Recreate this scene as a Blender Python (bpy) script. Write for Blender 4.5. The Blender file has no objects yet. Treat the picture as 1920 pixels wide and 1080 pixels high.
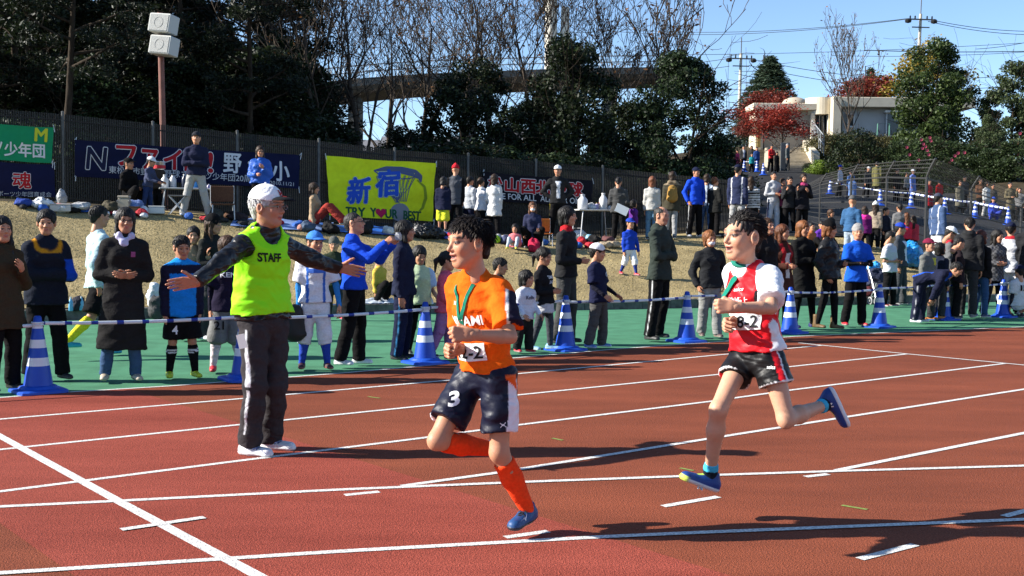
import bpy, bmesh, math, random, os
import numpy as np
from mathutils import Vector, Matrix, Euler
from mathutils.bvhtree import BVHTree

# ------------------------------------------------------------------ camera, sky, sun
scene = bpy.context.scene
COL = scene.collection
rad = math.radians
FPX, PIT, ROL, EYE = 2151.0, rad(2.932), rad(0.545), 1.479      # focal length in photo pixels, pitch, roll, eye height
cam_data = bpy.data.cameras.new('camera')
cam = bpy.data.objects.new('camera', cam_data)
COL.objects.link(cam)
cam_data.sensor_width = 36.0
cam_data.lens = FPX / 1920 * 36
cam_data.clip_start = 0.05
cam_data.clip_end = 3000
CAMR = Matrix.Rotation(math.pi / 2 - PIT, 3, 'X') @ Matrix.Rotation(ROL, 3, 'Z')
cam.matrix_world = Matrix.Translation((0, 0, EYE)) @ CAMR.to_4x4()
scene.camera = cam

SUN_EL, SUN_AZ = rad(28.5), rad(4.5)                # shadows fall to the right and slightly away
to_sun = Vector((-math.cos(SUN_AZ) * math.cos(SUN_EL), -math.sin(SUN_AZ) * math.cos(SUN_EL), math.sin(SUN_EL)))
world = bpy.data.worlds.new('World')
scene.world = world
world.use_nodes = True
wn = world.node_tree.nodes
wn.clear()
sky = wn.new('ShaderNodeTexSky')
sky.sky_type = 'NISHITA'
sky.sun_disc = False
sky.sun_elevation = SUN_EL
sky.sun_rotation = math.atan2(to_sun.x, to_sun.y)
sky.altitude = 500
sky.air_density = 0.8
sky.dust_density = 0.0
sky.ozone_density = 3.0
bg = wn.new('ShaderNodeBackground')
bg.inputs['Strength'].default_value = 0.096
wo = wn.new('ShaderNodeOutputWorld')
world.node_tree.links.new(sky.outputs[0], bg.inputs[0])
world.node_tree.links.new(bg.outputs[0], wo.inputs[0])
sun_data = bpy.data.lights.new('sun', 'SUN')
sun_data.energy = 5.0
sun_data.angle = rad(0.5)
sun_data.color = (1.0, 0.95, 0.87)
sun = bpy.data.objects.new('sun', sun_data)
COL.objects.link(sun)
sun.rotation_euler = to_sun.to_track_quat('Z', 'Y').to_euler()
scene.view_settings.view_transform = 'Standard'
scene.view_settings.look = 'None'
scene.view_settings.exposure = 1.2
scene.view_settings.gamma = 1.0
scene.view_settings.use_curve_mapping = False
scene.render.engine = 'CYCLES'
scene.cycles.max_bounces = 5
scene.cycles.diffuse_bounces = 1
scene.cycles.glossy_bounces = 2
scene.cycles.transmission_bounces = 3
scene.cycles.caustics_reflective = False
scene.cycles.caustics_refractive = False
rng = np.random.default_rng(7)
R = random.Random(11)

# ------------------------------------------------------------------ pixels to rays and points
CM = np.array(CAMR)
def ray(px, py):
    v = CM @ np.array([px - 960.0, 540.0 - py, -FPX])
    return v / v[1]                                   # unit step in world Y
def at(px, py, d):                                    # the point on that ray at distance Y = d
    v = ray(px, py) * d
    return np.array([v[0], v[1], EYE + v[2]])
def flat(px, py, z=0.0):
    v = ray(px, py)
    t = (z - EYE) / v[2]
    return np.array([v[0] * t, v[1] * t, z])
def ppm(d): return FPX / d                            # photo pixels per metre

# ------------------------------------------------------------------ terrain
def yk(x): return 20.6 + 0.41 * x                     # kerb line
def yc(x): return 26.2 + 0.47 * x                     # crest of the grass bank
def yf(x): return 29.7 + 0.52 * x                     # dark picket fence
CX = np.array([-40, -16, -9.6, -6.9, -4, -1.5, .5, 3.07, 5.2, 9.5, 12, 15, 20, 40.])
CZ = np.array([2.4, 2.2, 1.9, 1.72, 1.5, 1.35, 1.2, 1.25, 1.3, 1.33, 1.1, .75, .5, .5])
def crest(x): return np.interp(x, CX, CZ)
_ctrl = []
for px, py, d in [(1370, 322, 72), (1300, 330, 72), (1745, 392, 65), (1800, 402, 51), (1840, 405, 49), (1890, 420, 52), (1575, 366, 60),
                  (1450, 328, 68), (1480, 320, 75), (1500, 276, 87), (1420, 276, 87), (1660, 298, 83), (1850, 335, 62), (1930, 335, 66),
                  (1730, 320, 66), (1700, 285, 90), (1900, 300, 90), (1400, 402, 40), (1460, 415, 34), (1640, 395, 46), (1500, 372, 52),
                  (1660, 355, 66), (1890, 452, 40)]:
    _ctrl.append(at(px, py, d))
for x, y, z in [(-25, 40, 2.6), (-25, 80, 4), (-8, 45, 2.0), (0, 50, 2.0), (-6, 90, 3.5), (6, 52, 2.2), (10, 90, 7), (60, 40, .8), (70, 90, 6),
                (50, 60, 2.0), (-60, 60, 4), (0, 140, 6), (60, 140, 9), (-60, 140, 6), (9.5, 33, 1.45), (12, 34, 1.2), (5.2, 34, 1.5), (-9, 28, 1.95), (0, 34, 1.3)]:
    _ctrl.append(np.array([x, y, z]))
_ctrl = np.array(_ctrl)
def _tps(r): return np.where(r > 0, r * r * np.log(r + 1e-9), 0)
_n = len(_ctrl)
_A = np.zeros((_n + 3, _n + 3))
_A[:_n, :_n] = _tps(np.hypot(_ctrl[:, None, 0] - _ctrl[None, :, 0], _ctrl[:, None, 1] - _ctrl[None, :, 1])) + np.eye(_n) * 6
_A[:_n, _n] = 1; _A[:_n, _n + 1:] = _ctrl[:, :2]
_A[_n, :_n] = 1; _A[_n + 1:, :_n] = _ctrl[:, :2].T
_W = np.linalg.solve(_A, np.r_[_ctrl[:, 2], 0, 0, 0])
def far_z(x, y):
    x, y = np.broadcast_arrays(np.asarray(x, float), np.asarray(y, float))
    r = np.hypot(x[..., None] - _ctrl[:, 0], y[..., None] - _ctrl[:, 1])
    z = _tps(r) @ _W[:_n] + _W[_n] + _W[_n + 1] * x + _W[_n + 2] * y
    return np.clip(z, 0.2, 10)
def terrain(x, y):
    x = np.asarray(x, float); y = np.asarray(y, float)
    k, c = yk(x), yc(x)
    t = np.clip((y - k) / (c - k), 0, 1)
    t = t * 0.75 + 0.25 * (3 * t * t - 2 * t ** 3)
    z = 0.15 + (crest(x) - 0.15) * t
    z = z + 0.03 * np.sin(x * 1.3 + y * .7) * np.sin(y * 1.1 - x * .4) * t
    b = np.clip((y - c - 1.0) / 5.0, 0, 1); b = b * b * (3 - 2 * b)
    z = z * (1 - b) + far_z(x, y) * b
    return np.where(y < k, 0.0, z)
def hit(px, py, dmax=140):                            # where the ray through a pixel meets the ground
    v = ray(px, py)
    d = np.arange(3.0, dmax, .05)
    z = EYE + v[2] * d - terrain(v[0] * d, d)
    i = np.argmax(z < 0)
    if z[i] >= 0: i = len(d) - 1
    return np.array([v[0] * d[i], d[i], float(terrain(v[0] * d[i], d[i]))])
def ground(px, d):                                    # ground point below a pixel column at distance d
    x = ray(px, 430)[0] * d
    return np.array([x, d, float(terrain(x, d))])

# ------------------------------------------------------------------ materials (all procedural)
MATS = {}
def mat(name, col=(.5, .5, .5), rough=.8, spec=.3, attr=False, noise=0.0, nscale=20., bump=0.0, bscale=60., metal=0.0, sss=0.0, detail=4, tint=None,
        emit=None, alpha=None, bdist=.02, stretch=None, sheen=0.0, coat=0.0, fold=0.0, fscale=9.):
    if name in MATS: return MATS[name]
    m = bpy.data.materials.new(name); MATS[name] = m
    m.use_nodes = True
    N, Lk = m.node_tree.nodes, m.node_tree.links
    p = N['Principled BSDF']
    p.inputs['Roughness'].default_value = rough
    p.inputs['Specular IOR Level'].default_value = spec
    p.inputs['Metallic'].default_value = metal
    if sheen: p.inputs['Sheen Weight'].default_value = sheen
    if coat: p.inputs['Coat Weight'].default_value = coat
    if sss:
        p.inputs['Subsurface Weight'].default_value = sss
        p.inputs['Subsurface Radius'].default_value = (.012, .005, .003)
        p.inputs['Subsurface Scale'].default_value = 1.0
    src = None
    if attr:
        a = N.new('ShaderNodeAttribute'); a.attribute_name = 'Col'; src = a.outputs['Color']
    else:
        p.inputs['Base Color'].default_value = (*col, 1)
    tc = N.new('ShaderNodeTexCoord')
    vec = tc.outputs['Object']
    if stretch:
        mp = N.new('ShaderNodeMapping'); mp.inputs['Scale'].default_value = stretch
        Lk.new(vec, mp.inputs['Vector']); vec = mp.outputs[0]
    if noise > 0:
        nz = N.new('ShaderNodeTexNoise'); nz.inputs['Scale'].default_value = nscale; nz.inputs['Detail'].default_value = detail
        Lk.new(vec, nz.inputs['Vector'])
        mr = N.new('ShaderNodeMapRange')
        mr.inputs['From Min'].default_value = .3; mr.inputs['From Max'].default_value = .7
        mr.inputs['To Min'].default_value = 1 - noise; mr.inputs['To Max'].default_value = 1 + noise
        Lk.new(nz.outputs['Fac'], mr.inputs['Value'])
        mx = N.new('ShaderNodeVectorMath'); mx.operation = 'SCALE'
        if src is None:
            rgb = N.new('ShaderNodeRGB'); rgb.outputs[0].default_value = (*col, 1); src = rgb.outputs[0]
        Lk.new(src, mx.inputs[0]); Lk.new(mr.outputs[0], mx.inputs['Scale'])
        src = mx.outputs[0]
    if src is not None: Lk.new(src, p.inputs['Base Color'])
    if bump > 0:
        bz = N.new('ShaderNodeTexNoise'); bz.inputs['Scale'].default_value = bscale; bz.inputs['Detail'].default_value = 3
        Lk.new(vec, bz.inputs['Vector'])
        bm = N.new('ShaderNodeBump'); bm.inputs['Strength'].default_value = bump; bm.inputs['Distance'].default_value = bdist
        Lk.new(bz.outputs['Fac'], bm.inputs['Height']); Lk.new(bm.outputs[0], p.inputs['Normal'])
    if fold > 0:
        fz = N.new('ShaderNodeTexNoise'); fz.inputs['Scale'].default_value = fscale; fz.inputs['Detail'].default_value = 1.2; fz.inputs['Distortion'].default_value = 1.1
        fm = N.new('ShaderNodeMapping'); fm.inputs['Scale'].default_value = (1, 1, 1.9); Lk.new(tc.outputs['Object'], fm.inputs[0]); Lk.new(fm.outputs[0], fz.inputs['Vector'])
        fb = N.new('ShaderNodeBump'); fb.inputs['Strength'].default_value = fold; fb.inputs['Distance'].default_value = .06
        Lk.new(fz.outputs['Fac'], fb.inputs['Height'])
        if bump > 0: Lk.new(bm.outputs[0], fb.inputs['Normal'])
        Lk.new(fb.outputs[0], p.inputs['Normal'])
    if alpha is not None: p.inputs['Alpha'].default_value = alpha
    return m
def track_mat(name, c1, c2, speck):
    m = bpy.data.materials.new(name); m.use_nodes = True
    N, Lk = m.node_tree.nodes, m.node_tree.links
    p = N['Principled BSDF']; p.inputs['Roughness'].default_value = .9; p.inputs['Specular IOR Level'].default_value = .12
    tc = N.new('ShaderNodeTexCoord')
    n1 = N.new('ShaderNodeTexNoise'); n1.inputs['Scale'].default_value = .9; n1.inputs['Detail'].default_value = 6; n1.inputs['Roughness'].default_value = .65
    mp = N.new('ShaderNodeMapping'); mp.inputs['Rotation'].default_value = (0, 0, rad(-38)); mp.inputs['Scale'].default_value = (.45, 1.6, 1)
    Lk.new(tc.outputs['Object'], mp.inputs[0]); Lk.new(mp.outputs[0], n1.inputs['Vector'])
    r1 = N.new('ShaderNodeValToRGB')
    r1.color_ramp.elements[0].position = .34; r1.color_ramp.elements[0].color = (*c1, 1)
    r1.color_ramp.elements[1].position = .66; r1.color_ramp.elements[1].color = (*c2, 1)
    Lk.new(n1.outputs['Fac'], r1.inputs[0])
    v = N.new('ShaderNodeTexVoronoi'); v.inputs['Scale'].default_value = 150; Lk.new(tc.outputs['Object'], v.inputs['Vector'])
    v2 = N.new('ShaderNodeTexNoise'); v2.inputs['Scale'].default_value = 105; v2.inputs['Detail'].default_value = 5; Lk.new(tc.outputs['Object'], v2.inputs['Vector'])
    mr = N.new('ShaderNodeMapRange'); mr.inputs['From Min'].default_value = .25; mr.inputs['From Max'].default_value = .75
    mr.inputs['To Min'].default_value = 1 - speck; mr.inputs['To Max'].default_value = 1 + speck
    Lk.new(v2.outputs['Fac'], mr.inputs['Value'])
    sc = N.new('ShaderNodeVectorMath'); sc.operation = 'SCALE'; Lk.new(r1.outputs[0], sc.inputs[0]); Lk.new(mr.outputs[0], sc.inputs['Scale'])
    Lk.new(sc.outputs[0], p.inputs['Base Color'])
    ad = N.new('ShaderNodeMath'); ad.operation = 'ADD'; Lk.new(v.outputs['Distance'], ad.inputs[0]); Lk.new(v2.outputs['Fac'], ad.inputs[1])
    b = N.new('ShaderNodeBump'); b.inputs['Strength'].default_value = .5; b.inputs['Distance'].default_value = .007
    Lk.new(ad.outputs[0], b.inputs['Height']); Lk.new(b.outputs[0], p.inputs['Normal'])
    return m

# ------------------------------------------------------------------ objects
def tag(o, label=None, cat=None, group=None, kind=None):
    if label: o['label'] = label
    if cat: o['category'] = cat
    if group: o['group'] = group
    if kind: o['kind'] = kind
    return o
def link(o, parent=None):
    COL.objects.link(o)
    if parent is not None: o.parent = parent
    return o
def empty(name, loc=(0, 0, 0), rz=0.0, label=None, cat=None, group=None):
    o = bpy.data.objects.new(name, None); link(o)
    o.empty_display_size = .2
    o.location = tuple(float(v) for v in loc); o.rotation_euler = (0, 0, rz)
    return tag(o, label, cat, group)
def fast_mesh(name, V, F, cols=None, smooth=False):
    """V (n,3); F: array (m,4) or (m,3), or a list of index lists; cols (n,3) linear colours per vertex."""
    me = bpy.data.meshes.new(name)
    V = np.asarray(V, np.float32)
    if isinstance(F, np.ndarray):
        F = F.astype(np.int32)
        me.vertices.add(len(V)); me.vertices.foreach_set('co', V.ravel())
        k = F.shape[1] if F.ndim == 2 else 4
        me.loops.add(F.size); me.loops.foreach_set('vertex_index', F.ravel())
        me.polygons.add(len(F)); me.polygons.foreach_set('loop_start', np.arange(len(F), dtype=np.int32) * k)
        try: me.polygons.foreach_set('loop_total', np.full(len(F), k, np.int32))
        except Exception: pass
    else:
        me.from_pydata(V.tolist(), [], F)
    if cols is not None:
        at_ = me.color_attributes.new('Col', 'FLOAT_COLOR', 'POINT')
        c = np.ones((len(V), 4), np.float32); c[:, :3] = cols
        at_.data.foreach_set('color', c.ravel())
    if smooth: me.polygons.foreach_set('use_smooth', np.ones(len(me.polygons), bool))
    me.update(calc_edges=True)
    return me
def mobj(name, V, F, material, parent=None, cols=None, smooth=False, loc=None):
    me = fast_mesh(name, V, F, cols, smooth)
    if material is not None: me.materials.append(material)
    o = bpy.data.objects.new(name, me); link(o, parent)
    if loc is not None: o.location = tuple(float(v) for v in loc)
    return o
class MB:
    """Collects boxes, tubes and lathes into one mesh."""
    def __init__(s): s.V, s.F, s.C = [], [], []
    def add(s, V, F, c=None):
        o = len(s.V); s.V += [tuple(map(float, v)) for v in V]; s.F += [[i + o for i in f] for f in F]
        s.C += [c or (.5, .5, .5)] * len(V)
        return s
    def box(s, c, size, rz=0.0, col=None, M=None, bevel=0.0):
        hx, hy, hz = [v / 2 for v in size]
        if bevel > 0:
            b = min(bevel, hx * .9, hy * .9, hz * .9)
            rings = [(hx - b, hy - b, -hz), (hx, hy, b - hz), (hx, hy, hz - b), (hx - b, hy - b, hz)]
            V = []
            for ex, ey, ez in rings: V += [(-ex, -ey, ez), (ex, -ey, ez), (ex, ey, ez), (-ex, ey, ez)]
            F = [[3, 2, 1, 0]]
            for r in range(3):
                for k in range(4): F.append([r * 4 + k, r * 4 + (k + 1) % 4, r * 4 + 4 + (k + 1) % 4, r * 4 + 4 + k])
            F.append([12, 13, 14, 15])
        else:
            V = [(x, y, z) for z in (-hz, hz) for x, y in ((-hx, -hy), (hx, -hy), (hx, hy), (-hx, hy))]
            F = [[3, 2, 1, 0], [4, 5, 6, 7], [0, 1, 5, 4], [1, 2, 6, 5], [2, 3, 7, 6], [3, 0, 4, 7]]
        cs, sn = math.cos(rz), math.sin(rz)
        V = [(x * cs - y * sn, x * sn + y * cs, z) for x, y, z in V]
        if M is not None: V = [tuple(M @ Vector(v)) for v in V]
        return s.add([(x + c[0], y + c[1], z + c[2]) for x, y, z in V], F, col)
    def tube(s, pts, radii, n=8, col=None, cap=True, cols=None):
        pts = [np.asarray(p, float) for p in pts]
        if not hasattr(radii, '__len__'): radii = [radii] * len(pts)
        V, F = [], []
        prev = None
        for i, p in enumerate(pts):
            t = pts[min(i + 1, len(pts) - 1)] - pts[max(i - 1, 0)]
            t = t / (np.linalg.norm(t) + 1e-9)
            if prev is None:
                a = np.array([1, 0, 0.]) if abs(t[0]) < .8 else np.array([0, 1., 0])
            else: a = prev
            u = a - t * (a @ t); u /= np.linalg.norm(u) + 1e-9
            w = np.cross(t, u); prev = u
            for k in range(n):
                an = 2 * math.pi * k / n
                V.append(p + radii[i] * (math.cos(an) * u + math.sin(an) * w))
        for i in range(len(pts) - 1):
            for k in range(n):
                F.append([i * n + k, i * n + (k + 1) % n, (i + 1) * n + (k + 1) % n, (i + 1) * n + k])
        if cap:
            F.append(list(range(n - 1, -1, -1))); F.append([(len(pts) - 1) * n + k for k in range(n)])
        o = len(s.V)
        s.add(V, F, col)
        if cols is not None:
            for i in range(len(pts)):
                for k in range(n): s.C[o + i * n + k] = cols[i]
        return s
    def lathe(s, prof, n=20, col=None, cols=None, origin=(0, 0, 0), cap=True):
        o = len(s.V); V, F = [], []
        for r, z in prof:
            for k in range(n):
                a = 2 * math.pi * k / n
                V.append((origin[0] + r * math.cos(a), origin[1] + r * math.sin(a), origin[2] + z))
        m = len(prof)
        for i in range(m - 1):
            for k in range(n): F.append([i * n + k, i * n + (k + 1) % n, (i + 1) * n + (k + 1) % n, (i + 1) * n + k])
        if cap:
            F.append(list(range(n - 1, -1, -1))); F.append([(m - 1) * n + k for k in range(n)])
        s.add(V, F, col)
        if cols is not None:
            for i in range(m):
                for k in range(n): s.C[o + i * n + k] = cols[i]
        return s
    def quad(s, a, b, c, d, col=None): return s.add([a, b, c, d], [[0, 1, 2, 3]], col)
    def build(s, name, material, parent=None, loc=None, smooth=False, colors=False):
        o = mobj(name, s.V, s.F, material, parent, s.C if colors else None, smooth, loc)
        return o
def copy_tree(o, parent=None):
    c = o.copy(); COL.objects.link(c); c.parent = parent
    for ch in o.children: copy_tree(ch, c)
    return c
# ================================================================== THE SETTING
M_line = mat('line_paint', (.60, .585, .55), .9, .1, noise=.42, nscale=75, detail=6, bump=.6, bscale=110, bdist=.01)
M_track = track_mat('track_rubber_brown', (.155, .041, .020), (.235, .062, .030), .55)
M_track_new = track_mat('track_rubber_red', (.205, .040, .025), (.290, .062, .040), .6)
M_green = mat('green_rubber', (.066, .200, .112), .88, .12, noise=.20, nscale=3, detail=10, bump=.4, bscale=90, bdist=.008)
M_kerb = mat('kerb_concrete', (.13, .125, .11), .9, .2, noise=.4, nscale=9, bump=.6, bscale=30)
M_asph = mat('asphalt', (.021, .021, .022), .92, .2, noise=.2, nscale=3, bump=.4, bscale=60)  # tree shade over the road is put into this near-black tone
M_soil = mat('woodland_soil', (.05, .04, .025), .95, .1, noise=.4, nscale=2, bump=.6, bscale=8, bdist=.05)

def sheet(name, pts, z, m, parent=None):
    return mobj(name, [(p[0], p[1], z) for p in pts], [list(range(len(pts)))], m, parent)
tag(sheet('ground', [(-1500, -300), (1500, -300), (1500, 2500), (-1500, 2500)], -.06, M_soil), kind='structure')
edge_px = [(0, 746), (123, 736), (320, 724), (640, 700), (992, 669), (1171, 653.5), (1491, 631), (1920, 613)]
edge = [flat(*p)[:2] for p in edge_px]
e0 = edge[0] + (edge[0] - edge[2]) * 6
e1 = edge[-1] + (edge[-1] - edge[-3]) * 6
edge = [e0] + edge + [e1]
tag(sheet('running_track', [(-45, -20), (60, -20)] + edge[::-1] , 0.0, M_track), kind='structure')
kx = np.linspace(-30, 45, 60)
tag(sheet('green_apron', list(edge) + [(x, yk(x) + .02) for x in kx[::-1]], 0.002, M_green), kind='structure')
def px_line(a, b, w, z, u=1.0, v=0.0):
    a, b = flat(*a), flat(*b)
    t = (b - a) / np.linalg.norm(b - a); n = np.array([-t[1], t[0], 0]) * w / 2
    return [(a + n)[:2], (a - n)[:2], (b - n)[:2], (b + n)[:2]]
def ext(a, b, s0, s1):          # lengthen a pixel line on the ground
    A, B = flat(*a)[:2], flat(*b)[:2]; t = (B - A) / np.linalg.norm(B - A)
    return A - t * s0, B + t * s1
# the newer red rubber between two joints parallel to the finish line
pl0, pl1 = ext((0, 981.5), (120, 1066), 9, 5)
pr0, pr1 = ext((563, 829), (1370, 1080), 4.2, 5)
def edge_cut(p, q):            # where the line p-q crosses the edge of the track
    for i in range(len(edge) - 1):
        A, Bv = edge[i], edge[i + 1]
        M2 = np.array([q - p, A - Bv]).T
        u = np.linalg.solve(M2, A - p)
        if 0 <= u[1] <= 1: return p + (q - p) * u[0]
pl0, pr0 = edge_cut(pl0, pl1), edge_cut(pr0, pr1)
tag(sheet('red_rubber_strip', [pl0, pl1, pr1, pr0], 0.0015, M_track_new), kind='structure')
tgroup = 'white lines painted on the running track'
def line_obj(pts, w=.052, z=.0035, cat='lane line'):
    """polyline of photo pixels on the ground -> painted strip"""
    P = [flat(*p)[:2] if len(p) == 2 and not isinstance(p, np.ndarray) else p for p in pts]
    V, F = [], []
    for i, p in enumerate(P):
        t = P[min(i + 1, len(P) - 1)] - P[max(0, i - 1)]; t = t / np.linalg.norm(t); n = np.array([-t[1], t[0]]) * w / 2
        V += [(*(p + n), z), (*(p - n), z)]
    for i in range(len(P) - 1): F.append([2 * i, 2 * i + 1, 2 * i + 3, 2 * i + 2])
    o = mobj('track_line', V, F, M_line)
    return tag(o, kind='structure')
def prolong(pts, s=6.0):
    a = [flat(*p)[:2] for p in pts]
    t = a[0] - a[1]; return [a[0] + t / np.linalg.norm(t) * s] + a
line_obj(prolong([(0, 786.6), (441.6, 748.9), (839.5, 713.5), (1363, 664.4), (1540, 648)]))
line_obj(prolong([(0, 843.6), (440, 797.8), (806, 760.3), (972, 741), (1352, 702), (1702, 664)]))
line_obj(prolong([(0, 922.4), (457, 863.6), (783, 823), (967, 798), (1333, 753), (1484, 731.7), (1885, 681.8)]))
e_ = flat(1920, 730.3)[:2]; e2_ = e_ + (e_ - flat(1558, 786.9)[:2]) * 1.5
line_obj([(753, 912), (926, 888), (1320.6, 824.5), (1558, 786.9), e_, e2_])
e_ = flat(1920, 812.6)[:2]; e2_ = e_ + (e_ - flat(1568, 882.6)[:2]) * 3
line_obj([(1568.5, 882.6), e_, e2_])
line_obj(prolong([(0, 951), (207.6, 941), (640, 919), (990, 904.4), (1317, 892.5), (1600, 883.3), (1920, 874.2), (2250, 866)], 4), z=.0045)
line_obj(prolong([(0, 1075.8), (404.6, 1050), (640, 1035), (1133, 1007.6), (1303, 1000), (1920, 975), (2250, 963)], 3), z=.0045)
fa, fb = ext((0, 817.9), (485.6, 1080), 1.62, 2.2)
line_obj([fa, flat(225, 942.8)[:2], fb], w=.062, z=.0055)
line_obj([(227, 995), (383.5, 971.7)], z=.0065)
for a, b in [((646, 929), (711, 922.5)), ((947, 1008.4), (1028, 996.8)), ((1243, 950), (1347, 932)), ((1510, 894.5), (1553, 889.5)), ((1882.5, 968.8), (1990, 941)), ((1611.7, 1049), (1716, 1022))]:
    line_obj([a, b], w=.05, z=.0030)
line_obj([(1498, 643.4), (1700, 664), (1920, 685), (2200, 712)], z=.0045)
line_obj([np.asarray(p) for p in edge], w=.045, z=.0032)
M_gmark = mat('green_mark', (.17, .22, .05), .9, noise=.4, nscale=60)
for a, b in [((1035, 822), (1055, 826)), ((1275, 878), (1300, 883)), ((1578, 948), (1626, 956)), ((690, 744), (712, 747)), ((1578, 635), (1592, 636))]:
    A, B = flat(*a)[:2], flat(*b)[:2]
    o = line_obj([A, B], w=.03, z=.0028); o.name = 'track_mark'; o.data.materials[0] = M_gmark

# kerb stones in front of the grass bank: each stone a part
kerb = empty('kerb'); tag(kerb, kind='structure')
kd = np.array([1, .41]) / math.hypot(1, .41); kang = math.atan2(.41, 1)
base = MB().box((0, 0, .075), (.594, .16, .19), bevel=.012)
kme = fast_mesh('kerb_stone', base.V, base.F); kme.materials.append(M_kerb)
s = -17.0
while s < 19:
    c = np.array([0, 20.6]) + kd * s
    o = bpy.data.objects.new('kerb_stone', kme); link(o, kerb); o.location = (c[0], c[1] + .09, R.uniform(-.012, .008)); o.rotation_euler = (0, 0, kang + R.uniform(-.006, .006))
    s += .604
# terrain
def grid_terrain(name, xs, ts, ylo, yhi, m, dz=0.0):
    X = np.repeat(xs[:, None], len(ts), 1); Y = ylo(X) + (yhi(X) - ylo(X)) * ts[None, :]
    Z = terrain(X, Y) + dz
    V = np.stack([X, Y, Z], -1).reshape(-1, 3)
    n, k = len(xs), len(ts)
    i = (np.arange(n - 1)[:, None] * k + np.arange(k - 1)[None, :]).ravel()
    F = np.stack([i, i + k, i + k + 1, i + 1], 1)
    return mobj(name, V, F, m, smooth=True)
M_grass = mat('dry_grass', (.32, .25, .125), .95, .08, noise=.28, nscale=1.1, detail=9, bump=.4, bscale=26, bdist=.04)
tag(grid_terrain('grass_bank', np.linspace(-32, 46, 160), np.linspace(0, 1, 40), lambda x: yk(x) + .16, lambda x: yf(x) + .6, M_grass), kind='structure')
tag(grid_terrain('hillside', np.linspace(-90, 110, 140), np.linspace(0, 1, 90) ** 1.2, lambda x: yf(x) + .55, lambda x: x * 0 + 190, M_soil), kind='structure')
# asphalt road behind the wire fence, following the ground
def inside(poly, x, y):
    r = np.zeros(x.shape, bool); j = len(poly) - 1
    for i in range(len(poly)):
        xi, yi = poly[i]; xj, yj = poly[j]
        r ^= ((yi > y) != (yj > y)) & (x < (xj - xi) * (y - yi) / (yj - yi + 1e-12) + xi); j = i
    return r
rp = [ground(p, d)[:2] for p, d in [(1345, 30.6), (1450, 30.2), (1530, 33.4), (1600, 31.5), (1735, 28.8), (1790, 29.8), (1960, 35), (2060, 42), (2030, 62), (1860, 55), (1790, 60), (1725, 68), (1560, 71), (1525, 76), (1345, 78), (1330, 60)]]
gx, gy = np.arange(3, 40, .5), np.arange(27, 82, .5)
X, Y = np.meshgrid(gx, gy, indexing='ij')
cx, cy = X[:-1, :-1] + .25, Y[:-1, :-1] + .25
ins = inside(rp, cx, cy)
idx = np.arange(X.size).reshape(X.shape)
F = np.stack([idx[:-1, :-1][ins], idx[1:, :-1][ins], idx[1:, 1:][ins], idx[:-1, 1:][ins]], 1)
tag(mobj('road', np.stack([X, Y, terrain(X, Y) + .05], -1).reshape(-1, 3), F, M_asph, smooth=True), kind='structure')
# dry turf standing out of the bank
def blades(name, n, xr, ylo, yhi, h, w, c0, c1, m):
    x = rng.uniform(xr[0], xr[1], n); t = rng.uniform(0, 1, n); y = ylo(x) + (yhi(x) - ylo(x)) * t
    z = terrain(x, y) - .004
    a = rng.uniform(0, 2 * math.pi, n); hh = h * rng.uniform(.4, 1.3, n); ww = w * rng.uniform(.6, 1.4, n)
    lean = rng.normal(0, .5, (n, 2)) * hh[:, None]
    V = np.empty((n, 3, 3)); dx, dy = np.cos(a) * ww, np.sin(a) * ww
    V[:, 0] = np.stack([x - dx, y - dy, z], 1); V[:, 1] = np.stack([x + dx, y + dy, z], 1)
    V[:, 2] = np.stack([x + lean[:, 0], y + lean[:, 1], z + hh], 1)
    k = np.clip(.5 + .35 * np.sin(x * 2.1 + np.sin(y * 1.7) * 2) * np.sin(y * 1.9 + x) + rng.normal(0, .25, n), 0, 1)[:, None]
    c = np.repeat(np.array(c0) * (1 - k) + np.array(c1) * k, 3, 0)
    return tag(mobj(name, V.reshape(-1, 3), np.arange(n * 3).reshape(n, 3), m, cols=c), kind='stuff')
M_blade = mat('grass_blade', attr=True, rough=.9, spec=.1)
tag(blades('dry_turf', 110000, (-13, 14.5), lambda x: yk(x) + .18, lambda x: yc(x) + 1.2, .027, .008, (.385, .305, .155), (.29, .225, .108), M_blade),
    'short dry yellow turf covering the spectator bank', 'grass')

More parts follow.
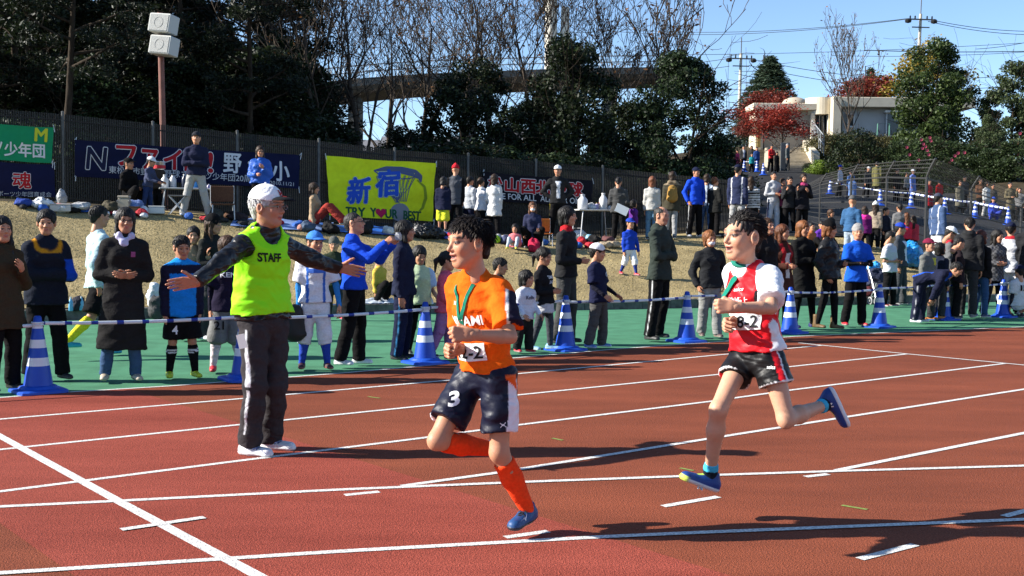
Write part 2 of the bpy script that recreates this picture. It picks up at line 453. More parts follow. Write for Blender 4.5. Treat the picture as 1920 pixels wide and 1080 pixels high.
# ------------------------------------------------------------------ dark picket fence along the wood
M_dark = mat('fence_dark_steel', (.010, .0095, .009), .5, .4)
M_post = mat('fence_post_galvanised', (.07, .07, .066), .45, .5, noise=.3, nscale=8)
fence = empty('picket_fence', (0, 0, 0), 0, 'long dark steel picket fence running along the top of the bank', 'fence')
fpx = [-60, 118, 287, 445, 598, 740, 878, 1005, 1130, 1255, 1372]
ftop = [200, 214, 232, 249, 264, 281, 291, 302, 314, 327, 338]
fpts = []
for px, tp in zip(fpx, ftop):
    v = ray(px, tp); d = 29.7 / (1 - .52 * v[0])
    fpts.append((v[0] * d, d, EYE + v[2] * d))
for i, (x, y, zt) in enumerate(fpts):
    zb = float(terrain(x, y)) - .1
    MB().tube([(x, y - .02, zb), (x, y - .02, zt + .04)], .03, 8).lathe([(.034, 0), (.034, .02), (.0, .04)], 8, origin=(x, y - .02, zt + .03)).build('post', M_post, fence)
    if i + 1 < len(fpts):
        x1, y1, zt1 = fpts[i + 1]
        m = MB(); n = 40
        ang = math.atan2(y1 - y, x1 - x)
        for k in range(1, n):
            t = k / n; X, Y, Zt = x + (x1 - x) * t, y + (y1 - y) * t, zt + (zt1 - zt) * t
            zb = float(terrain(X, Y)) + .06
            m.box((X, Y, (zb + Zt) / 2), (.026, .014, Zt - zb), ang)
        pk = m.build('picket_panel', mat('fence_picket', (.007, .0065, .0055), .55, .35), fence); tag(pk, kind='stuff')
        r = MB()
        for f in (.04, .5, .93):
            za = float(terrain(x, y)) + .06; zb1 = float(terrain(x1, y1)) + .06
            r.tube([(x, y + .022, za + (zt - za) * f), (x1, y1 + .022, zb1 + (zt1 - zb1) * f)], .016, 4)
        r.build('rail', M_dark, fence)

# ------------------------------------------------------------------ wire mesh fence with bent posts on the right
M_wire = mat('wire_steel', (.06, .06, .06), .45, .5, metal=.3)
wf = empty('wire_fence', (0, 0, 0), 0, 'dark wire mesh fence with posts bent over at the top', 'fence')
wposts = [(1500, 348, 37.0), (1539, 326, 34.5), (1597, 309, 32.5), (1664, 303, 30.6), (1739, 298, 28.7), (1822, 331, 31.2), (1916, 366, 34.0), (2010, 396, 36.5)]
WP = []
for px, py, d in wposts:
    p = at(px, py, d); WP.append((p[0], p[1], float(terrain(p[0], p[1])), p[2]))
bend = np.array([.10, -.16])                       # the tips lean towards the track
def wtop(i, f):                                    # point on post i at height fraction f
    x, y, zb, zt = WP[i]
    k = max(0, (f - .84) / .16)
    return np.array([x + bend[0] * k * 1.2, y + bend[1] * k * 1.5, zb + (zt - zb) * f])
for i in range(1, len(WP)):
    MB().tube([wtop(i, 0) - [0, 0, .2], wtop(i, .5), wtop(i, .82), wtop(i, .9), wtop(i, 1.0)], .034, 8).build('post', mat('wire_post', (.03, .03, .03), .45, .5), wf)
for i in range(len(WP) - 1):
    hw = MB(); vw = MB()
    L = float(np.linalg.norm(np.array(WP[i + 1][:2]) - np.array(WP[i][:2])))
    fr = [.02, .12, .22, .31, .40, .49, .58, .66, .74, .81, .86, .91, .95, .99]
    for f in fr: hw.tube([wtop(i, f), wtop(i + 1, f)], .0085, 3, cap=False)
    hw.build('strand', M_wire, wf)
    n = int(L / .10)
    for k in range(1, n):
        t = k / n
        pts = [wtop(i, f) * (1 - t) + wtop(i + 1, f) * t for f in (.02, .84, .99)]
        vw.tube(pts, .0032, 3, cap=False)
    tag(vw.build('mesh_wire', M_wire, wf), kind='stuff')
    for f in (.05, .5, .80):
        MB().tube([wtop(i, f) + [0, .03, 0], wtop(i + 1, f) + [0, .03, 0]], .013, 5).build('rail', mat('wire_post'), wf)

# ------------------------------------------------------------------ pale building on the hill with its steps
M_wall = mat('white_render', (.66, .58, .44), .9, .15, noise=.07, nscale=1.2, bump=.2, bscale=20)
M_wall2 = mat('shaded_beige_render', (.44, .37, .28), .9, .15, noise=.10, nscale=.8, bump=.25, bscale=16)  # half-shadow of the front wall is put into this darker beige; dome shares it
M_glass = mat('dark_glass', (.02, .025, .03), .12, .6)
M_frame = mat('white_frame', (.72, .72, .70), .5, .3)
bd = empty('hill_building', ground(1500, 87), 0, 'pale flat-roofed building with curved balcony at the top of the steps', 'building')
bo = np.array(bd.location)
def B(px, py, d): return at(px, py, d) - bo
def slab(name, x0, x1, y0, y1, d0, d1, m, parent=bd, bevel=.03):
    """a block whose front face spans those pixels at distance d0 and which goes back to d1"""
    a, b = B(x0, y1, d0), B(x1, y0, d0)
    return MB().box(((a[0] + b[0]) / 2, (d0 + d1) / 2 - bo[1], (a[2] + b[2]) / 2), (b[0] - a[0], d1 - d0, b[2] - a[2]), bevel=bevel).build(name, m, parent)
slab('wall', 1432, 1532, 204, 292, 86, 88.2, M_wall2)
slab('corner_pier', 1416, 1432, 199, 292, 85.6, 88.0, M_wall)
slab('parapet', 1413, 1536, 194, 205, 85.4, 88.4, M_wall)
dr = slab('door', 1420, 1427, 228, 276, 85.5, 85.58, mat('ochre_door', (.35, .24, .07), .5), bevel=.01)
slab('side_wall', 1561, 1578, 180, 268, 84.5, 95, M_wall)
slab('wall', 1578, 1800, 200, 300, 86.2, 95, mat('grey_render', (.52, .51, .49), .9, .15, noise=.08, nscale=1))
slab('roof_fascia', 1576, 1830, 184, 200, 85.3, 96, M_wall)
m = MB(); c = B(1540, 215, 86.2); n = 18; r = 1.15; zt = B(1540, 181, 85)[2]; zb = B(1540, 213, 85)[2]
V = [(c[0] + r * math.cos(math.pi + math.pi * k / n), c[1] + .3 + r * 1.1 * math.sin(math.pi + math.pi * k / n)) for k in range(n + 1)]
m.add([(x, y, zb) for x, y in V] + [(x, y, zt) for x, y in V], [[k, k + 1, n + 2 + k, n + 1 + k] for k in range(n)] + [list(range(n + 1, 2 * n + 2)), list(range(n, -1, -1)), [n, 0, n + 1, 2 * n + 1]])
m.build('curved_balcony', M_wall, bd)
slab('column', 1520, 1528, 212, 266, 85.5, 85.9, M_wall)
slab('column', 1552, 1562, 212, 268, 85.3, 85.8, M_wall)
slab('doorway', 1529, 1552, 215, 266, 86.0, 86.1, M_glass, bevel=.005)
for x in (1529, 1536, 1544, 1551): slab('door_frame', x - .8, x + .8, 214, 267, 85.92, 85.99, M_frame, bevel=.005)
for wx0, wx1, wy0, wy1 in ((1664, 1700, 213, 254), (1592, 1600, 215, 236)):
    w = slab('window', wx0, wx1, wy0, wy1, 86.1, 86.19, M_glass, bevel=.005)
    for a in ((wx0 - 3, wx0, wy0 - 3, wy1 + 3), (wx1, wx1 + 3, wy0 - 3, wy1 + 3), (wx0, wx1, wy0 - 3, wy0), (wx0, wx1, wy1, wy1 + 3)):
        p = slab('frame', *a, 85.95, 86.15, M_frame, bevel=.01); p.parent = w
slab('window_hood', 1660, 1704, 207, 211, 85.7, 86.2, M_frame)
m = MB(); c = B(1490, 198, 88); m.lathe([(1.0, 0), (1.0, .15), (.8, .42), (.45, .58), (0, .64)], 16, origin=(c[0], c[1], c[2])); m.build('roof_dome', M_wall2, bd, smooth=True)
# steps
st = empty('hill_steps', ground(1482, 76), 0, 'wide stone steps climbing to the pale building', 'steps')
so = np.array(st.location); p0, p1 = at(1482, 313, 76), at(1482, 277, 85)
ns = 14
for k in range(ns):
    z0 = p0[2] + (p1[2] - p0[2]) * (k + 1) / ns; y0 = 76 + 9 * k / ns
    xl, xr = at(1440, 300, y0)[0], at(1528, 300, y0)[0]
    MB().box(((xl + xr) / 2 - so[0], y0 + .6 - so[1], z0 - .35 - so[2]), (xr - xl, 1.2, .7), bevel=.02).build('step', mat('step_stone', (.36, .31, .23), .9, noise=.15, nscale=3), st)
a, b = at(1531, 306, 75.6), at(1510, 272, 85)
V = [(a[0] - .2, a[1], a[2] - .6), (a[0] + .2, a[1], a[2] - .6), (b[0] + .2, b[1], b[2] - .9), (b[0] - .2, b[1], b[2] - .9)]
V += [(x, y, z + 1.25) for x, y, z in V]
MB().add([np.array(v) - so for v in V], [[3, 2, 1, 0], [4, 5, 6, 7], [0, 1, 5, 4], [1, 2, 6, 5], [2, 3, 7, 6], [3, 0, 4, 7]]).build('side_wall', M_wall, st)
m = MB()
for k in range(9):
    q = a + (b - a) * k / 8 + [.45, 0, .5]; m.tube([q - so, q - so + [0, 0, 1.3]], .025, 5)
for h in (1.3, .7): m.tube([a - so + [.45, 0, .5 + h], b - so + [.45, 0, .5 + h]], .03, 5)
m.build('railing', mat('grey_rail', (.32, .34, .36), .5), st)
# green steel frame in front of the wing
g = MB(); a = at(1643, 297, 80); b = at(1646, 232, 80); c = at(1668, 232, 80)
go = np.array([a[0], a[1], a[2] - .3]); g.tube([(0, 0, 0), b - go, c - go, (c[0] - go[0], 0, 0)], .045, 6)
o = g.build('pipe_frame', mat('green_pipe', (.10, .26, .18), .5), loc=go); tag(o, 'thin green pipe frame standing before the hedge of the pale building', 'frame')

# ------------------------------------------------------------------ raised road bridge behind the wood, two concrete columns
M_conc = mat('bridge_concrete', (.13, .125, .11), .9, .2, noise=.25, nscale=.5, bump=.3, bscale=4)
br = empty('road_bridge', (0, 0, 0), 0, 'grey concrete road bridge with handrail seen through the bare trees', 'bridge')
dd = 92.0
bx = [at(590, 156, dd - 7), at(640, 150, dd - 6), at(720, 143, dd - 4), at(820, 137, dd - 2), at(1010, 130, dd + 2), at(1130, 127, dd + 5), at(1290, 125, dd + 8)]
deck = MB()
V = []
for p in bx: V += [(p[0], p[1], p[2]), (p[0], p[1] + 7, p[2]), (p[0], p[1] + 7, p[2] - .95), (p[0], p[1] + .7, p[2] - .95), (p[0], p[1], p[2] - .55)]
F = []
for i in range(len(bx) - 1):
    for k in range(5): F.append([i * 5 + k, i * 5 + (k + 1) % 5, i * 5 + 5 + (k + 1) % 5, i * 5 + 5 + k][::-1])
F += [[0, 1, 2, 3, 4], [(len(bx) - 1) * 5 + k for k in (4, 3, 2, 1, 0)]]
deck.add(V, F).build('deck', M_conc, br)
rl = MB()
for h in (.5, 1.0): rl.tube([p + [0, .2, h] for p in bx], .05, 5)
rl.build('handrail', mat('pale_rail', (.42, .44, .45), .5), br)
tot = [bx[0] + (bx[-1] - bx[0]) * k / 40 for k in range(41)]
rp_ = MB()
for k in range(41):
    t = k / 40 * (len(bx) - 1); i = min(int(t), len(bx) - 2); p = bx[i] + (bx[i + 1] - bx[i]) * (t - i)
    rp_.tube([p + [0, .2, 0], p + [0, .2, 1.0]], .03, 4)
tag(rp_.build('rail_post', mat('pale_rail'), br), kind='stuff')
for px in (655, 880, 1150):
    i = np.argmin([abs(p[0] - at(px, 150, dd)[0]) for p in bx]); p = bx[i]
    MB().box((at(px, 150, p[1])[0], p[1] + 3.5, (p[2] - .9 + 2) / 2), (.9, 2.0, p[2] - 2.9), bevel=.1).build('pier', M_conc, br)
M_col = mat('column_concrete', (.62, .58, .49), .85, .2, noise=.12, nscale=.5)
for (px, tp, w, lab) in ((1029, -60, 11, 'tall pale concrete column rising out of the dark trees'), (1055, 14, 8, 'shorter pale concrete column beside the tall one above the trees')):
    g0 = ground(px, 98); t = at(px, tp, 98)
    m = MB(); rr = w / ppm(98)
    m.lathe([(rr * 1.08, -.5), (rr, t[2] - g0[2] - 3), (rr, t[2] - g0[2] - 1.2), (rr * 1.5, t[2] - g0[2] - .3), (rr * 1.5, t[2] - g0[2])] if w > 9 else [(rr * 1.08, -.5), (rr, t[2] - g0[2] - .3), (rr * .9, t[2] - g0[2])], 18)
    tag(m.build('concrete_column', M_col, loc=g0, smooth=False), lab, 'column')
# white houses glimpsed under the bridge
for (px, d, w, h, lab) in ((660, 120, 7, 4.5, 'low pale house glimpsed under the bridge behind bare trunks'), (800, 125, 9, 4.8, 'long pale house glimpsed below the bridge deck'), (1012, 118, 5, 4.2, 'cream house with red awning glimpsed between dark trees')):
    g0 = ground(px, d); hs = empty('far_house', g0, 0, lab, 'house')
    MB().box((0, 0, h / 2 - .3), (w, 6, h + .6)).build('wall', M_wall, hs)
    MB().add([(-w / 2 - .4, -3.5, h), (w / 2 + .4, -3.5, h), (w / 2 + .4, 3.5, h), (-w / 2 - .4, 3.5, h), (-w / 2 - .4, 0, h + 1.4), (w / 2 + .4, 0, h + 1.4)], [[0, 1, 5, 4], [2, 3, 4, 5], [1, 2, 5], [3, 0, 4], [3, 2, 1, 0]]).build('roof', mat('roof_grey', (.16, .16, .17), .8), hs)
    for k in range(3): MB().box(((k - 1) * w * .3, -3.02, h * .55), (.9, .06, 1.1)).build('window', M_glass, hs)
    if px == 1012: MB().box((0, -3.5, h * .62), (3.2, 1.0, .5), bevel=.05).build('awning', mat('red_awning', (.5, .02, .02), .7), hs)

# ------------------------------------------------------------------ utility poles and power lines
M_pole = mat('pole_concrete', (.50, .46, .38), .85, .2, noise=.15, nscale=2)
def upole(px, tp, d, lab, tilt=0.0):
    g0 = ground(px, d); t = at(px, tp, d); H = t[2] - g0[2]
    o = empty('utility_pole', g0, 0, lab, 'pole', None)
    o.rotation_euler = (0, tilt, 0)
    MB().tube([(0, 0, -.3), (0, 0, H)], [.21, .14], 10).build('mast', M_pole, o)
    MB().box((0, -.15, H - .55), (2.3, .12, .12)).box((0, -.15, H - 1.3), (1.7, .1, .1)).build('crossarm', M_post, o)
    for s in (-1, -.55, .55, 1): MB().lathe([(.05, 0), (.09, .08), (.05, .14), (.09, .2), (.04, .3)], 8, origin=(s * 1.05, -.15, H - .5)).build('insulator', M_dark, o)
    MB().tube([(0, 0, H), (0, 0, H + 1.6)], .05, 6).build('spike', M_post, o)
    for s in (-1, 1): MB().lathe([(.02, 0), (.28, .08), (.33, .25), (.2, .42), (0, .48)], 10, origin=(s * 1.25, -.2, H - .95)).build('cutout_switch', M_dark, o)
    return o, g0 + [0, 0, H]
pA, tA = upole(1710, 26, 112, 'utility pole standing tall behind the big green tree', .02)
pB, tB = upole(1380, 100, 118, 'utility pole rising beside the conical cedar left of the red maples', .015)
def cable(a, b, sag, lab, th=.03):
    a, b = np.asarray(a, float), np.asarray(b, float)
    pts = [a + (b - a) * k / 24 - np.array([0, 0, sag * 4 * (k / 24) * (1 - k / 24)]) - a for k in range(25)]
    o = MB().tube(pts, th, 4).build('power_line', mat('cable', (.035, .05, .06), .6), loc=a)
    return tag(o, lab or next(_pl), 'cable', 'power lines across the sky')
_pl = iter(['upper power line left of the tall utility pole', 'topmost power line running left from the tall pole', 'power line leaving the tall pole towards the green trees', 'lower power line leaving the tall pole towards the green trees', 'power line left of the pole beside the cedar', 'power line passing over the cedar from the shorter pole', 'lower power line passing behind the cedar top', 'lowest power line left of the shorter pole', 'long power line crossing above both poles\' middle', 'power line behind the round green tree', 'thicker straight cable above the grey-green tree', 'rising power line over the grey-green tree', 'power line glimpsed through the leafless trees'])
cg = None
cable(tA + [-1, 0, -.5], at(1120, 56, 150), 1.0, cg); cable(tA + [-1, 0, -.45], at(1120, 50, 152), 1.0, cg)
cable(tA + [1, 0, -.5], at(2050, 50, 130), .8, cg); cable(tA + [1, 0, -.7], at(2050, 58, 130), .8, cg)
cable(tB + [-1, 0, -.5], at(1080, 108, 140), .8, cg); cable(tB + [1, 0, -.5], at(1990, 128, 120), 1.6, cg); cable(tB + [1, 0, -1.2], at(1990, 150, 120), 1.6, cg)
cable(tB + [-1, 0, -1.3], at(1060, 122, 140), .8, cg); cable(at(1240, 103, 150), at(1990, 76, 150), .4, cg)
cable(at(1560, 104, 150), at(2000, 92, 140), .4, cg); cable(at(1620, 94, 128), at(2000, 94, 128), .2, cg, .045); cable(at(1830, 92, 126), at(1990, 62, 126), .3, cg)
cable(at(560, 45, 140), at(1130, 60, 150), .5, cg)

# ------------------------------------------------------------------ loudspeakers on a brown mast
g0 = hit(310, 300) * 0 + np.array(list(at(309, 300, 26.4)[:2]) + [0]); g0[2] = float(terrain(g0[0], g0[1]))
sp = empty('speaker_mast', g0, 0, 'brown steel mast carrying two white box loudspeakers behind the navy banner', 'loudspeaker mast')
tz = at(300, 24, 26.4)
off = tz - g0
MB().tube([(0, 0, -.3), off], [.075, .065], 12).build('mast', mat('mast_brown', (.21, .085, .06), .6, .3, noise=.2, nscale=6), sp)
def spk(px0, px1, py0, py1):
    a, b = at(px0, py1, 26.25) - g0, at(px1, py0, 26.25) - g0
    w, h = b[0] - a[0], b[2] - a[2]; c = (a + b) / 2
    M = Matrix.Rotation(rad(7), 3, 'Y') @ Matrix.Rotation(rad(-22), 3, 'Z') @ Matrix.Rotation(rad(-4), 3, 'X')
    bx_ = MB().box(c, (w, .34, h), M=M, bevel=.02).build('speaker_box', mat('speaker_white', (.50, .50, .46), .5, .3), sp)
    fr = Vector(c) + M @ Vector((0, -.175, 0))
    MB().box(fr, (w * .9, .012, h * .86), M=M).build('grille', mat('speaker_grille', (.34, .345, .33), .75, noise=.15, nscale=90, bump=.6, bscale=160), bx_)
    ring = MB(); 
    pts = [Vector(c) + M @ Vector((.28 * h * math.cos(t), -.184, .28 * h * math.sin(t))) for t in np.linspace(0, 2 * math.pi, 25)]
    ring.tube([np.array(p) for p in pts], .004, 5).build('cone_ring', mat('ring_grey', (.30, .30, .29), .7), bx_)
    MB().box(c + [0, .24, 0], (.06, .3, .06)).build('bracket', M_post, bx_)
spk(284, 330, 28, 63); spk(285, 331, 69, 104)
# ================================================================== TREES AND SHRUBS
M_bark = mat('bark_brown', (.042, .032, .023), .95, .1, noise=.4, nscale=4, bump=.9, bscale=12, stretch=(1, 1, .25), bdist=.03)
M_twig = mat('bark_grey', (.068, .054, .042), .95, .1, noise=.3, nscale=3)
def leaf_mat(name, rough=.55, trans=.25):
    m = bpy.data.materials.new(name); m.use_nodes = True
    N, Lk = m.node_tree.nodes, m.node_tree.links
    p = N['Principled BSDF']; p.inputs['Roughness'].default_value = rough; p.inputs['Specular IOR Level'].default_value = .3
    a = N.new('ShaderNodeAttribute'); a.attribute_name = 'Col'
    Lk.new(a.outputs['Color'], p.inputs['Base Color'])
    t = N.new('ShaderNodeBsdfTranslucent'); Lk.new(a.outputs['Color'], t.inputs[0])
    mx = N.new('ShaderNodeMixShader'); mx.inputs[0].default_value = trans
    Lk.new(p.outputs[0], mx.inputs[1]); Lk.new(t.outputs[0], mx.inputs[2]); Lk.new(mx.outputs[0], N['Material Output'].inputs['Surface'])
    return m
M_leaf = leaf_mat('foliage')
def branches(r, h, spread=.5, levels=4, trunk_r=.2, first=.35, nb=(5, 4, 4, 4), up=.35, wig=.12, crooked=.05, ratio=.62, lean=0.0):
    """returns list of polylines (pts, radii, level) and the tips"""
    out, tips = [], []
    def grow(p, d, L, rad_, lev):
        n = 6 if lev == 0 else (4 if lev < 3 else 3)
        pts, rr = [p.copy()], [rad_]
        for i in range(n):
            d = d + r.normal(0, crooked if lev == 0 else wig, 3); d[2] += up * .06 * lev
            d /= np.linalg.norm(d); p = p + d * L / n
            pts.append(p.copy()); rr.append(rad_ * (1 - .75 * (i + 1) / n))
        out.append((pts, rr, lev))
        if lev >= levels: tips.append((p, d)); return
        k = nb[min(lev, len(nb) - 1)]
        for j in range(k):
            f = first + (1 - first) * (j + r.uniform(.1, .9)) / k if lev == 0 else .3 + .7 * (j + r.uniform(0, 1)) / k
            i = min(int(f * n), n - 1); q = pts[i] + (pts[i + 1] - pts[i]) * (f * n - i)
            a = r.uniform(0, 2 * math.pi)
            e1 = np.cross(d, [0, 0, 1.]) if abs(d[2]) < .95 else np.array([1., 0, 0]); e1 /= np.linalg.norm(e1); e2 = np.cross(d, e1)
            nd = d * (1 - spread) + (e1 * math.cos(a) + e2 * math.sin(a)) * spread * 1.25 + np.array([0, 0, up * .4])
            nd /= np.linalg.norm(nd)
            grow(q, nd, L * ratio * r.uniform(.7, 1.15) * (1.15 - .45 * f if lev == 0 else 1), rad_ * (1 - .75 * f) * .62 + .002, lev + 1)
        tips.append((p, d))
    grow(np.zeros(3), np.array([lean, 0, 1.]), h, trunk_r, 0)
    return out, tips
def branch_mesh(name, br, minr=.006, m=None):
    mb = MB()
    for pts, rr, lev in br:
        mb.tube(pts, [max(x, minr) for x in rr], (9, 6, 4, 3, 3, 3)[min(lev, 5)], cap=False)
    me = fast_mesh(name, mb.V, mb.F, smooth=True); me.materials.append(m or M_bark)
    return me
def leaves(name, C, size, c0, c1, r, flat_=0.0, aspect=.55):
    """leaf-shaped faces (diamonds) around the centres C, with colours between c0 and c1"""
    n = len(C)
    u = r.normal(0, 1, (n, 3)); u[:, 2] *= (1 - flat_); u /= np.linalg.norm(u, axis=1)[:, None]
    w = r.normal(0, 1, (n, 3)); w[:, 2] *= (1 - flat_); w -= u * (w * u).sum(1)[:, None]; w /= np.linalg.norm(w, axis=1)[:, None]
    s = (size * r.uniform(.6, 1.4, n))[:, None]
    V = np.stack([C - u * s, C - w * s * aspect, C + u * s, C + w * s * aspect], 1)
    k = r.uniform(0, 1, n)[:, None] ** 1.5
    c = np.array(c0) * (1 - k) + np.array(c1) * k
    me = fast_mesh(name, V.reshape(-1, 3), np.arange(n * 4).reshape(n, 4), np.repeat(c, 4, 0)); me.materials.append(M_leaf)
    return me
def clump_points(r, centres, radii, n, flat_=.75):
    """points gathered in small sprays near the surface of a set of balls"""
    w = np.array(radii) ** 2; k = r.choice(len(centres), n, p=w / w.sum())
    d = r.normal(0, 1, (n, 3)); d /= np.linalg.norm(d, axis=1)[:, None]
    rr = np.array(radii)[k] * r.uniform(.0, 1, n) ** .38
    P = np.array(centres)[k] + d * rr[:, None] * np.array([1, 1, flat_])
    return P
def evergreen(seed, h, w, c0, c1, n=11000, leaf=.12, base=.12, top=.5):
    r = np.random.default_rng(seed)
    br, tips = branches(r, h * .86, .5, 2, .035 * h * .5, .12, (9, 5), .3)
    cs, rs = [], []
    for k in range(78):
        f = r.uniform(base, 1); prof = (1 - ((f - .42) / .62) ** 2) ** .6 if abs(f - .42) < .62 else .1
        a = r.uniform(0, 2 * math.pi); q = w * .5 * max(prof, .15) * r.uniform(.45, 1.0)
        cs.append((q * math.cos(a), q * math.sin(a), f * h)); rs.append(w * r.uniform(.09, .19) * (1.15 - .4 * f))
    P = clump_points(r, cs, rs, n)
    return branch_mesh('trunk', br, .01), leaves('crown', P, leaf, c0, c1, r, .2)
def cedar(seed, h, w, c0, c1, n=9000, leaf=.16):
    r = np.random.default_rng(seed)
    br, _ = branches(r, h, .85, 1, .02 * h, .08, (26,), .05, ratio=.3)
    f = r.uniform(.05, 1, n) ** .8; a = r.integers(0, 13, n) * 2.4 + r.normal(0, .3, n) + np.floor(f * 16)
    lay = np.floor(f * 15) / 15 + r.normal(0, .012, n)
    q = w * .5 * (1 - f) ** .75 * r.uniform(.15, 1, n) ** .6
    P = np.stack([q * np.cos(a), q * np.sin(a), lay * h + q * -.22 + r.normal(0, .12, n)], 1)
    return branch_mesh('trunk', br, .01), leaves('crown', P, leaf, c0, c1, r, .5, .3)
def pine(seed, h, w, c0, c1, n=9000, leaf=.15, bare=.35):
    r = np.random.default_rng(seed)
    br, tips = branches(r, h, .8, 2, .016 * h, bare, (20, 5), .1, ratio=.26)
    cs = [t[0] for t in tips]; rs = [w * r.uniform(.05, .13) for _ in cs]
    P = clump_points(r, cs, rs, n, .45)
    return branch_mesh('trunk', br, .01), leaves('crown', P, leaf, c0, c1, r, .3, .3)
def maple(seed, h, w, c0, c1, n=7000, leaf=.10):
    r = np.random.default_rng(seed)
    br, tips = branches(r, h * .6, .62, 3, .05 * h * .5, .3, (6, 4, 3), .45, ratio=.75)
    pts = np.array([t[0] for t in tips]); pts = pts[pts[:, 2] > h * .50]; pts[:, 2] = h * .66 + (pts[:, 2] - h * .62) * .9
    P = pts[r.integers(0, len(pts), n)] + r.normal(0, 1, (n, 3)) * [w * .075, w * .075, h * .035]
    return branch_mesh('trunk', br, .008), leaves('crown', P, leaf, c0, c1, r, .6, .6)
def bare(seed, h, trunk_r, spread=.42, levels=4, nb=(9, 5, 4, 3), first=.22, up=.5, minr=.011, lean=0.0):
    r = np.random.default_rng(seed)
    br, tips = branches(r, h * .8, spread, levels, trunk_r, first, nb, up, .14, .06, .58, lean)
    tr = [b for b in br if b[2] <= 1]; tw = [b for b in br if b[2] > 1]
    P = np.array([t[0] for t in tips]); P = P[r.integers(0, len(P), 260)] + r.normal(0, .08, (260, 3))
    return branch_mesh('trunk', tr, .02, M_twig), branch_mesh('twigs', tw, minr, M_twig), leaves('dead_leaf', P, .07, (.20, .09, .03), (.12, .06, .02), r)
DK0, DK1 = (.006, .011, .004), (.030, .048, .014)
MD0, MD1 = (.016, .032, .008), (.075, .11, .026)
LIB = {
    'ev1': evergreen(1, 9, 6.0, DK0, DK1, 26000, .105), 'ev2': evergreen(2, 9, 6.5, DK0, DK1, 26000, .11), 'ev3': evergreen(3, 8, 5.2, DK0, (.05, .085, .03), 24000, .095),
    'gr1': evergreen(4, 9, 6.4, MD0, MD1, 24000, .12), 'gr2': evergreen(5, 9, 5.6, (.025, .04, .016), (.10, .13, .05), 22000, .12),
    'pi1': pine(6, 18, 9, (.005, .009, .004), (.022, .033, .011), 15000, .16), 'pi2': pine(7, 17, 10, (.005, .009, .004), (.025, .034, .011), 15000, .17, .28), 'pi3': pine(8, 19, 8, (.005, .009, .004), (.022, .033, .012), 14000, .16, .42),
    'ced': cedar(9, 11, 7.5, (.035, .06, .036), (.11, .15, .09), 20000, .17),
    'red1': maple(10, 6, 6, (.17, .018, .014), (.42, .060, .032), 9000, .085), 'red2': maple(11, 7, 8, (.10, .022, .015), (.28, .05, .03), 8000, .14),
    'yel': maple(12, 9, 7, (.16, .13, .02), (.36, .25, .04), 5500, .15),
    'bush': evergreen(13, 2.6, 3.2, DK0, (.035, .055, .018), 7000, .06, 0.02), 'hedge': evergreen(14, 2.2, 3.4, (.06, .06, .02), (.14, .12, .04), 7000, .06, .02),
    'shrub': evergreen(15, 3.2, 3.6, (.014, .026, .008), (.06, .09, .03), 8000, .075, 0.02), 'grassy': evergreen(16, 1.2, 2.6, (.09, .15, .015), (.24, .32, .05), 5000, .06, 0.0),
    'ba1': bare(21, 13, .17), 'ba2': bare(22, 12, .15, .36, up=.7), 'ba3': bare(23, 11, .13, .5, lean=.12), 'ba4': bare(24, 9, .10, .34, up=.8), 'ba5': bare(25, 8, .07, .28, nb=(14, 4, 3, 2), up=.7, first=.15),
}
HT = {k: float(max(v.co.z for v in LIB[k][0].vertices)) for k in LIB}
for k in LIB:
    if k.startswith(('ev', 'gr', 'pi', 'ced', 'red', 'yel', 'bush', 'hedge', 'shrub', 'grassy')):
        n_ = len(LIB[k][1].vertices); a_ = np.empty(n_ * 3, np.float32); LIB[k][1].vertices.foreach_get('co', a_); HT[k] = float(np.quantile(a_[2::3], .995))
def tree(kind, px, top, d, label, name='tree', group=None, wide=1.0, rz=None, base=None, cat=None):
    g = ground(px, d); t = at(px, top, d)
    H = max(t[2] - g[2], .4) if base is None else base
    s = H / HT[kind]
    o = empty(name, g - [0, 0, .1], rz if rz is not None else R.uniform(0, 6.28), label, cat or ('tree' if name.endswith('tree') else 'shrub'), group)
    o.scale = (s * wide, s * wide, s)
    for nm, me in zip(('trunk', 'crown') if len(LIB[kind]) == 2 else ('trunk', 'twigs', 'dead_leaves'), LIB[kind]):
        c = bpy.data.objects.new(nm, me); link(c, o)
        if nm == 'dead_leaves': c['kind'] = 'stuff'
    return o
# tall dark conifers of the wood on the left
gw = 'tall dark conifers in the wood'
lw = 'tall dark conifer standing in the wood behind the picket fence'
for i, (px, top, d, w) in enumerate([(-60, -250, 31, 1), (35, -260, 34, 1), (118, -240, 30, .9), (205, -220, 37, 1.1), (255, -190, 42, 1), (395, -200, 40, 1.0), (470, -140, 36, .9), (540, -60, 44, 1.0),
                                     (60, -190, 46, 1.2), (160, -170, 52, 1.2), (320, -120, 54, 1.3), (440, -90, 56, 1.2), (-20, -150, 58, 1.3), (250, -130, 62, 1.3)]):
    tree('pi%d' % (i % 3 + 1), px, top, d, lw, 'conifer_tree', gw, w)
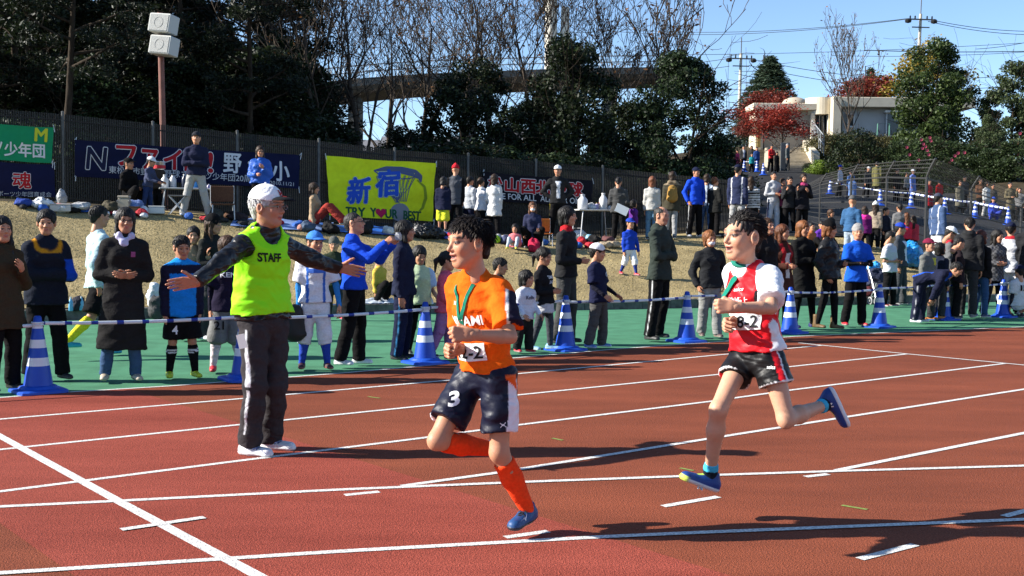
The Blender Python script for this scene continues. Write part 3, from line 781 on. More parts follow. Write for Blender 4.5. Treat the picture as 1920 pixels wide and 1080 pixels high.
# evergreen understorey behind the fence: dark mass
gu = 'dark evergreens filling the wood behind the fence'
lu = 'dark bushy evergreen in the shade right behind the picket fence'
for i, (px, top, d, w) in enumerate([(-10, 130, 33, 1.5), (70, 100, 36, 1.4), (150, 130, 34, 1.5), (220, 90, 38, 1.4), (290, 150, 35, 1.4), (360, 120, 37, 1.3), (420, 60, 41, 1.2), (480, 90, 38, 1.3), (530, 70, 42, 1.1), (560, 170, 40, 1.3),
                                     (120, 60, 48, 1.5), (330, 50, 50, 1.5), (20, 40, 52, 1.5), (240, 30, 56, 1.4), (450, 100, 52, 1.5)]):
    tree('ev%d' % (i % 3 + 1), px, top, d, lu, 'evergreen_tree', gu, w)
gl = 'low dark shrubs along the foot of the wood'
ll = 'low dark shrub growing along the inner side of the picket fence'
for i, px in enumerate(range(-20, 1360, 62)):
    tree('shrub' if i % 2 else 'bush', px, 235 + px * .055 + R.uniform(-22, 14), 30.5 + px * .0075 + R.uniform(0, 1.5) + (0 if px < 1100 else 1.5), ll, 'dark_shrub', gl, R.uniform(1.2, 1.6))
# three big dark evergreens in the middle
tree('ev1', 885, 112, 44, 'broad dark evergreen with drooping left side below the bridge', 'evergreen_tree', None, .95, 1.0)
tree('ev2', 1075, 72, 43, 'tall dark evergreen hiding the foot of the concrete columns', 'evergreen_tree', None, .85, 2.0)
tree('ev3', 985, 190, 47, 'small dark evergreen filling the gap below the bridge handrail', 'evergreen_tree', None, 1.1, 3.0)
tree('ev3', 1278, 96, 42, 'dark layered evergreen standing against open sky beside the path', 'evergreen_tree', None, .92, .4)
tree('ev2', 1175, 190, 46, 'low dark evergreen between the column tree and the layered tree', 'evergreen_tree', None, 1.1, 5.0)
tree('ev1', 1330, 236, 45, 'dark evergreen bush closing the wood beside the sloping path', 'evergreen_tree', None, .9, 4.0)
tree('ev1', 760, 235, 46, 'dark evergreen behind the yellow banner with twigs above it', 'evergreen_tree', None, 1.2, 2.4)
tree('ev2', 640, 250, 48, 'dark evergreen left of the yellow banner under bare branches', 'evergreen_tree', None, 1.2, .9)
# leafless trees
lb = 'leafless tree with a fan of fine twigs behind the wood'
for k, px, top, d, lab, w in [('ba1', 612, -150, 40, 'big leafless tree with many pale crooked limbs beside the dark conifers', 1.2), ('ba2', 690, -110, 44, 'leafless tree with upright limbs before the bridge end', 1.2),
                              ('ba1', 780, -90, 50, 'leafless tree spreading in front of the bridge deck', 1.1), ('ba3', 850, -60, 52, 'leaning leafless tree above the broad dark evergreen', 1.1), ('ba2', 935, -70, 54, 'leafless tree rising over the bridge handrail', 1.2),
                              ('ba4', 1000, -40, 56, 'slender leafless tree left of the tall concrete column', 1.3), ('ba3', 1090, 10, 54, 'leafless tree with thin drooping twigs right of the concrete columns', 1.2), ('ba4', 1150, 30, 52, 'leafless tree with fine twigs between column and layered evergreen', 1.3),
                              ('ba5', 1232, -30, 54, 'tall slim leafless tree with a single straight stem against sky', 1.2), ('ba4', 560, -80, 46, 'leafless tree half hidden among the last conifers', 1.3), ('ba1', 728, -20, 60, 'leafless tree far behind the bridge end', 1.3),
                              ('ba5', 1583, 62, 80, 'grey leafless tree standing before the pale building wing', 1.1)]:
    tree(k, px, top, d, lab, 'bare_tree', None, w)
# right-hand hill
tree('ced', 1438, 106, 96, 'conical blue-green cedar behind the red maples', 'cedar_tree', None, 1.75)
tree('ced', 1392, 190, 92, 'lower green cedar bough at the left foot of the conical cedar', 'cedar_tree', None, .9)
tree('red2', 1440, 172, 92, 'broad dull red maple behind the corner of the pale building', 'maple_tree', None, 1.25, 1.0)
tree('red2', 1396, 222, 84, 'red maple left of the pale corner pier', 'maple_tree', None, .8, 2.0)
tree('red1', 1464, 190, 75, 'bright red umbrella-shaped maple at the foot of the steps', 'maple_tree', None, 1.15, .3)
tree('red2', 1612, 138, 100, 'dull red maple behind the flat roof', 'maple_tree', None, 1.1, 4.0)
tree('yel', 1690, 75, 98, 'yellowing tree behind the utility pole', 'yellow_tree', None, 1.0)
tree('ced', 1625, 128, 104, 'olive conifer peeping over the flat roof', 'cedar_tree', None, 1.0)
tree('gr1', 1745, 80, 72, 'big round sunlit green tree beside the pale building', 'broadleaf_tree', None, .95, 0.2)
tree('gr2', 1888, 116, 70, 'grey-green leafy tree on the slope beyond the wire fence', 'broadleaf_tree', None, .9, 1.2)
tree('gr2', 1850, 215, 66, 'lower leafy tree between the two big green trees', 'broadleaf_tree', None, .9, 3.2)
for px, top, d, k, lab, w in [(1603, 243, 68, 'bush', 'round dark clipped bush before the pale building', 1.05), (1690, 262, 67, 'shrub', 'dark flowering shrub under the big green tree', 1.25), (1740, 255, 66, 'shrub', 'dark shrub dotted with pink flowers below the round tree', 1.2),
                              (1800, 262, 65, 'shrub', 'broad dark shrub above the wire fence corner', 1.4), (1860, 275, 63, 'shrub', 'dark shrub with pink flowers above the road', 1.3), (1915, 260, 62, 'shrub', 'tall dark shrub where the road leaves the wire fence', 1.4), (1770, 300, 62, 'bush', 'low dark bush at the road edge behind two red coats', 1.3),
                              (1545, 298, 70, 'grassy', 'bright green tufted plant beside the steps', 1.3), (1575, 305, 70, 'grassy', 'bright green tufted plant before the round bush', 1.2), (1512, 303, 73, 'bush', 'small dark bush at the foot of the steps', 1.2), (1650, 318, 66, 'bush', 'low dark bush behind the wire fence posts', 1.6)]:
    tree(k, px, top, d, lab, 'shrub', None, w)
for i, px in enumerate((1541, 1566, 1592, 1618, 1644, 1668)):
    tree('hedge', px, 262, 80, 'clipped olive brown hedge block below the pale building', 'hedge', 'olive hedge blocks', 1.0, base=1.9, cat='hedge')
# pink camellia flowers
fl = []
r_ = np.random.default_rng(5)
for px, py in [(1727, 262), (1731, 270), (1743, 258), (1745, 264), (1738, 282), (1729, 278), (1790, 292), (1796, 287), (1808, 286), (1784, 300), (1910, 290), (1912, 250), (1908, 268), (1705, 290), (1700, 276), (1722, 300), (1780, 306), (1735, 275), (1741, 290)]:
    p = at(px, py, 61.8 if px > 1770 else 63.5)
    mb = MB()
    for k in range(6):
        a = k * 1.047; mb.add([(0, 0, 0), (.08 * math.cos(a), -.02, .08 * math.sin(a)), (.09 * math.cos(a + .5), -.03, .09 * math.sin(a + .5)), (.08 * math.cos(a + 1.0), -.02, .08 * math.sin(a + 1.0))], [[0, 1, 2, 3]])
    tag(mb.build('camellia_flower', mat('camellia_pink', (.62, .09, .14), .7), loc=p), 'pink camellia flower on the dark shrubs of the slope', 'flower', 'pink flowers on the slope shrubs')
# ================================================================== FIGURES: a small implicit-surface modeller
A_ = lambda *v: np.array(v, np.float64)
def nrm(v): return v / (np.linalg.norm(v) + 1e-12)
def rc(a, b, ra, rb=None, k=.02, n=None, s=1.0, capa=False, capb=False, op=0):
    """tapered capsule a-b; n, s: flattened or widened along direction n (s<1 wider); op 0 union, 1 subtract"""
    return ('c', np.asarray(a, float), np.asarray(b, float), ra, ra if rb is None else rb, k, None if n is None else np.asarray(n, float), s, capa, capb, op)
def el(c, r, k=.02, op=0, Rm=None): return ('e', np.asarray(c, float), np.asarray(r, float), k, op, Rm)
def cut(p, n, op=2): return ('p', np.asarray(p, float), np.asarray(n, float))          # keep the side n points away from
def sdf(prims, P):
    d = np.full(len(P), 9.0)
    for q in prims:
        if q[0] == 'c':
            _, a, b, ra, rb, k, n, s, ca, cb, op = q
            ba = b - a; L2 = ba @ ba + 1e-12; pa = P - a; h = pa @ ba / L2; hc = np.clip(h, 0, 1)
            v = pa - hc[:, None] * ba; e = np.einsum('ij,ij->i', v, v)
            if n is not None: e = e + (s * s - 1) * (v @ n) ** 2
            e = np.sqrt(np.maximum(e, 0)) - (ra + (rb - ra) * hc)
            L = math.sqrt(L2)
            if ca: e = np.maximum(e, -h * L)
            if cb: e = np.maximum(e, (h - 1) * L)
        elif q[0] == 'e':
            _, c, r, k, op, Rm = q
            v = P - c
            if Rm is not None: v = v @ Rm.T
            k0 = np.sqrt(((v / r) ** 2).sum(1)); k1 = np.sqrt(((v / r ** 2) ** 2).sum(1)) + 1e-9
            e = k0 * (k0 - 1) / k1
            e = np.where(k0 < .3, -r.min() * .7, e)
        else:
            d = np.maximum(d, (P - q[1]) @ q[2]); continue
        if op == 0:
            if k > 0:
                t = np.clip(.5 + .5 * (d - e) / k, 0, 1); d = d + (e - d) * t - k * t * (1 - t)
            else: d = np.minimum(d, e)
        else:
            if k > 0:
                t = np.clip(.5 - .5 * (d + e) / k, 0, 1); d = d + (-e - d) * t + k * t * (1 - t)
            else: d = np.maximum(d, -e)
    return d
def bounds(prims, pad):
    lo, hi = [], []
    for q in prims:
        if q[0] == 'c' and q[-1] == 0:
            w = max(q[3], q[4]) / min(q[7], 1.0); lo += [q[1] - w, q[2] - w]; hi += [q[1] + w, q[2] + w]
        elif q[0] == 'e' and q[4] == 0:
            w = q[2].max() if q[5] is not None else q[2]; lo.append(q[1] - w); hi.append(q[1] + w)
    return np.min(lo, 0) - pad, np.max(hi, 0) + pad
def polygonise(fn, lo, hi, h):
    """surface nets on a sparse grid"""
    nb = np.maximum(np.ceil((hi - lo) / (4 * h)).astype(int), 1)
    ax = [lo[i] + np.arange(4 * nb[i] + 1) * h for i in range(3)]
    cg = np.stack(np.meshgrid(*[a[::4] for a in ax], indexing='ij'), -1)
    Cv = fn(cg.reshape(-1, 3)).reshape(cg.shape[:3])
    mn = None; A = np.abs(Cv)
    for i in (0, 1):
        for j in (0, 1):
            for k in (0, 1):
                s = A[i:nb[0] + i, j:nb[1] + j, k:nb[2] + k]; mn = s.copy() if mn is None else np.minimum(mn, s)
    act = mn < 4 * h * 1.5 + .012
    F = Cv
    for x in range(3):
        F = np.concatenate([np.repeat(np.take(F, range(nb[x]), x), 4, x), np.take(F, [nb[x]], x)], x)
    Mk = act
    for x in range(3):
        rp = np.repeat(Mk, 4, x); z = np.zeros_like(np.take(rp, [0], x))
        Mk = np.concatenate([rp, z], x) | np.concatenate([z, rp], x)
    I, J, K = np.nonzero(Mk)
    F[I, J, K] = fn(np.stack([ax[0][I], ax[1][J], ax[2][K]], 1))
    S = F < 0
    cnt = np.zeros(np.array(S.shape) - 1, np.int8)
    for i in (0, 1):
        for j in (0, 1):
            for k in (0, 1): cnt += S[i:S.shape[0] - 1 + i, j:S.shape[1] - 1 + j, k:S.shape[2] - 1 + k]
    mix = (cnt > 0) & (cnt < 8)
    I, J, K = np.nonzero(mix)
    if len(I) == 0: return np.zeros((0, 3)), np.zeros((0, 4), int)
    idx = np.full(mix.shape, -1, np.int64); idx[I, J, K] = np.arange(len(I))
    acc = np.zeros((len(I), 3)); w = np.zeros(len(I))
    cr = [(i, j, k) for i in (0, 1) for j in (0, 1) for k in (0, 1)]
    val = {c: F[I + c[0], J + c[1], K + c[2]] for c in cr}
    for c in cr:
        for x in range(3):
            if c[x] == 0:
                e = list(c); e[x] = 1; e = tuple(e)
                a, b = val[c], val[e]; m = (a < 0) != (b < 0)
                t = np.where(m, a / np.where(m, a - b, 1), 0)
                p = np.tile(np.array(c, float), (len(I), 1)); p[:, x] += t
                acc[m] += p[m]; w[m] += 1
    V = lo + (np.stack([I, J, K], 1) + acc / w[:, None]) * h
    Q = []
    for x in range(3):
        y, z = (x + 1) % 3, (x + 2) % 3
        a = np.take(S, range(S.shape[x] - 1), x); b = np.take(S, range(1, S.shape[x]), x)
        ed = a != b
        sl = [slice(None)] * 3; sl[y] = slice(1, -1); sl[z] = slice(1, -1)
        sub = np.zeros_like(ed); sub[tuple(sl)] = ed[tuple(sl)]
        G = np.stack(np.nonzero(sub), 1)
        if len(G) == 0: continue
        oy = np.zeros(3, int); oy[y] = 1; oz = np.zeros(3, int); oz[z] = 1
        ids = [idx[tuple((G - o).T)] for o in (oy + oz, oz, oy * 0, oy)]
        q = np.stack(ids, 1); fl = a[tuple(G.T)]
        q = np.where(fl[:, None], q, q[:, ::-1])
        Q.append(q)
    Q = np.concatenate(Q); Q = Q[(Q >= 0).all(1)]
    return V, Q
def folds(P, seed, amp, fr):
    s = seed * 1.37; x, y, z = P[:, 0] * fr, P[:, 1] * fr, P[:, 2] * fr
    a = np.sin(z + .45 * x + 1.6 * np.sin(.41 * y + s) + 1.3 * np.sin(.53 * x - .2 * z + 2 * s))
    b = np.sin(.55 * z - .8 * x + .6 * y + 1.5 * np.sin(.5 * z + s))
    c = np.sin(1.9 * z + 1.2 * y + 1.4 * np.sin(.8 * x + s)) * np.sin(.7 * x + .9 * y + s)
    return amp * (.55 * a * np.abs(a) + .35 * b + .3 * c)
def solid(prims, h, seed=0, amp=0.0, fr=40.):
    lo, hi = bounds(prims, 2.5 * h + amp * 1.5)
    f = (lambda P: sdf(prims, P)) if amp == 0 else (lambda P: sdf(prims, P) + folds(P, seed, amp, fr))
    return polygonise(f, lo, hi, h)

# ------------------------------------------------------------------ figure materials
M_skin = mat('skin', attr=True, rough=.52, spec=.35, sss=.10, noise=.05, nscale=40)
M_fabric = mat('fabric', attr=True, rough=.92, spec=.10, noise=.10, nscale=55, bump=.35, bscale=60, bdist=.010, fold=.42, fscale=5.5)
M_nylon = mat('nylon', attr=True, rough=.46, spec=.2, noise=.05, nscale=30, bump=.2, bscale=40, bdist=.010, fold=.45, fscale=6.)
M_hair = mat('hair', attr=True, rough=.55, spec=.25, noise=.35, nscale=60, bump=.6, bscale=90, bdist=.006)
M_shoe = mat('shoe', attr=True, rough=.5, spec=.4, noise=.06, nscale=40, bump=.2, bscale=60, bdist=.006)
M_print = mat('print_ink', attr=True, rough=.7, spec=.2)
SKIN = (.49, .235, .135)

# ------------------------------------------------------------------ head, hair, hat, hand and shoe templates (cached)
# head frame: x to the person's left, -y forward, z up; unit = a head 0.23 m high
TPL = {}
def head_prims(kind):
    f = kind.startswith('f'); c = kind.startswith('c')
    pr = [el((0, .012, .03), (.074, .093, .083)), el((0, -.028, -.03), (.057 if not f else .055, .064, .084), .03),
          el((0, -.060, -.094 if not c else -.088), (.025, .020, .019), .03)]
    for s in (-1, 1):
        pr += [rc((s * .052, .004, -.05), (s * .022, -.055, -.092), .017, .013, .032), el((s * .036, -.058, -.026), (.020, .022, .020), .028)]
    pr += [rc((-.034, -.081, .024), (.034, -.081, .024), .0095, None, .02)]
    for s in (-1, 1): pr += [el((s * .031, -.101, .003), (.017, .014, .010), .014, 1), el((s * .031, -.0775, .003), (.0135, .0135, .0125), .003)]
    nz = .008 if not c else .007
    pr += [rc((0, -.088, .008), (0, -.1065, -.026), nz * .85, nz * 1.35, .013), el((.011, -.093, -.031), (.008, .009, .007), .008), el((-.011, -.093, -.031), (.008, .009, .007), .008)]
    if 'o' in kind[1:]:
        pr += [el((0, -.089, -.050), (.024, .010, .007), .008), el((0, -.086, -.074), (.021, .010, .008), .008), el((0, -.096, -.062), (.0165, .016, .0078), .003, 1)]
    else:
        pr += [el((0, -.088, -.054), (.022, .009, .006), .007), el((0, -.086, -.063), (.019, .009, .007), .007), el((0, -.099, -.0585), (.024, .005, .0016), .003, 1)]
    for s in (-1, 1): pr += [el((s * .079, .006, -.006), (.011, .023, .036), .010), el((s * .085, .0, -.004), (.006, .011, .016), .004, 1)]
    pr += [rc((0, .012, -.05), (0, .034, -.17), .050 if kind == 'm' else .042, .056 if kind == 'm' else .047, .03)]
    return pr
def head_tpl(kind, h):
    key = ('head', kind, h)
    if key in TPL: return TPL[key]
    V, F = solid(head_prims(kind), h)
    x, y, z = V.T; ax = np.abs(x)
    e = ((ax - .031) / .0150) ** 2 + ((z - .0015) / .0050) ** 2
    fr = y < -.06
    soft = lambda v, lo, hi: np.clip((hi - v) / (hi - lo), 0, 1)
    mk = dict(white=soft(e, .7, 1.3) * fr, iris=soft(((ax - .031) / .0078) ** 2 + ((z - .0018) / .0060) ** 2, .6, 1.5) * fr,
              lash=soft(np.abs(z - .0080 + ((ax - .031) / .022) ** 2 * .006) / .0036, .6, 1.6) * soft(np.abs(ax - .032) / .019, .85, 1.15) * fr,
              brow=soft(np.abs(z - .0275 + np.maximum(ax - .036, 0) * .35) / .0042, .55, 1.4) * soft(np.abs(ax - .034) / .021, .8, 1.15) * (y < -.05),
              lip=soft((x / .025) ** 2 + ((z + .060) / .0145) ** 2, .7, 1.2) * (y < -.082), dark=soft((x / .0165) ** 2 + ((z + .062) / .0080) ** 2, .8, 1.3) * (y > -.0885) * (y < -.06) if 'o' in kind[1:] else soft(np.abs(z + .0585) / .0022, .5, 1.3) * (ax < .02) * (y < -.08),
              cheek=soft(((ax - .042) / .03) ** 2 + ((z + .03) / .028) ** 2, .2, 1.0) * fr)
    TPL[key] = (V, F, mk); return TPL[key]
def strands(r, n, sty, base=.0):
    """short tapering locks of hair on the skull"""
    mb = MB()
    for _ in range(n):
        a = r.uniform(0, 2 * math.pi); e = math.asin(r.uniform(-.25, 1))
        d = A_(math.cos(a) * math.cos(e), math.sin(a) * math.cos(e), math.sin(e))
        if d[1] < -.25 and d[2] < .50: continue
        if d[2] < .1 and d[1] < .15: continue
        p = A_(0, .014, .034) + d * A_(.079, .098, .084)
        v = p - A_(.01, .055, .115); tg = nrm(v - d * (v @ d)) if np.linalg.norm(v) > .02 else A_(0, -1, 0)
        if sty == 'blown': tg = nrm(tg * .35 + A_(0, 1.0, .05)); tg = nrm(tg - d * (tg @ d) * .8)
        lift = {'spiky': .20, 'blown': .30}.get(sty, .08)
        t = nrm(tg + d * (lift + abs(r.normal(0, .12))) + r.normal(0, .26 if sty in ('spiky', 'blown') else .16, 3))
        L = r.uniform(.026, .050) * (1.0 if sty == 'spiky' else 0.85 if sty == 'blown' else .8)
        q1 = p + t * L * .5 + d * .003; q2 = p + t * L + d * .001 - A_(0, 0, .006)
        mb.tube([p, q1, q2], [.0030, .0024, .0004] if sty in ('spiky', 'blown') else [.0052, .0042, .0005], 3, cap=False)
    V = np.array(mb.V); F = np.array(mb.F)
    return V, F
def hair_tpl(style, h):
    key = ('hair', style, h)
    if key in TPL: return TPL[key]
    t = {'short': .0, 'spiky': -.002, 'blown': -.002, 'bald': -.006, 'buzz': -.007}.get(style, .006)
    pr = [el((0, .016, .037), (.083 + t, .101 + t, .088 + t))]
    face = el((0, -.105, -.045 if style != 'bald' else .0), (.069, .085, .104 if style != 'bald' else .135), .012, 1)
    if style in ('short', 'spiky', 'blown', 'buzz', 'bald'):
        pr += [rc((0, .07, .0), (0, .064, -.05), .045, .038, .03), rc((.066, .0, .0), (.066, -.008, -.022), .012, .006, .012), rc((-.066, .0, .0), (-.066, -.008, -.022), .012, .006, .012)]
        pr += [face, el((.10, -.03, -.04), (.05, .05, .05), .01, 1), el((-.10, -.03, -.04), (.05, .05, .05), .01, 1), el((0, -.03, -.12), (.12, .12, .07), .02, 1)]
        if style == 'bald': pr += [el((0, -.03, .13), (.05, .09, .06), .02, 1)]
    elif style in ('bob', 'mid'):
        zz = -.115 if style == 'bob' else -.075
        pr += [rc((.062, .012, .02), (.066, .0, zz), .030, .026, .03), rc((-.062, .012, .02), (-.066, .0, zz), .030, .026, .03), rc((0, .065, .02), (0, .07, zz - .01), .05, .045, .04, n=(1, 0, 0), s=.7),
               el((0, -.108, -.06), (.058, .075, .105), .012, 1)]
    elif style == 'long':
        pr += [rc((.064, .01, .02), (.072, -.005, -.12), .028, .026, .03), rc((-.064, .01, .02), (-.072, -.005, -.12), .028, .026, .03),
               rc((.072, -.005, -.12), (.07, -.035, -.25), .026, .014, .02), rc((-.072, -.005, -.12), (-.07, -.035, -.25), .026, .014, .02),
               rc((0, .066, .0), (0, .085, -.27), .045, .032, .04, n=(1, 0, 0), s=.55), el((0, -.108, -.05), (.056, .078, .112), .012, 1)]
    elif style in ('pony', 'bun'):
        pr += [rc((0, .07, .0), (0, .062, -.045), .045, .035, .03), el((0, -.105, -.045), (.069, .085, .106), .012, 1), el((.10, -.03, -.045), (.05, .05, .05), .01, 1), el((-.10, -.03, -.045), (.05, .05, .05), .01, 1), el((0, -.03, -.12), (.12, .12, .07), .02, 1)]
        pr += [rc((0, .11, .03), (0, .15, -.02), .022, .028, .015), rc((0, .15, -.02), (0, .14, -.16), .028, .010, .02)] if style == 'pony' else [el((0, .085, .095), (.042, .042, .04), .012)]
    lo, hi = bounds(pr, 3 * h)
    def fn(P):
        d = sdf(pr, P); az = np.arctan2(P[:, 0], P[:, 1] - .01)
        return d + .0022 * np.sin(26 * az + 2.2 * np.sin(P[:, 2] * 31) + P[:, 2] * 20) + .0016 * np.sin(61 * az + P[:, 2] * 55) + .003 * np.sin(P[:, 2] * 60 + 3 * np.sin(5 * az)) * np.sin(7 * az)
    V, F = polygonise(fn, lo, hi, h)
    if style in ('short', 'spiky', 'blown', 'mid', 'pony') and h < .009:
        V2, F2 = strands(np.random.default_rng(len(style)), 3200 if style in ('spiky', 'blown') else 260, style)
        F = np.concatenate([F, F2 + len(V)]); V = np.concatenate([V, V2])
    TPL[key] = (V, F); return TPL[key]
def hat_tpl(style, h):
    key = ('hat', style, h)
    if key in TPL: return TPL[key]
    if style == 'cap':
        pr = [el((0, .014, .038), (.089, .108, .094)), cut((0, 0, .040), (0, .10, -1)), ]
        V, F = solid(pr, h)
        n1 = len(V)
        br = [el((0, -.098, .030), (.074, .082, .030)), el((0, -.098, .016), (.092, .10, .030), .003, 1), cut((0, -.070, 0), (0, 1, 0))]
        V2, F2 = solid(br, h * .75)
        btn = [el((0, .014, .134), (.008, .008, .006))]; V3, F3 = solid(btn, .004)
        msk = np.r_[np.zeros(n1), np.ones(len(V2)), np.zeros(len(V3))]
        V, F = np.concatenate([V, V2, V3]), np.concatenate([F, F2 + n1, F3 + n1 + len(V2)])
    else:                                                       # knitted beanie, 'beanie' or 'peak' (pointed) or 'hood'
        pr = [el((0, .018, .045), (.088, .106, .100)), cut((0, 0, .028), (0, .18, -1)), rc((0, .02, .10), (0, .03, .15), .05, .02 if style == 'peak' else .05, .03)] if style == 'peak' else [el((0, .020, .048), (.089, .107, .104)), cut((0, 0, .028), (0, .25, -1))]
        lo, hi = bounds(pr, 3 * h)
        V, F = polygonise(lambda P: sdf(pr, P) - .004 * ((P[:, 2] + P[:, 1] * -.25) < .062) + .0016 * np.sin(70 * np.arctan2(P[:, 0], P[:, 1] - .02)), lo, hi, h)
        msk = np.zeros(len(V))
    TPL[key] = (V, F, msk); return TPL[key]
def hand_tpl(pose, h):
    """wrist at the origin, fingers along +z, thumb on +x, palm facing +y"""
    key = ('hand', pose, h)
    if key in TPL: return TPL[key]
    c1, c2, sp = {'relax': (22, 30, .4), 'fist': (78, 100, .1), 'open': (4, 6, 1.3), 'grip': (50, 62, .2), 'flat': (8, 12, .5)}[pose]
    pr = [rc((.010, 0, -.03), (.010, 0, .02), .022, .022, .01, n=(0, 1, 0), s=1.25), rc((-.008, 0, -.03), (-.010, 0, .02), .021, .022, .02, n=(0, 1, 0), s=1.25)]
    kn = [(.031, .090), (.0105, .095), (-.0105, .091), (-.030, .082)]; ln = [(.036, .034), (.040, .038), (.037, .035), (.028, .027)]
    for x, z in kn: pr.append(rc((x * .6, 0, .01), (x, -.001, z), .0135, .0105, .014))
    for i, ((x, z), (l1, l2)) in enumerate(zip(kn, ln)):
        a1 = rad(c1 + i * 3); a2 = a1 + rad(c2); dx = x * sp * .35
        p0 = A_(x, 0, z); p1 = p0 + A_(dx, math.sin(a1), math.cos(a1)) * l1; p2 = p1 + A_(dx * .5, math.sin(a2), math.cos(a2)) * l2
        p3 = p2 + A_(0, math.sin(a2 + rad(c2 * .5)), math.cos(a2 + rad(c2 * .5))) * l2 * .45
        pr += [rc(p0, p1, .0098, .0088, .004), rc(p1, p2, .0088, .0078, .003), rc(p2, p3, .0078, .007, .003)]
    if pose == 'fist': th = [(.026, .008, .020), (.046, .030, .052), (.026, .052, .075), (.006, .052, .082)]
    elif pose == 'open': th = [(.022, .004, .015), (.050, .016, .045), (.074, .022, .068), (.086, .024, .086)]
    else: th = [(.024, .006, .018), (.044, .022, .048), (.050, .034, .076), (.048, .040, .094)]
    for i in range(3): pr.append(rc(th[i], th[i + 1], (.016, .0115, .0098)[i], (.0115, .0098, .0085)[i], .006))
    V, F = solid(pr, h)
    TPL[key] = (V, F); return TPL[key]
def shoe_tpl(style, h):
    """heel at y=+.07, toe at y=-.19, sole on z=0, ankle above the origin; foot 0.27 m long"""
    key = ('shoe', style, h)
    if key in TPL: return TPL[key]
    pr = [rc((0, .045, .034), (0, -.02, .036), .040, .042, .02, n=(1, 0, 0), s=1.12), rc((0, -.02, .034), (.006, -.135, .026), .044, .040, .03, n=(0, 0, 1), s=1.25),
          rc((0, .028, .05), (0, .012, .10), .040, .037, .03, capb=True)]
    if style == 'boot': pr.append(rc((0, .02, .08), (0, .02, .24), .052, .055, .03, capb=True))
    pr += [cut((0, 0, 0), (0, 0, -1))]
    lo, hi = bounds(pr, 3 * h); lo[2] = -2 * h
    def fn(P):
        d = sdf(pr, P)
        g = (P[:, 2] < .026) & (P[:, 2] >= 0)
        return d - .005 * np.clip((.026 - P[:, 2]) / .006, 0, 1) * (P[:, 2] > .003)
    V, F = polygonise(fn, lo, hi, h)
    sole = np.clip((.027 - V[:, 2]) / .004, 0, 1)
    lace = ((np.abs(V[:, 0]) < .016) & (V[:, 1] < -.005) & (V[:, 1] > -.085) & (V[:, 2] > .05)).astype(float)
    TPL[key] = (V, F, sole, lace); return TPL[key]

# ------------------------------------------------------------------ skeletons
def basis(fwd, up=(0, 0, 1)):
    """rows: left, back, up for someone looking along fwd"""
    u = nrm(np.asarray(up, float)); f = np.asarray(fwd, float); f = nrm(f - u * (f @ u))
    return np.array([np.cross(u, f), -f, u])
ARMS = {'down': ((.10, .03, -1), (.02, -.18, -1)), 'out': ((.35, .0, -1), (.15, -.2, -1)), 'crossed': ((.20, -.30, -1), (-1.25, -.50, .10)), 'pocket': ((.38, .30, -1), (-.25, -.55, -1)),
        'front': ((.22, .0, -1), (-.62, -.95, -.05)), 'clasp': ((.25, .05, -1), (-.85, -.7, .0)), 'phone': ((.25, -.95, -.55), (-.35, -.75, .75)), 'chest': ((.28, -.15, -1), (-.7, -.75, .65)),
        'bar': ((.15, -.15, -1), (.05, -.95, -.65)), 'back': ((.25, .35, -1), (-.5, .4, -.7)), 'hip': ((.75, .2, -1), (-.75, -.25, -.55)), 'face': ((.25, -.45, -.9), (-.35, -.55, 1.1)), 'point': ((.35, -.9, -.4), (.1, -1, .0)),
        'knee': ((.08, -.35, -1), (-.05, -.4, -1)), 'wave': ((.8, -.4, -.3), (.2, -.4, 1)), 'swing': ((.12, .45, -1), (.0, -.2, -1)), 'fwd': ((.1, -.5, -1), (-.1, -1, -.15))}
def rot_x(v, a): c, s = math.cos(a), math.sin(a); return A_(v[0], v[1] * c - v[2] * s, v[1] * s + v[2] * c)
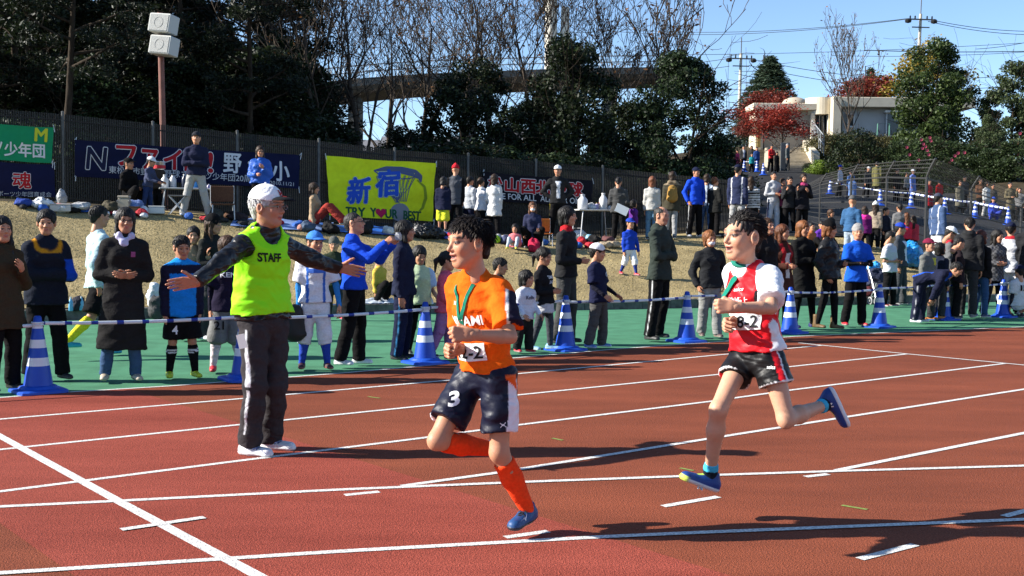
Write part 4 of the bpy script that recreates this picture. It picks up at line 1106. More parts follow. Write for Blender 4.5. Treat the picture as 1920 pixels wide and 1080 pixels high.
def skeleton(H, sex='m', arms=('down', 'down'), legs=((3, 4), (-2, 3)), lean=0.0, pose='stand', stance=.075, shoe=.018, twist=0.0):
    J = {}; hh = .232 - (1.70 - H) * .058; J['hh'] = hh
    z_hip = (.505 if H > 1.45 else .475) * H
    nb = H - hh * 1.20
    tl = nb - z_hip
    J['S'] = A_(1, 0, 0)
    th, sh = (z_hip - .055 * H) * .5, (z_hip - .055 * H) * .5
    J['m'] = m = H / 1.70 * (1.0 if H > 1.45 else 1.04)
    J['hip'] = [A_(s * .046 * H, 0, 0) for s in (1, -1)]
    P = [A_(0, 0, .03 * H), A_(0, 0, tl * .32), A_(0, 0, tl * .68), A_(0, .012, tl)]
    L = rad(lean)
    if pose == 'bend': L = rad(72)
    P = [rot_x(p, L * f) for p, f in zip(P, (.6, .8, 1, 1))]
    J['pel'], J['waist'], J['chest'], J['neck'] = P
    up = nrm(J['neck'] - J['waist'])
    sw = (.098 if sex == 'm' else .089) * H
    J['sh'] = [J['neck'] - up * .050 * H + A_(s * sw, 0, 0) for s in (1, -1)]
    J['up'] = up
    J['elb'], J['wri'] = [], []
    for i, s in enumerate((1, -1)):
        a = ARMS[arms[i]] if isinstance(arms[i], str) else arms[i]
        d1, d2 = [rot_x(A_(v[0] * s, v[1], v[2]), L * .6) for v in a]
        e = J['sh'][i] + nrm(d1) * .168 * H; J['elb'].append(e); J['wri'].append(e + nrm(d2) * .148 * H)
    if pose in ('sit', 'squat', 'chair'):
        K = {'sit': ((.10, -.20, .20), (.10, -.40, .0)), 'squat': ((.13, -.20, .10), (.09, -.02, -.12)), 'chair': ((.08, -.25, .01), (.08, -.27, -.24))}[pose]
        J['kne'] = [A_(s * K[0][0] * H, K[0][1] * H, K[0][2] * H) for s in (1, -1)]
        J['ank'] = [A_(s * K[1][0] * H, K[1][1] * H, K[1][2] * H) for s in (1, -1)]
        if pose == 'sit':
            for k in ('kne', 'ank'): J[k] = [p + A_(0, 0, -.02 * H) for p in J[k]]
        low = {'sit': -.085 * H, 'squat': -.165 * H, 'chair': -.29 * H}[pose]
    else:
        J['kne'], J['ank'] = [], []
        for i, s in enumerate((1, -1)):
            a, b = legs[i]
            k = J['hip'][i] + A_(s * (stance - .046) * H * .5, -math.sin(rad(a)) * th, -math.cos(rad(a)) * th)
            n = k + A_(s * (stance - .046) * H * .5, -math.sin(rad(a - b)) * sh, -math.cos(rad(a - b)) * sh)
            J['kne'].append(k); J['ank'].append(n)
        low = min(p[2] for p in J['ank']) - .045 * H - shoe
    dz = A_(0, 0, -low)
    for k, v in J.items():
        if k in ('pel', 'waist', 'chest', 'neck'): J[k] = v + dz
        elif k in ('hip', 'sh', 'elb', 'wri', 'kne', 'ank'): J[k] = [p + dz for p in v]
    J['head'] = J['neck'] + up * (hh * .66) * .7 + A_(0, -.012, hh * .66 * .3)
    if pose == 'stand' and abs(lean) < 6: J['head'] = A_(0, J['neck'][1] - .02, H - hh * .50)
    J['foot'] = []
    for i, s in enumerate((1, -1)):
        a, b = legs[i] if pose not in ('sit', 'squat', 'chair') else (0, 0)
        f = A_(s * .18, -1, 0)
        if pose not in ('sit', 'squat', 'chair') and abs(b) > 30:
            s_ = nrm(J['ank'][i] - J['kne'][i]); f = nrm(A_(0, s_[2], -s_[1]) + s_ * .5)
        J['foot'].append(f)
    return J
def body_prims(J, m, sh=0.0):
    S = J['S']; pr = []
    pr += [rc(J['pel'], J['waist'], .098 * m - sh, .088 * m - sh, .03, S, .74), rc(J['waist'], J['chest'], .088 * m - sh, .102 * m - sh, .03, S, .70), rc(J['chest'], J['neck'], .102 * m - sh, .052 * m, .04, S, .64)]
    pr += [rc(J['sh'][0], J['neck'] - J['up'] * .03, .043 * m - sh, .045 * m - sh, .04), rc(J['sh'][1], J['neck'] - J['up'] * .03, .043 * m - sh, .045 * m - sh, .04), rc(J['neck'] - J['up'] * .04, J['head'] - J['up'] * .03, .046 * m, .042 * m, .03)]
    for i in (0, 1):
        pr += [rc(J['sh'][i], J['elb'][i], .047 * m - sh, .036 * m - sh * .5, .025), rc(J['elb'][i], J['elb'][i] * .7 + J['wri'][i] * .3, .037 * m - sh * .5, .039 * m - sh * .5, .012), rc(J['elb'][i] * .7 + J['wri'][i] * .3, J['wri'][i], .039 * m - sh * .5, .0265 * m, .012)]
        k, a = J['kne'][i], J['ank'][i]; h = J['hip'][i]
        bk = nrm(np.cross(nrm(k - h), S) * 0 + (h + (a - h) * .5 - k)) if np.linalg.norm(h + (a - h) * .5 - k) > .01 else A_(0, 1, 0)
        pr += [rc(h + A_(0, 0, .02), k, .079 * m - sh, .050 * m - sh * .3, .03), rc(k, k * .7 + a * .3, .048 * m - sh * .3, .051 * m - sh * .3, .03), rc(k * .7 + a * .3, a, .051 * m - sh * .3, .031 * m, .03)]
        pr += [el(k + nrm(k - (h + a) / 2) * .022 * m if np.linalg.norm(k - (h + a) / 2) > .03 else k + A_(0, -.026 * m, 0), (.024 * m, .024 * m, .032 * m), .025)]
    return pr
def top_prims(J, m, o, hem, sleeve, collar='low', female=False, fl=0.0):
    S = J['S']; up = J['up']; pr = []
    hz = hem                                                     # metres below the pelvis joint (positive = lower)
    hp = J['pel'] - nrm(J['waist'] - J['pel']) * hz
    if hz > .20: hp = A_(J['pel'][0] * .6 + (J['kne'][0][0] + J['kne'][1][0]) * .2, J['pel'][1] * .5 + (J['kne'][0][1] + J['kne'][1][1]) * .25, J['pel'][2] - hz)
    pr += [rc(hp, J['waist'], (.106 * m + o + fl + .012), .092 * m + o * 1.15, .03, S, .70, capa=True), rc(J['waist'], J['chest'], .092 * m + o * 1.15, .104 * m + o, .03, S, .77), rc(J['chest'], J['neck'] - up * .01, .104 * m + o, .058 * m + o * .35, .04, S, .74)]
    if female: pr += [el(J['chest'] + S * s * .07 * m - np.cross(S, up) * -.0 + np.cross(up, S) * -.085 * m, (.06 * m, .045 * m, .06 * m), .04) for s in (1, -1)]
    pr += [rc(J['sh'][i], J['neck'] - up * .03, .046 * m + o * .5, .050 * m + o * .3, .06) for i in (0, 1)]
    for i in (0, 1):
        s0, e, w = J['sh'][i], J['elb'][i], J['wri'][i]
        if sleeve == 'long': pr += [rc(s0, e, .050 * m + o, .040 * m + o * .95, .03), rc(e, w + (w - e) * .04, .041 * m + o * .95, .031 * m + o * .75, .014, capb=True)]
        elif sleeve == 'short': pr += [rc(s0, s0 + (e - s0) * .78, .050 * m + o, .058 * m + o * 1.6, .04, capb=True)]
    if collar == 'high': pr += [rc(J['neck'] - up * .01, J['neck'] + up * .045 - A_(0, .0, 0), .064 * m + o * .2, .060 * m + o * .2, .015, capb=True)]
    elif collar == 'hood': pr += [rc(J['neck'] + A_(0, .03, .015) + S * .05, J['neck'] + A_(0, .03, .015) - S * .05, .052 * m, None, .03), rc(J['neck'] + A_(0, .075, -.01), J['neck'] + A_(0, .07, -.10), .05 * m, .03 * m, .03, S, .6)]
    elif collar == 'fur': pr += [rc(J['neck'] + A_(s * .06, -.05 + .0, -.01), J['neck'] + A_(s * .075, .06, .02), .042, .05, .02) for s in (1, -1)] + [rc(J['neck'] + A_(.07, .06, .02), J['neck'] + A_(-.07, .06, .02), .05, None, .02)]
    else: pr += [rc(J['neck'] - up * .02, J['neck'] + up * .012, .064 * m + o * .2, .058 * m + o * .1, .015, capb=True)]
    return pr
def bot_prims(J, m, o, length, flare=0.0, taper=.0):
    S = J['S']; pr = [rc(J['pel'] - A_(0, 0, .05 * m), J['pel'] + nrm(J['waist'] - J['pel']) * .05, .106 * m + o * .7, .096 * m + o * .5, .02, S, .74, capb=True)]
    for i in (0, 1):
        h, k, a = J['hip'][i] + A_(0, 0, .0), J['kne'][i], J['ank'][i]
        if length == 'long': pr += [rc(h, k, .081 * m + o, .058 * m + o, .022), rc(k, a + (a - k) * .06, .058 * m + o, (.044 - taper) * m + o * 1.15 + flare, .016, capb=True)]
        else:
            f = length
            if f <= 1: pr += [rc(h, h + (k - h) * f, .083 * m + o, .084 * m + o + flare, .02, capb=True)]
            else: pr += [rc(h, k, .083 * m + o, .075 * m + o + flare * .8, .02), rc(k, k + (a - k) * (f - 1), .072 * m + o + flare * .8, .070 * m + o + flare, .012, capb=True)]
    return pr

# ------------------------------------------------------------------ text and patches laid on cloth
def text_mesh(s, bold=0.0, shear=0.0, space=1.0):
    cu = bpy.data.curves.new('txt', 'FONT'); cu.body = s; cu.size = 1.0; cu.align_x = 'CENTER'; cu.align_y = 'CENTER'; cu.offset = bold; cu.shear = shear; cu.space_character = space
    cu.resolution_u = 3
    o = bpy.data.objects.new('txt', cu); COL.objects.link(o)
    dg = bpy.context.evaluated_depsgraph_get(); dg.update()
    me = o.evaluated_get(dg).to_mesh()
    bm = bmesh.new(); bm.from_mesh(me); o.evaluated_get(dg).to_mesh_clear()
    bpy.data.objects.remove(o); bpy.data.curves.remove(cu)
    bmesh.ops.triangulate(bm, faces=bm.faces)
    for _ in range(2):
        lg = [e for e in bm.edges if e.calc_length() > .16]
        if lg: bmesh.ops.subdivide_edges(bm, edges=lg, cuts=1); bmesh.ops.triangulate(bm, faces=bm.faces)
    V = np.array([v.co[:] for v in bm.verts]); F = [[v.index for v in f.verts] for f in bm.faces]
    bm.free()
    return V, F
def fit(V, w=None, h=None):
    lo, hi = V.min(0), V.max(0); V = V - (lo + hi) / 2; s = hi - lo
    if w is not None and h is not None: return V * [w / s[0], h / s[1], 1]
    f = w / s[0] if w is not None else h / s[1]
    return V * f
def bvh_of(o):
    me = o.data; v = [x.co.copy() for x in me.vertices]; f = [list(p.vertices) for p in me.polygons]
    return BVHTree.FromPolygons(v, f)
def lay(name, V, F, bvh, c, right, up, col, parent, off=.004, material=None, far=.5):
    """project a flat drawing (V in x, y) centred at c onto the surface under it, seen along -normal"""
    right = nrm(np.asarray(right, float)); up = np.asarray(up, float); up = nrm(up - right * (right @ up)); nr = np.cross(right, up)
    out = []
    lastd = None
    for v in V:
        p = c + right * v[0] + up * v[1]
        hit_, nn, _, dist = bvh.ray_cast(Vector(p + nr * far), Vector(-nr), far * 2)
        if hit_ is None: q = p if lastd is None else p + nr * lastd
        else: q = np.array(hit_); lastd = (q - p) @ nr
        out.append(q + nr * (off + (v[2] if len(v) > 2 else 0)))
    cols = np.tile(np.array(col, float), (len(V), 1))
    return mobj(name, out, F, material or M_print, parent, cols)
def rect_grid(w, h, nx, ny):
    V = [(x, y, 0) for y in np.linspace(-h / 2, h / 2, ny + 1) for x in np.linspace(-w / 2, w / 2, nx + 1)]
    F = [[j * (nx + 1) + i, j * (nx + 1) + i + 1, (j + 1) * (nx + 1) + i + 1, (j + 1) * (nx + 1) + i] for j in range(ny) for i in range(nx)]
    return np.array(V, float), F

# ------------------------------------------------------------------ assembling a person
PEOPLE_LOG = []
def mixc(c, k, m): return c * (1 - m[:, None]) + np.array(k) * m[:, None]
def add_head(J, kind, hres, skin, browc, Rh, parts):
    V, F, mk = head_tpl(kind, hres); s = J['hh'] / .23
    c = np.tile(np.array(skin, float), (len(V), 1))
    c = mixc(c, np.array(skin) * (1.05, .80, .74), mk['cheek'] * .35)
    c = mixc(c, (.42, .14, .115), mk['lip'] * .75); c = mixc(c, (.36, .27, .23), mk['white']); c = mixc(c, (.015, .010, .008), mk['iris']); c = mixc(c, (.02, .014, .012), mk['lash'] * .9)
    c = mixc(c, np.array(browc) * .8, mk['brow'] * .8); c = mixc(c, (.10, .02, .02), mk['dark'])
    parts.append((J['head'] + (V * s) @ Rh, F, c))
def add_hand(p, fdir, thumb, pose, side, h, scale, skin, parts):
    """p wrist, fdir along the fingers, thumb: rough direction of the thumb; side +1 left hand, -1 right hand"""
    V, F = hand_tpl(pose, h); z = nrm(np.asarray(fdir, float)); x = np.asarray(thumb, float); x = nrm(x - z * (x @ z))
    y = np.cross(z, x) * side                                    # palm normal, mirrored for the other hand
    W = p + scale * (V[:, :1] * x + V[:, 1:2] * y + V[:, 2:] * z)
    flip = np.linalg.det(np.array([x, y, z])) < 0
    c = np.tile(np.array(skin, float), (len(V), 1)) * (1.0, .93, .90)
    parts.append((W, F[:, ::-1] if flip else F, c))
def joined(name, parts, material, parent, smooth=True):
    V = np.concatenate([p[0] for p in parts]); C = np.concatenate([p[2] for p in parts])
    n = 0; Fq = []
    for p in parts: Fq.append(np.asarray(p[1]) + n); n += len(p[0])
    return mobj(name, V, np.concatenate(Fq), material, parent, C, smooth)
def garment(name, prims, h, col, root, material, seed, amp, fr=38., paint=None):
    V, F = solid(prims, h, seed, amp, fr)
    c = np.tile(np.array(col, float), (len(V), 1))
    if paint is not None: c = paint(V, c)
    return mobj(name, V, F, material, root, c, True)
def put_shoe(root, ank, fdir, up, col, sole, lace, style, h, scale, name='shoe'):
    V, F, sm, lm = shoe_tpl(style, h); f = nrm(np.asarray(fdir, float)); u = np.asarray(up, float); u = nrm(u - f * (u @ f)); l = np.cross(u, f)
    W = ank + scale * (V[:, :1] * l - V[:, 1:2] * f + (V[:, 2:] - .075) * u)
    c = np.tile(np.array(col, float), (len(V), 1)); c = mixc(c, lace, lm * .8); c = mixc(c, sole, sm)
    return mobj(name, W, F, M_shoe, root, c, True)
def head_basis(yaw, pitch, up=(0, 0, 1), roll=0.0):
    """yaw>0 turns the head to the person's left"""
    y, p = rad(yaw), rad(pitch)
    f = A_(math.sin(y) * math.cos(p), -math.cos(y) * math.cos(p), math.sin(p))
    Bm = basis(f, A_(0, 0, 1) + f * 0)
    l = Bm[0]; f = nrm(f); u = np.cross(f, l) * -1 if np.cross(f, l)[2] < 0 else np.cross(f, l)
    return np.array([l, -f, u])
def person(label, x, yft, yt, face, top, bot, hair=('short', (.012, .010, .009)), hat=None, arms=('down', 'down'), shoes=((.03, .03, .03), (.5, .5, .5)), socks=None, head=(0, 0), legs=((4, 5), (-3, 4)),
           sex='m', H=None, pose='stand', lean=0.0, kid=False, skin=SKIN, group='spectators', glasses=False, mask=False, paint=None, bpaint=None, collar='low', hands=None, stance=.075, d=None, fin=None, inner=None, boots=False, shift=0.0):
    g = hit(x, yft) if d is None else ground(x, d)
    D = g[1]
    if H is None: H = at(x, yt, D)[2] - g[2] - (.02 if hat else .012)
    if pose == 'stand': H = min(max(H, .7), 1.86)
    PEOPLE_LOG.append((label[:40], round(float(D), 1), round(float(H), 2)))
    skin = tuple(np.array(skin) * (.86 + .26 * ((hash_(label) * 7) % 101) / 100))
    root = empty('person', g, rad(face), label, 'person', group)
    near = D < 26
    v = .0145 if D < 17 else .0175 if D < 24 else .023 if D < 34 else .036
    hh = .0070 if D < 17 else .0088 if D < 22 else .0125 if D < 34 else .021
    rj = np.random.default_rng(hash_(label))
    if pose == 'stand':
        legs = tuple((a_ + rj.normal(0, 2.5), b_ + abs(rj.normal(0, 3))) for a_, b_ in legs); stance = stance * rj.uniform(.75, 1.35)
        if lean == 0: lean = float(rj.normal(0, 2.2))
    head = (head[0] + rj.normal(0, 9), head[1] + rj.normal(-2, 4))
    J = skeleton(H, sex, arms, legs, lean, pose, stance)
    tilt = rj.normal(0, .018, 2)
    if pose == 'stand': root.rotation_euler = (float(tilt[0]), float(tilt[1]), rad(face))
    m = J['m']; s = J['hh'] / .23
    Rh = head_basis(*head)
    kind = ('c' if (kid or H < 1.35) else sex)
    parts = []
    add_head(J, kind, hh, skin, hair[1] if hair else (.02, .015, .01), Rh, parts)
    hp = hands or ('relax', 'relax')
    for i, sd in enumerate((1, -1)):
        if hp[i] is None or (hands is None and arms[i] == 'crossed'): continue
        w, e = J['wri'][i], J['elb'][i]; fd = nrm(w - e)
        th = A_(-sd * .35, -.6, .75) if abs(fd[2]) < .75 else A_(-sd * .3, -1, 0)
        add_hand(w, fd, th, hp[i], sd, hh if D < 22 else max(hh, .011), .88 * m * (1.0 if H > 1.3 else 1.05), skin, parts)
    V, F = solid(body_prims(J, m, .012), .019 if (socks or top[0] in ('tee', 'jersey') or (bot and 'short' in bot[0])) else .032); parts.append((V, F, np.tile(np.array(skin, float), (len(V), 1))))
    joined('body', parts, M_skin, root)
    sd_ = (abs(hash_(label)) % 97)
    # trousers
    if bot:
        bt, bc = bot[0], bot[1]; bo_ = bot[2] if len(bot) > 2 else {}
        L = {'pants': 'long', 'jeans': 'long', 'leggings': 'long', 'track': 'long', 'shorts': .92, 'longshorts': 1.18, 'knickers': 1.35, 'skirt': None, 'mini': .45}[bt]
        o_ = {'pants': .018, 'jeans': .010, 'leggings': .003, 'track': .020, 'shorts': .016, 'longshorts': .018, 'knickers': .012, 'mini': .01}.get(bt, .012)
        if bt == 'skirt': pr = [rc(J['pel'] + A_(0, 0, .04), J['pel'] - A_(0, 0, bo_.get('len', .35)), .10 * m, .17 * m, .02, J['S'], .8, capb=True)]
        else: pr = bot_prims(J, m, o_, L, .018 if 'shorts' in bt else (.006 if bt in ('pants', 'track') else 0), .004 if bt == 'leggings' else 0)
        nm = {'skirt': 'skirt', 'leggings': 'leggings', 'shorts': 'shorts', 'longshorts': 'shorts', 'mini': 'shorts', 'jeans': 'jeans', 'knickers': 'baseball_trousers'}.get(bt, 'trousers')
        bob = garment(nm, pr, v, bc, root, M_nylon if bo_.get('sheen') else M_fabric, sd_, .0055 if bt != 'leggings' else .001, 34., bpaint and (lambda V, c: bpaint(V, c, J)))
    else: bob = None
    # socks
    if socks:
        f0, f1, sc = socks[:3]
        for i in (0, 1):
            k, a = J['kne'][i], J['ank'][i]
            pr = [rc(k + (a - k) * f0, k * .65 + a * .35 if f0 < .3 else k + (a - k) * (f0 * .6 + .4), .058 * m, .057 * m if f0 < .3 else .045 * m, .02), rc(k * .65 + a * .35 if f0 < .3 else k + (a - k) * (f0 * .6 + .4), a + (a - k) * .03, .057 * m if f0 < .3 else .045 * m, .038 * m, .02)]
            garment('sock', pr, max(v * .8, .010), sc, root, M_fabric, sd_, .001, 60., (lambda V, c, k=k, a=a: mixc(c, socks[3], (((np.abs((V - k) @ nrm(a - k) / np.linalg.norm(a - k) - f0 - .07) < .018) | (np.abs((V - k) @ nrm(a - k) / np.linalg.norm(a - k) - f0 - .14) < .018)) * 1.0))) if len(socks) > 3 else None)
    # shirt or coat
    tt, tc = top[0], top[1]; to = top[2] if len(top) > 2 else {}
    T = {'tee': (.016, .06, 'short'), 'shirt': (.012, .06, 'long'), 'sweater': (.014, .07, 'long'), 'jacket': (.019, .10, 'long'), 'parka': (.028, .14, 'long'), 'down': (.036, .08, 'long'), 'coat': (.022, .42, 'long'), 'longcoat': (.026, .62, 'long'), 'cardigan': (.015, .36, 'long'), 'vest': (.03, .08, None), 'hoodie': (.018, .10, 'long'), 'jersey': (.014, .02, 'short')}[tt]
    hem = to.get('hem', T[1] * m / 1.0)
    pr = top_prims(J, m, T[0], hem, T[2], to.get('collar', 'hood' if tt == 'hoodie' else collar), sex == 'f' and not kid, to.get('flare', .022 if hem > .25 else .014 if hem > .09 else .006))
    if pose == 'bend': hem = .02
    nm = {'tee': 'shirt', 'vest': 'vest', 'jersey': 'jersey', 'down': 'down_jacket', 'longcoat': 'coat'}.get(tt, tt)
    if T[2] == 'short' and inner is not None:                    # long sleeves of another colour below a short-sleeved top
        garment('undershirt', top_prims(J, m, -.002, .0, 'long', 'low'), v, inner, root, M_fabric, sd_ + 3, .002)
    tb = garment(nm, pr, v, tc, root, M_nylon if to.get('sheen', tt == 'down') else M_fabric, sd_ + 1, {'down': .010, 'tee': .005, 'jersey': .005}.get(tt, .0075), {'down': 52.}.get(tt, 36.), paint and (lambda V, c: paint(V, c, J)))
    # shoes
    fsc = .88 * m if H > 1.3 else .95 * m
    for i in (0, 1):
        f = J['foot'][i]
        put_shoe(root, J['ank'][i], f, A_(0, 0, 1) if abs(f[2]) < .2 else nrm(J['kne'][i] - J['ank'][i]), shoes[0], shoes[1], shoes[2] if len(shoes) > 2 else np.array(shoes[0]) * .7, 'boot' if boots else 'low', max(hh * 1.3, .010), fsc, 'boot' if boots else 'shoe')
    # hair and hat
    if hair and not (hat and hat[0] != 'cap' and hair[0] in ('short', 'buzz')):
        V, F = hair_tpl(hair[0], hh)
        if hat: V = np.where((V[:, 2:] > .075), V * [.93, .93, .86], V)
        r_ = np.random.default_rng(sd_); c = np.tile(np.array(hair[1], float), (len(V), 1)) * (1 + .25 * np.sin(V[:, :1] * 90 + V[:, 2:] * 14))
        mobj('hair', J['head'] + (V * s) @ Rh, F, M_hair, root, c, True)
    if hat:
        V, F, mk = hat_tpl(hat[0], max(hh, .007)); c = np.tile(np.array(hat[1], float), (len(V), 1)); c = mixc(c, hat[2] if len(hat) > 2 else hat[1], mk)
        mobj('cap' if hat[0] == 'cap' else 'beanie', J['head'] + (V * s * 1.03) @ Rh, F, M_fabric, root, c, True)
    if glasses and near:
        mb = MB()
        for q in (-1, 1):
            mb.tube([A_(q * .031 + .018 * math.cos(t), -.104, .002 + .013 * math.sin(t)) for t in np.linspace(0, 6.283, 13)], .0022, 4); mb.tube([A_(q * .049, -.103, .006), A_(q * .078, .0, .004)], .0022, 4)
        mb.tube([A_(-.013, -.106, .005), A_(.013, -.106, .005)], .002, 4)
        mobj('glasses', J['head'] + (np.array(mb.V) * s) @ Rh, mb.F, M_dark, root)
    if mask:
        V, F = solid([el((0, -.056, -.055), (.052, .048, .040)), cut((0, -.05, 0), (0, 1, 0))], .006)
        mobj('face_mask', J['head'] + (V * s) @ Rh, F, mat('mask_cloth', (.75, .75, .76), .9), root, None, True)
    if fin: fin(root, J, tb, bob, D, Rh)
    return root
def hash_(s):
    h = 7
    for ch in s: h = (h * 31 + ord(ch)) % 1000003
    return h
# ================================================================== THE TWO RUNNERS AND THE STEWARD
def figure(label, root_pt, J, hh, m, group=None):
    root = empty('person', root_pt, 0, label, 'person', group)
    for k, v in J.items(): J[k] = [p - root_pt for p in v] if isinstance(v, list) else v - root_pt
    J['hh'] = hh; J['m'] = m
    J['up'] = nrm(J['neck'] - J['waist']); s = J['sh'][0] - J['sh'][1]; J['S'] = nrm(s - J['up'] * (s @ J['up']))
    return root, J
def ribbon_on(name, pts, w, bvh, c, right, up, col, parent, off=.005, m=None):
    """a strap that follows the cloth: pts in the plane (right, up) around c"""
    P = [np.array(p, float) for p in pts]; Q = []
    for a, b in zip(P[:-1], P[1:]):
        n = max(2, int(np.linalg.norm(b - a) / .012))
        Q += [a + (b - a) * k / n for k in range(n)]
    Q.append(P[-1]); V, F = [], []
    for i, p in enumerate(Q):
        t = nrm(Q[min(i + 1, len(Q) - 1)] - Q[max(i - 1, 0)]); n = A_(-t[1], t[0]) * w / 2
        V += [(*(p + n), 0), (*(p - n), 0)]
    F = [[2 * i, 2 * i + 1, 2 * i + 3, 2 * i + 2] for i in range(len(Q) - 1)]
    return lay(name, np.array(V), F, bvh, c, right, up, col, parent, off, m)
def txt(name, s, w, h, bvh, c, right, up, col, parent, bold=.0, shear=0.0, off=.006):
    V, F = text_mesh(s, bold, shear); V = fit(V, w, h)
    return lay(name, V, F, bvh, c, right, up, col, parent, off)
def bib(root, text, c, w, h, bvh, right, up):
    V, F = rect_grid(w, h, 14, 7)
    b = lay('race_bib', V, F, bvh, c, right, up, (.80, .80, .78), root, .006, M_fabric)
    txt('bib_number', text, w * .88, h * .72, bvh, c, right, up, (.012, .012, .014), b, .016, 0, .010)
    return b
def socked(root, name, k, a, f0, f1, r0, r1, r2, col, h=.007, paint=None):
    """sock from fraction f0 to f1 of the shin"""
    p0, pm, p1 = k + (a - k) * f0, k + (a - k) * (f0 + (f1 - f0) * .35), k + (a - k) * f1
    return garment(name, [rc(p0, pm, r0, r1, .02, capa=True), rc(pm, p1, r1, r2, .02)], h, col, root, M_fabric, 3, .0012, 70., paint)
BLK = (.012, .010, .009)
# ---------------------------------------------------------------- runner in orange
d0 = 5.5
rp = flat(985, 993)
J = dict(pel=at(912, 690, 5.5), waist=at(907, 640, 5.49), chest=at(898, 572, 5.49), neck=at(889, 517, 5.47), head=at(880, 455, 5.42), hip=[at(938, 705, 5.43), at(886, 700, 5.57)], sh=[at(938, 546, 5.38), at(858, 537, 5.58)],
         elb=[at(957, 632, 5.24), at(868, 625, 5.66)], wri=[at(884, 628, 5.06), at(862, 655, 5.42)], kne=[at(936, 848, 5.40), at(820, 826, 5.40)], ank=[at(988, 953, 5.50), at(922, 842, 5.66)])
root, J = figure('boy runner in orange shirt, navy shorts and long orange socks', rp, J, .236, .90, 'runners')
S, up, m = J['S'], J['up'], J['m']
parts = []
fw = nrm(A_(-.86, -.50, -.02)); Rh = basis(fw, A_(-.05, 0, 1))
add_head(J, 'bo', .0042, (.52, .25, .145), BLK, Rh, parts)
add_hand(J['wri'][0], nrm(A_(-.95, -.30, .06)), A_(-.1, .2, 1), 'fist', 1, .004, .90, SKIN, parts)
add_hand(J['wri'][1], nrm(A_(-.75, -.65, .0)), A_(.1, -.2, 1), 'fist', -1, .004, .90, SKIN, parts)
bp = body_prims(J, m, .004)
V, F = solid(bp, .009); parts.append((V, F, np.tile(np.array(SKIN), (len(V), 1))))
joined('body', parts, M_skin, root)
V, F = hair_tpl('spiky', .0042); V = V * [.98, .97, .96]; c = np.tile(np.array((.014, .010, .008)), (len(V), 1))
mobj('hair', J['head'] + (V * J['hh'] / .23) @ Rh, F, M_hair, root, c, True)
ORG = (.86, .115, .006)
def orange_paint(V, c):
    for i in (0, 1):
        a, b = J['sh'][i], J['elb'][i]; t = (V - a) @ (b - a) / ((b - a) @ (b - a)); rad_ = np.linalg.norm(V - a - t[:, None] * (b - a), axis=1)
        side = (V - a - t[:, None] * (b - a)) @ nrm(np.cross(b - a, A_(0, -1, 0)))
        out = (V - a) @ (S * (1 if i == 0 else -1))
        back = (V - a) @ np.cross(S, up)
        c = mixc(c, (.018, .014, .03), ((t > .12) & (t < .80) & (rad_ < .12) & (side < -.026 + .04 * (t - .4)) & (side > -.095) & (out > -.02) & (i == 0)) * 1.0)
        c = mixc(c, (.75, .72, .68), ((t > .1) & (t < .8) & (rad_ < .12) & (np.abs(side + .022 - .04 * (t - .4)) < .006) & (out > -.02) & (i == 0)) * 1.0)
    return c
sh = garment('shirt', top_prims(J, m, .012, .0, 'short', 'low', fl=-.006), .0075, ORG, root, M_fabric, 5, .008, 42., orange_paint)
bv = bvh_of(sh)
right = S; fwd = np.cross(S, up); fwd = fwd if fwd[1] < 0 else -fwd
FC = lambda a, b: J['chest'] + fwd * .1 + S * a + up * b
txt('shirt_lettering', 'MINAMI', .20, .048, bv, FC(.0, -.055), right, up, (.80, .76, .72), sh, .02)
V, F = rect_grid(.13, .030, 8, 3); b = lay('sponsor_strip', V, F, bv, FC(.0, -.115), right, up, (.06, .16, .62), sh, .008)
txt('strip_lettering', '小学生駅伝大会', .11, .018, bv, FC(.0, -.115), right, up, (.8, .8, .82), b, .0, 0, .011)
bib(root, '12-2', FC(.005, -.205), .19, .085, bv, right, up)
txt('shirt_logo', 'H', .022, .018, bv, FC(-.06, .03), right, up, (.8, .76, .7), sh, .03)
# green lanyard round the neck
c0 = FC(0, .0)
for pts in ([(.060, .115), (.035, .06), (.0, -.03), (-.012, -.085)], [(-.052, .115), (-.038, .05), (-.02, -.03), (-.012, -.085)]):
    ribbon_on('lanyard', pts, .020, bv, c0, right, up, (.012, .16, .10), root, .007, M_fabric)
ribbon_on('lanyard_tassel', [(-.012, -.08), (-.020, -.11), (-.012, -.135)], .035, bv, c0, right, up, (.012, .20, .12), root, .012, M_fabric)
# navy shorts with white and orange side panels
NAV = (.007, .008, .022)
def short_paint(V, c):
    h, k = J['hip'][0], J['kne'][0]; t = (V - h) @ (k - h) / ((k - h) @ (k - h)); q = V - h
    sd = q @ S; bk = q @ nrm(np.cross(S, up) if np.cross(S, up)[1] > 0 else -np.cross(S, up))
    ang = np.arctan2(bk, sd)                                    # 0 on the outer side
    near = sd > .0
    lim = .35 - .55 * np.clip(t, 0, 1)
    c = mixc(c, (.74, .72, .76), (near & (ang > -.30 - .75 * np.clip(t, 0, 1)) & (ang < .40) & (t > .02)) * 1.0)
    c = mixc(c, (.74, .10, .01), (near & (ang > -.50) & (ang < .30) & (t > -.03) & (t < .13 + .20 * ang)) * 1.0)
    h, k = J['hip'][1], J['kne'][1]; t = (V - h) @ (k - h) / ((k - h) @ (k - h)); q = V - h; sd = -(q @ S)
    c = mixc(c, (.74, .72, .76), ((sd > .072) & (t > .50) & (t < 1.0)) * 1.0)
    return c
pr = bot_prims(J, m, .009, .73, .008)
so_ = garment('shorts', pr, .0075, NAV, root, M_nylon, 9, .006, 40., short_paint); bv2 = bvh_of(so_)
tr = nrm(J['kne'][1] - J['hip'][1])
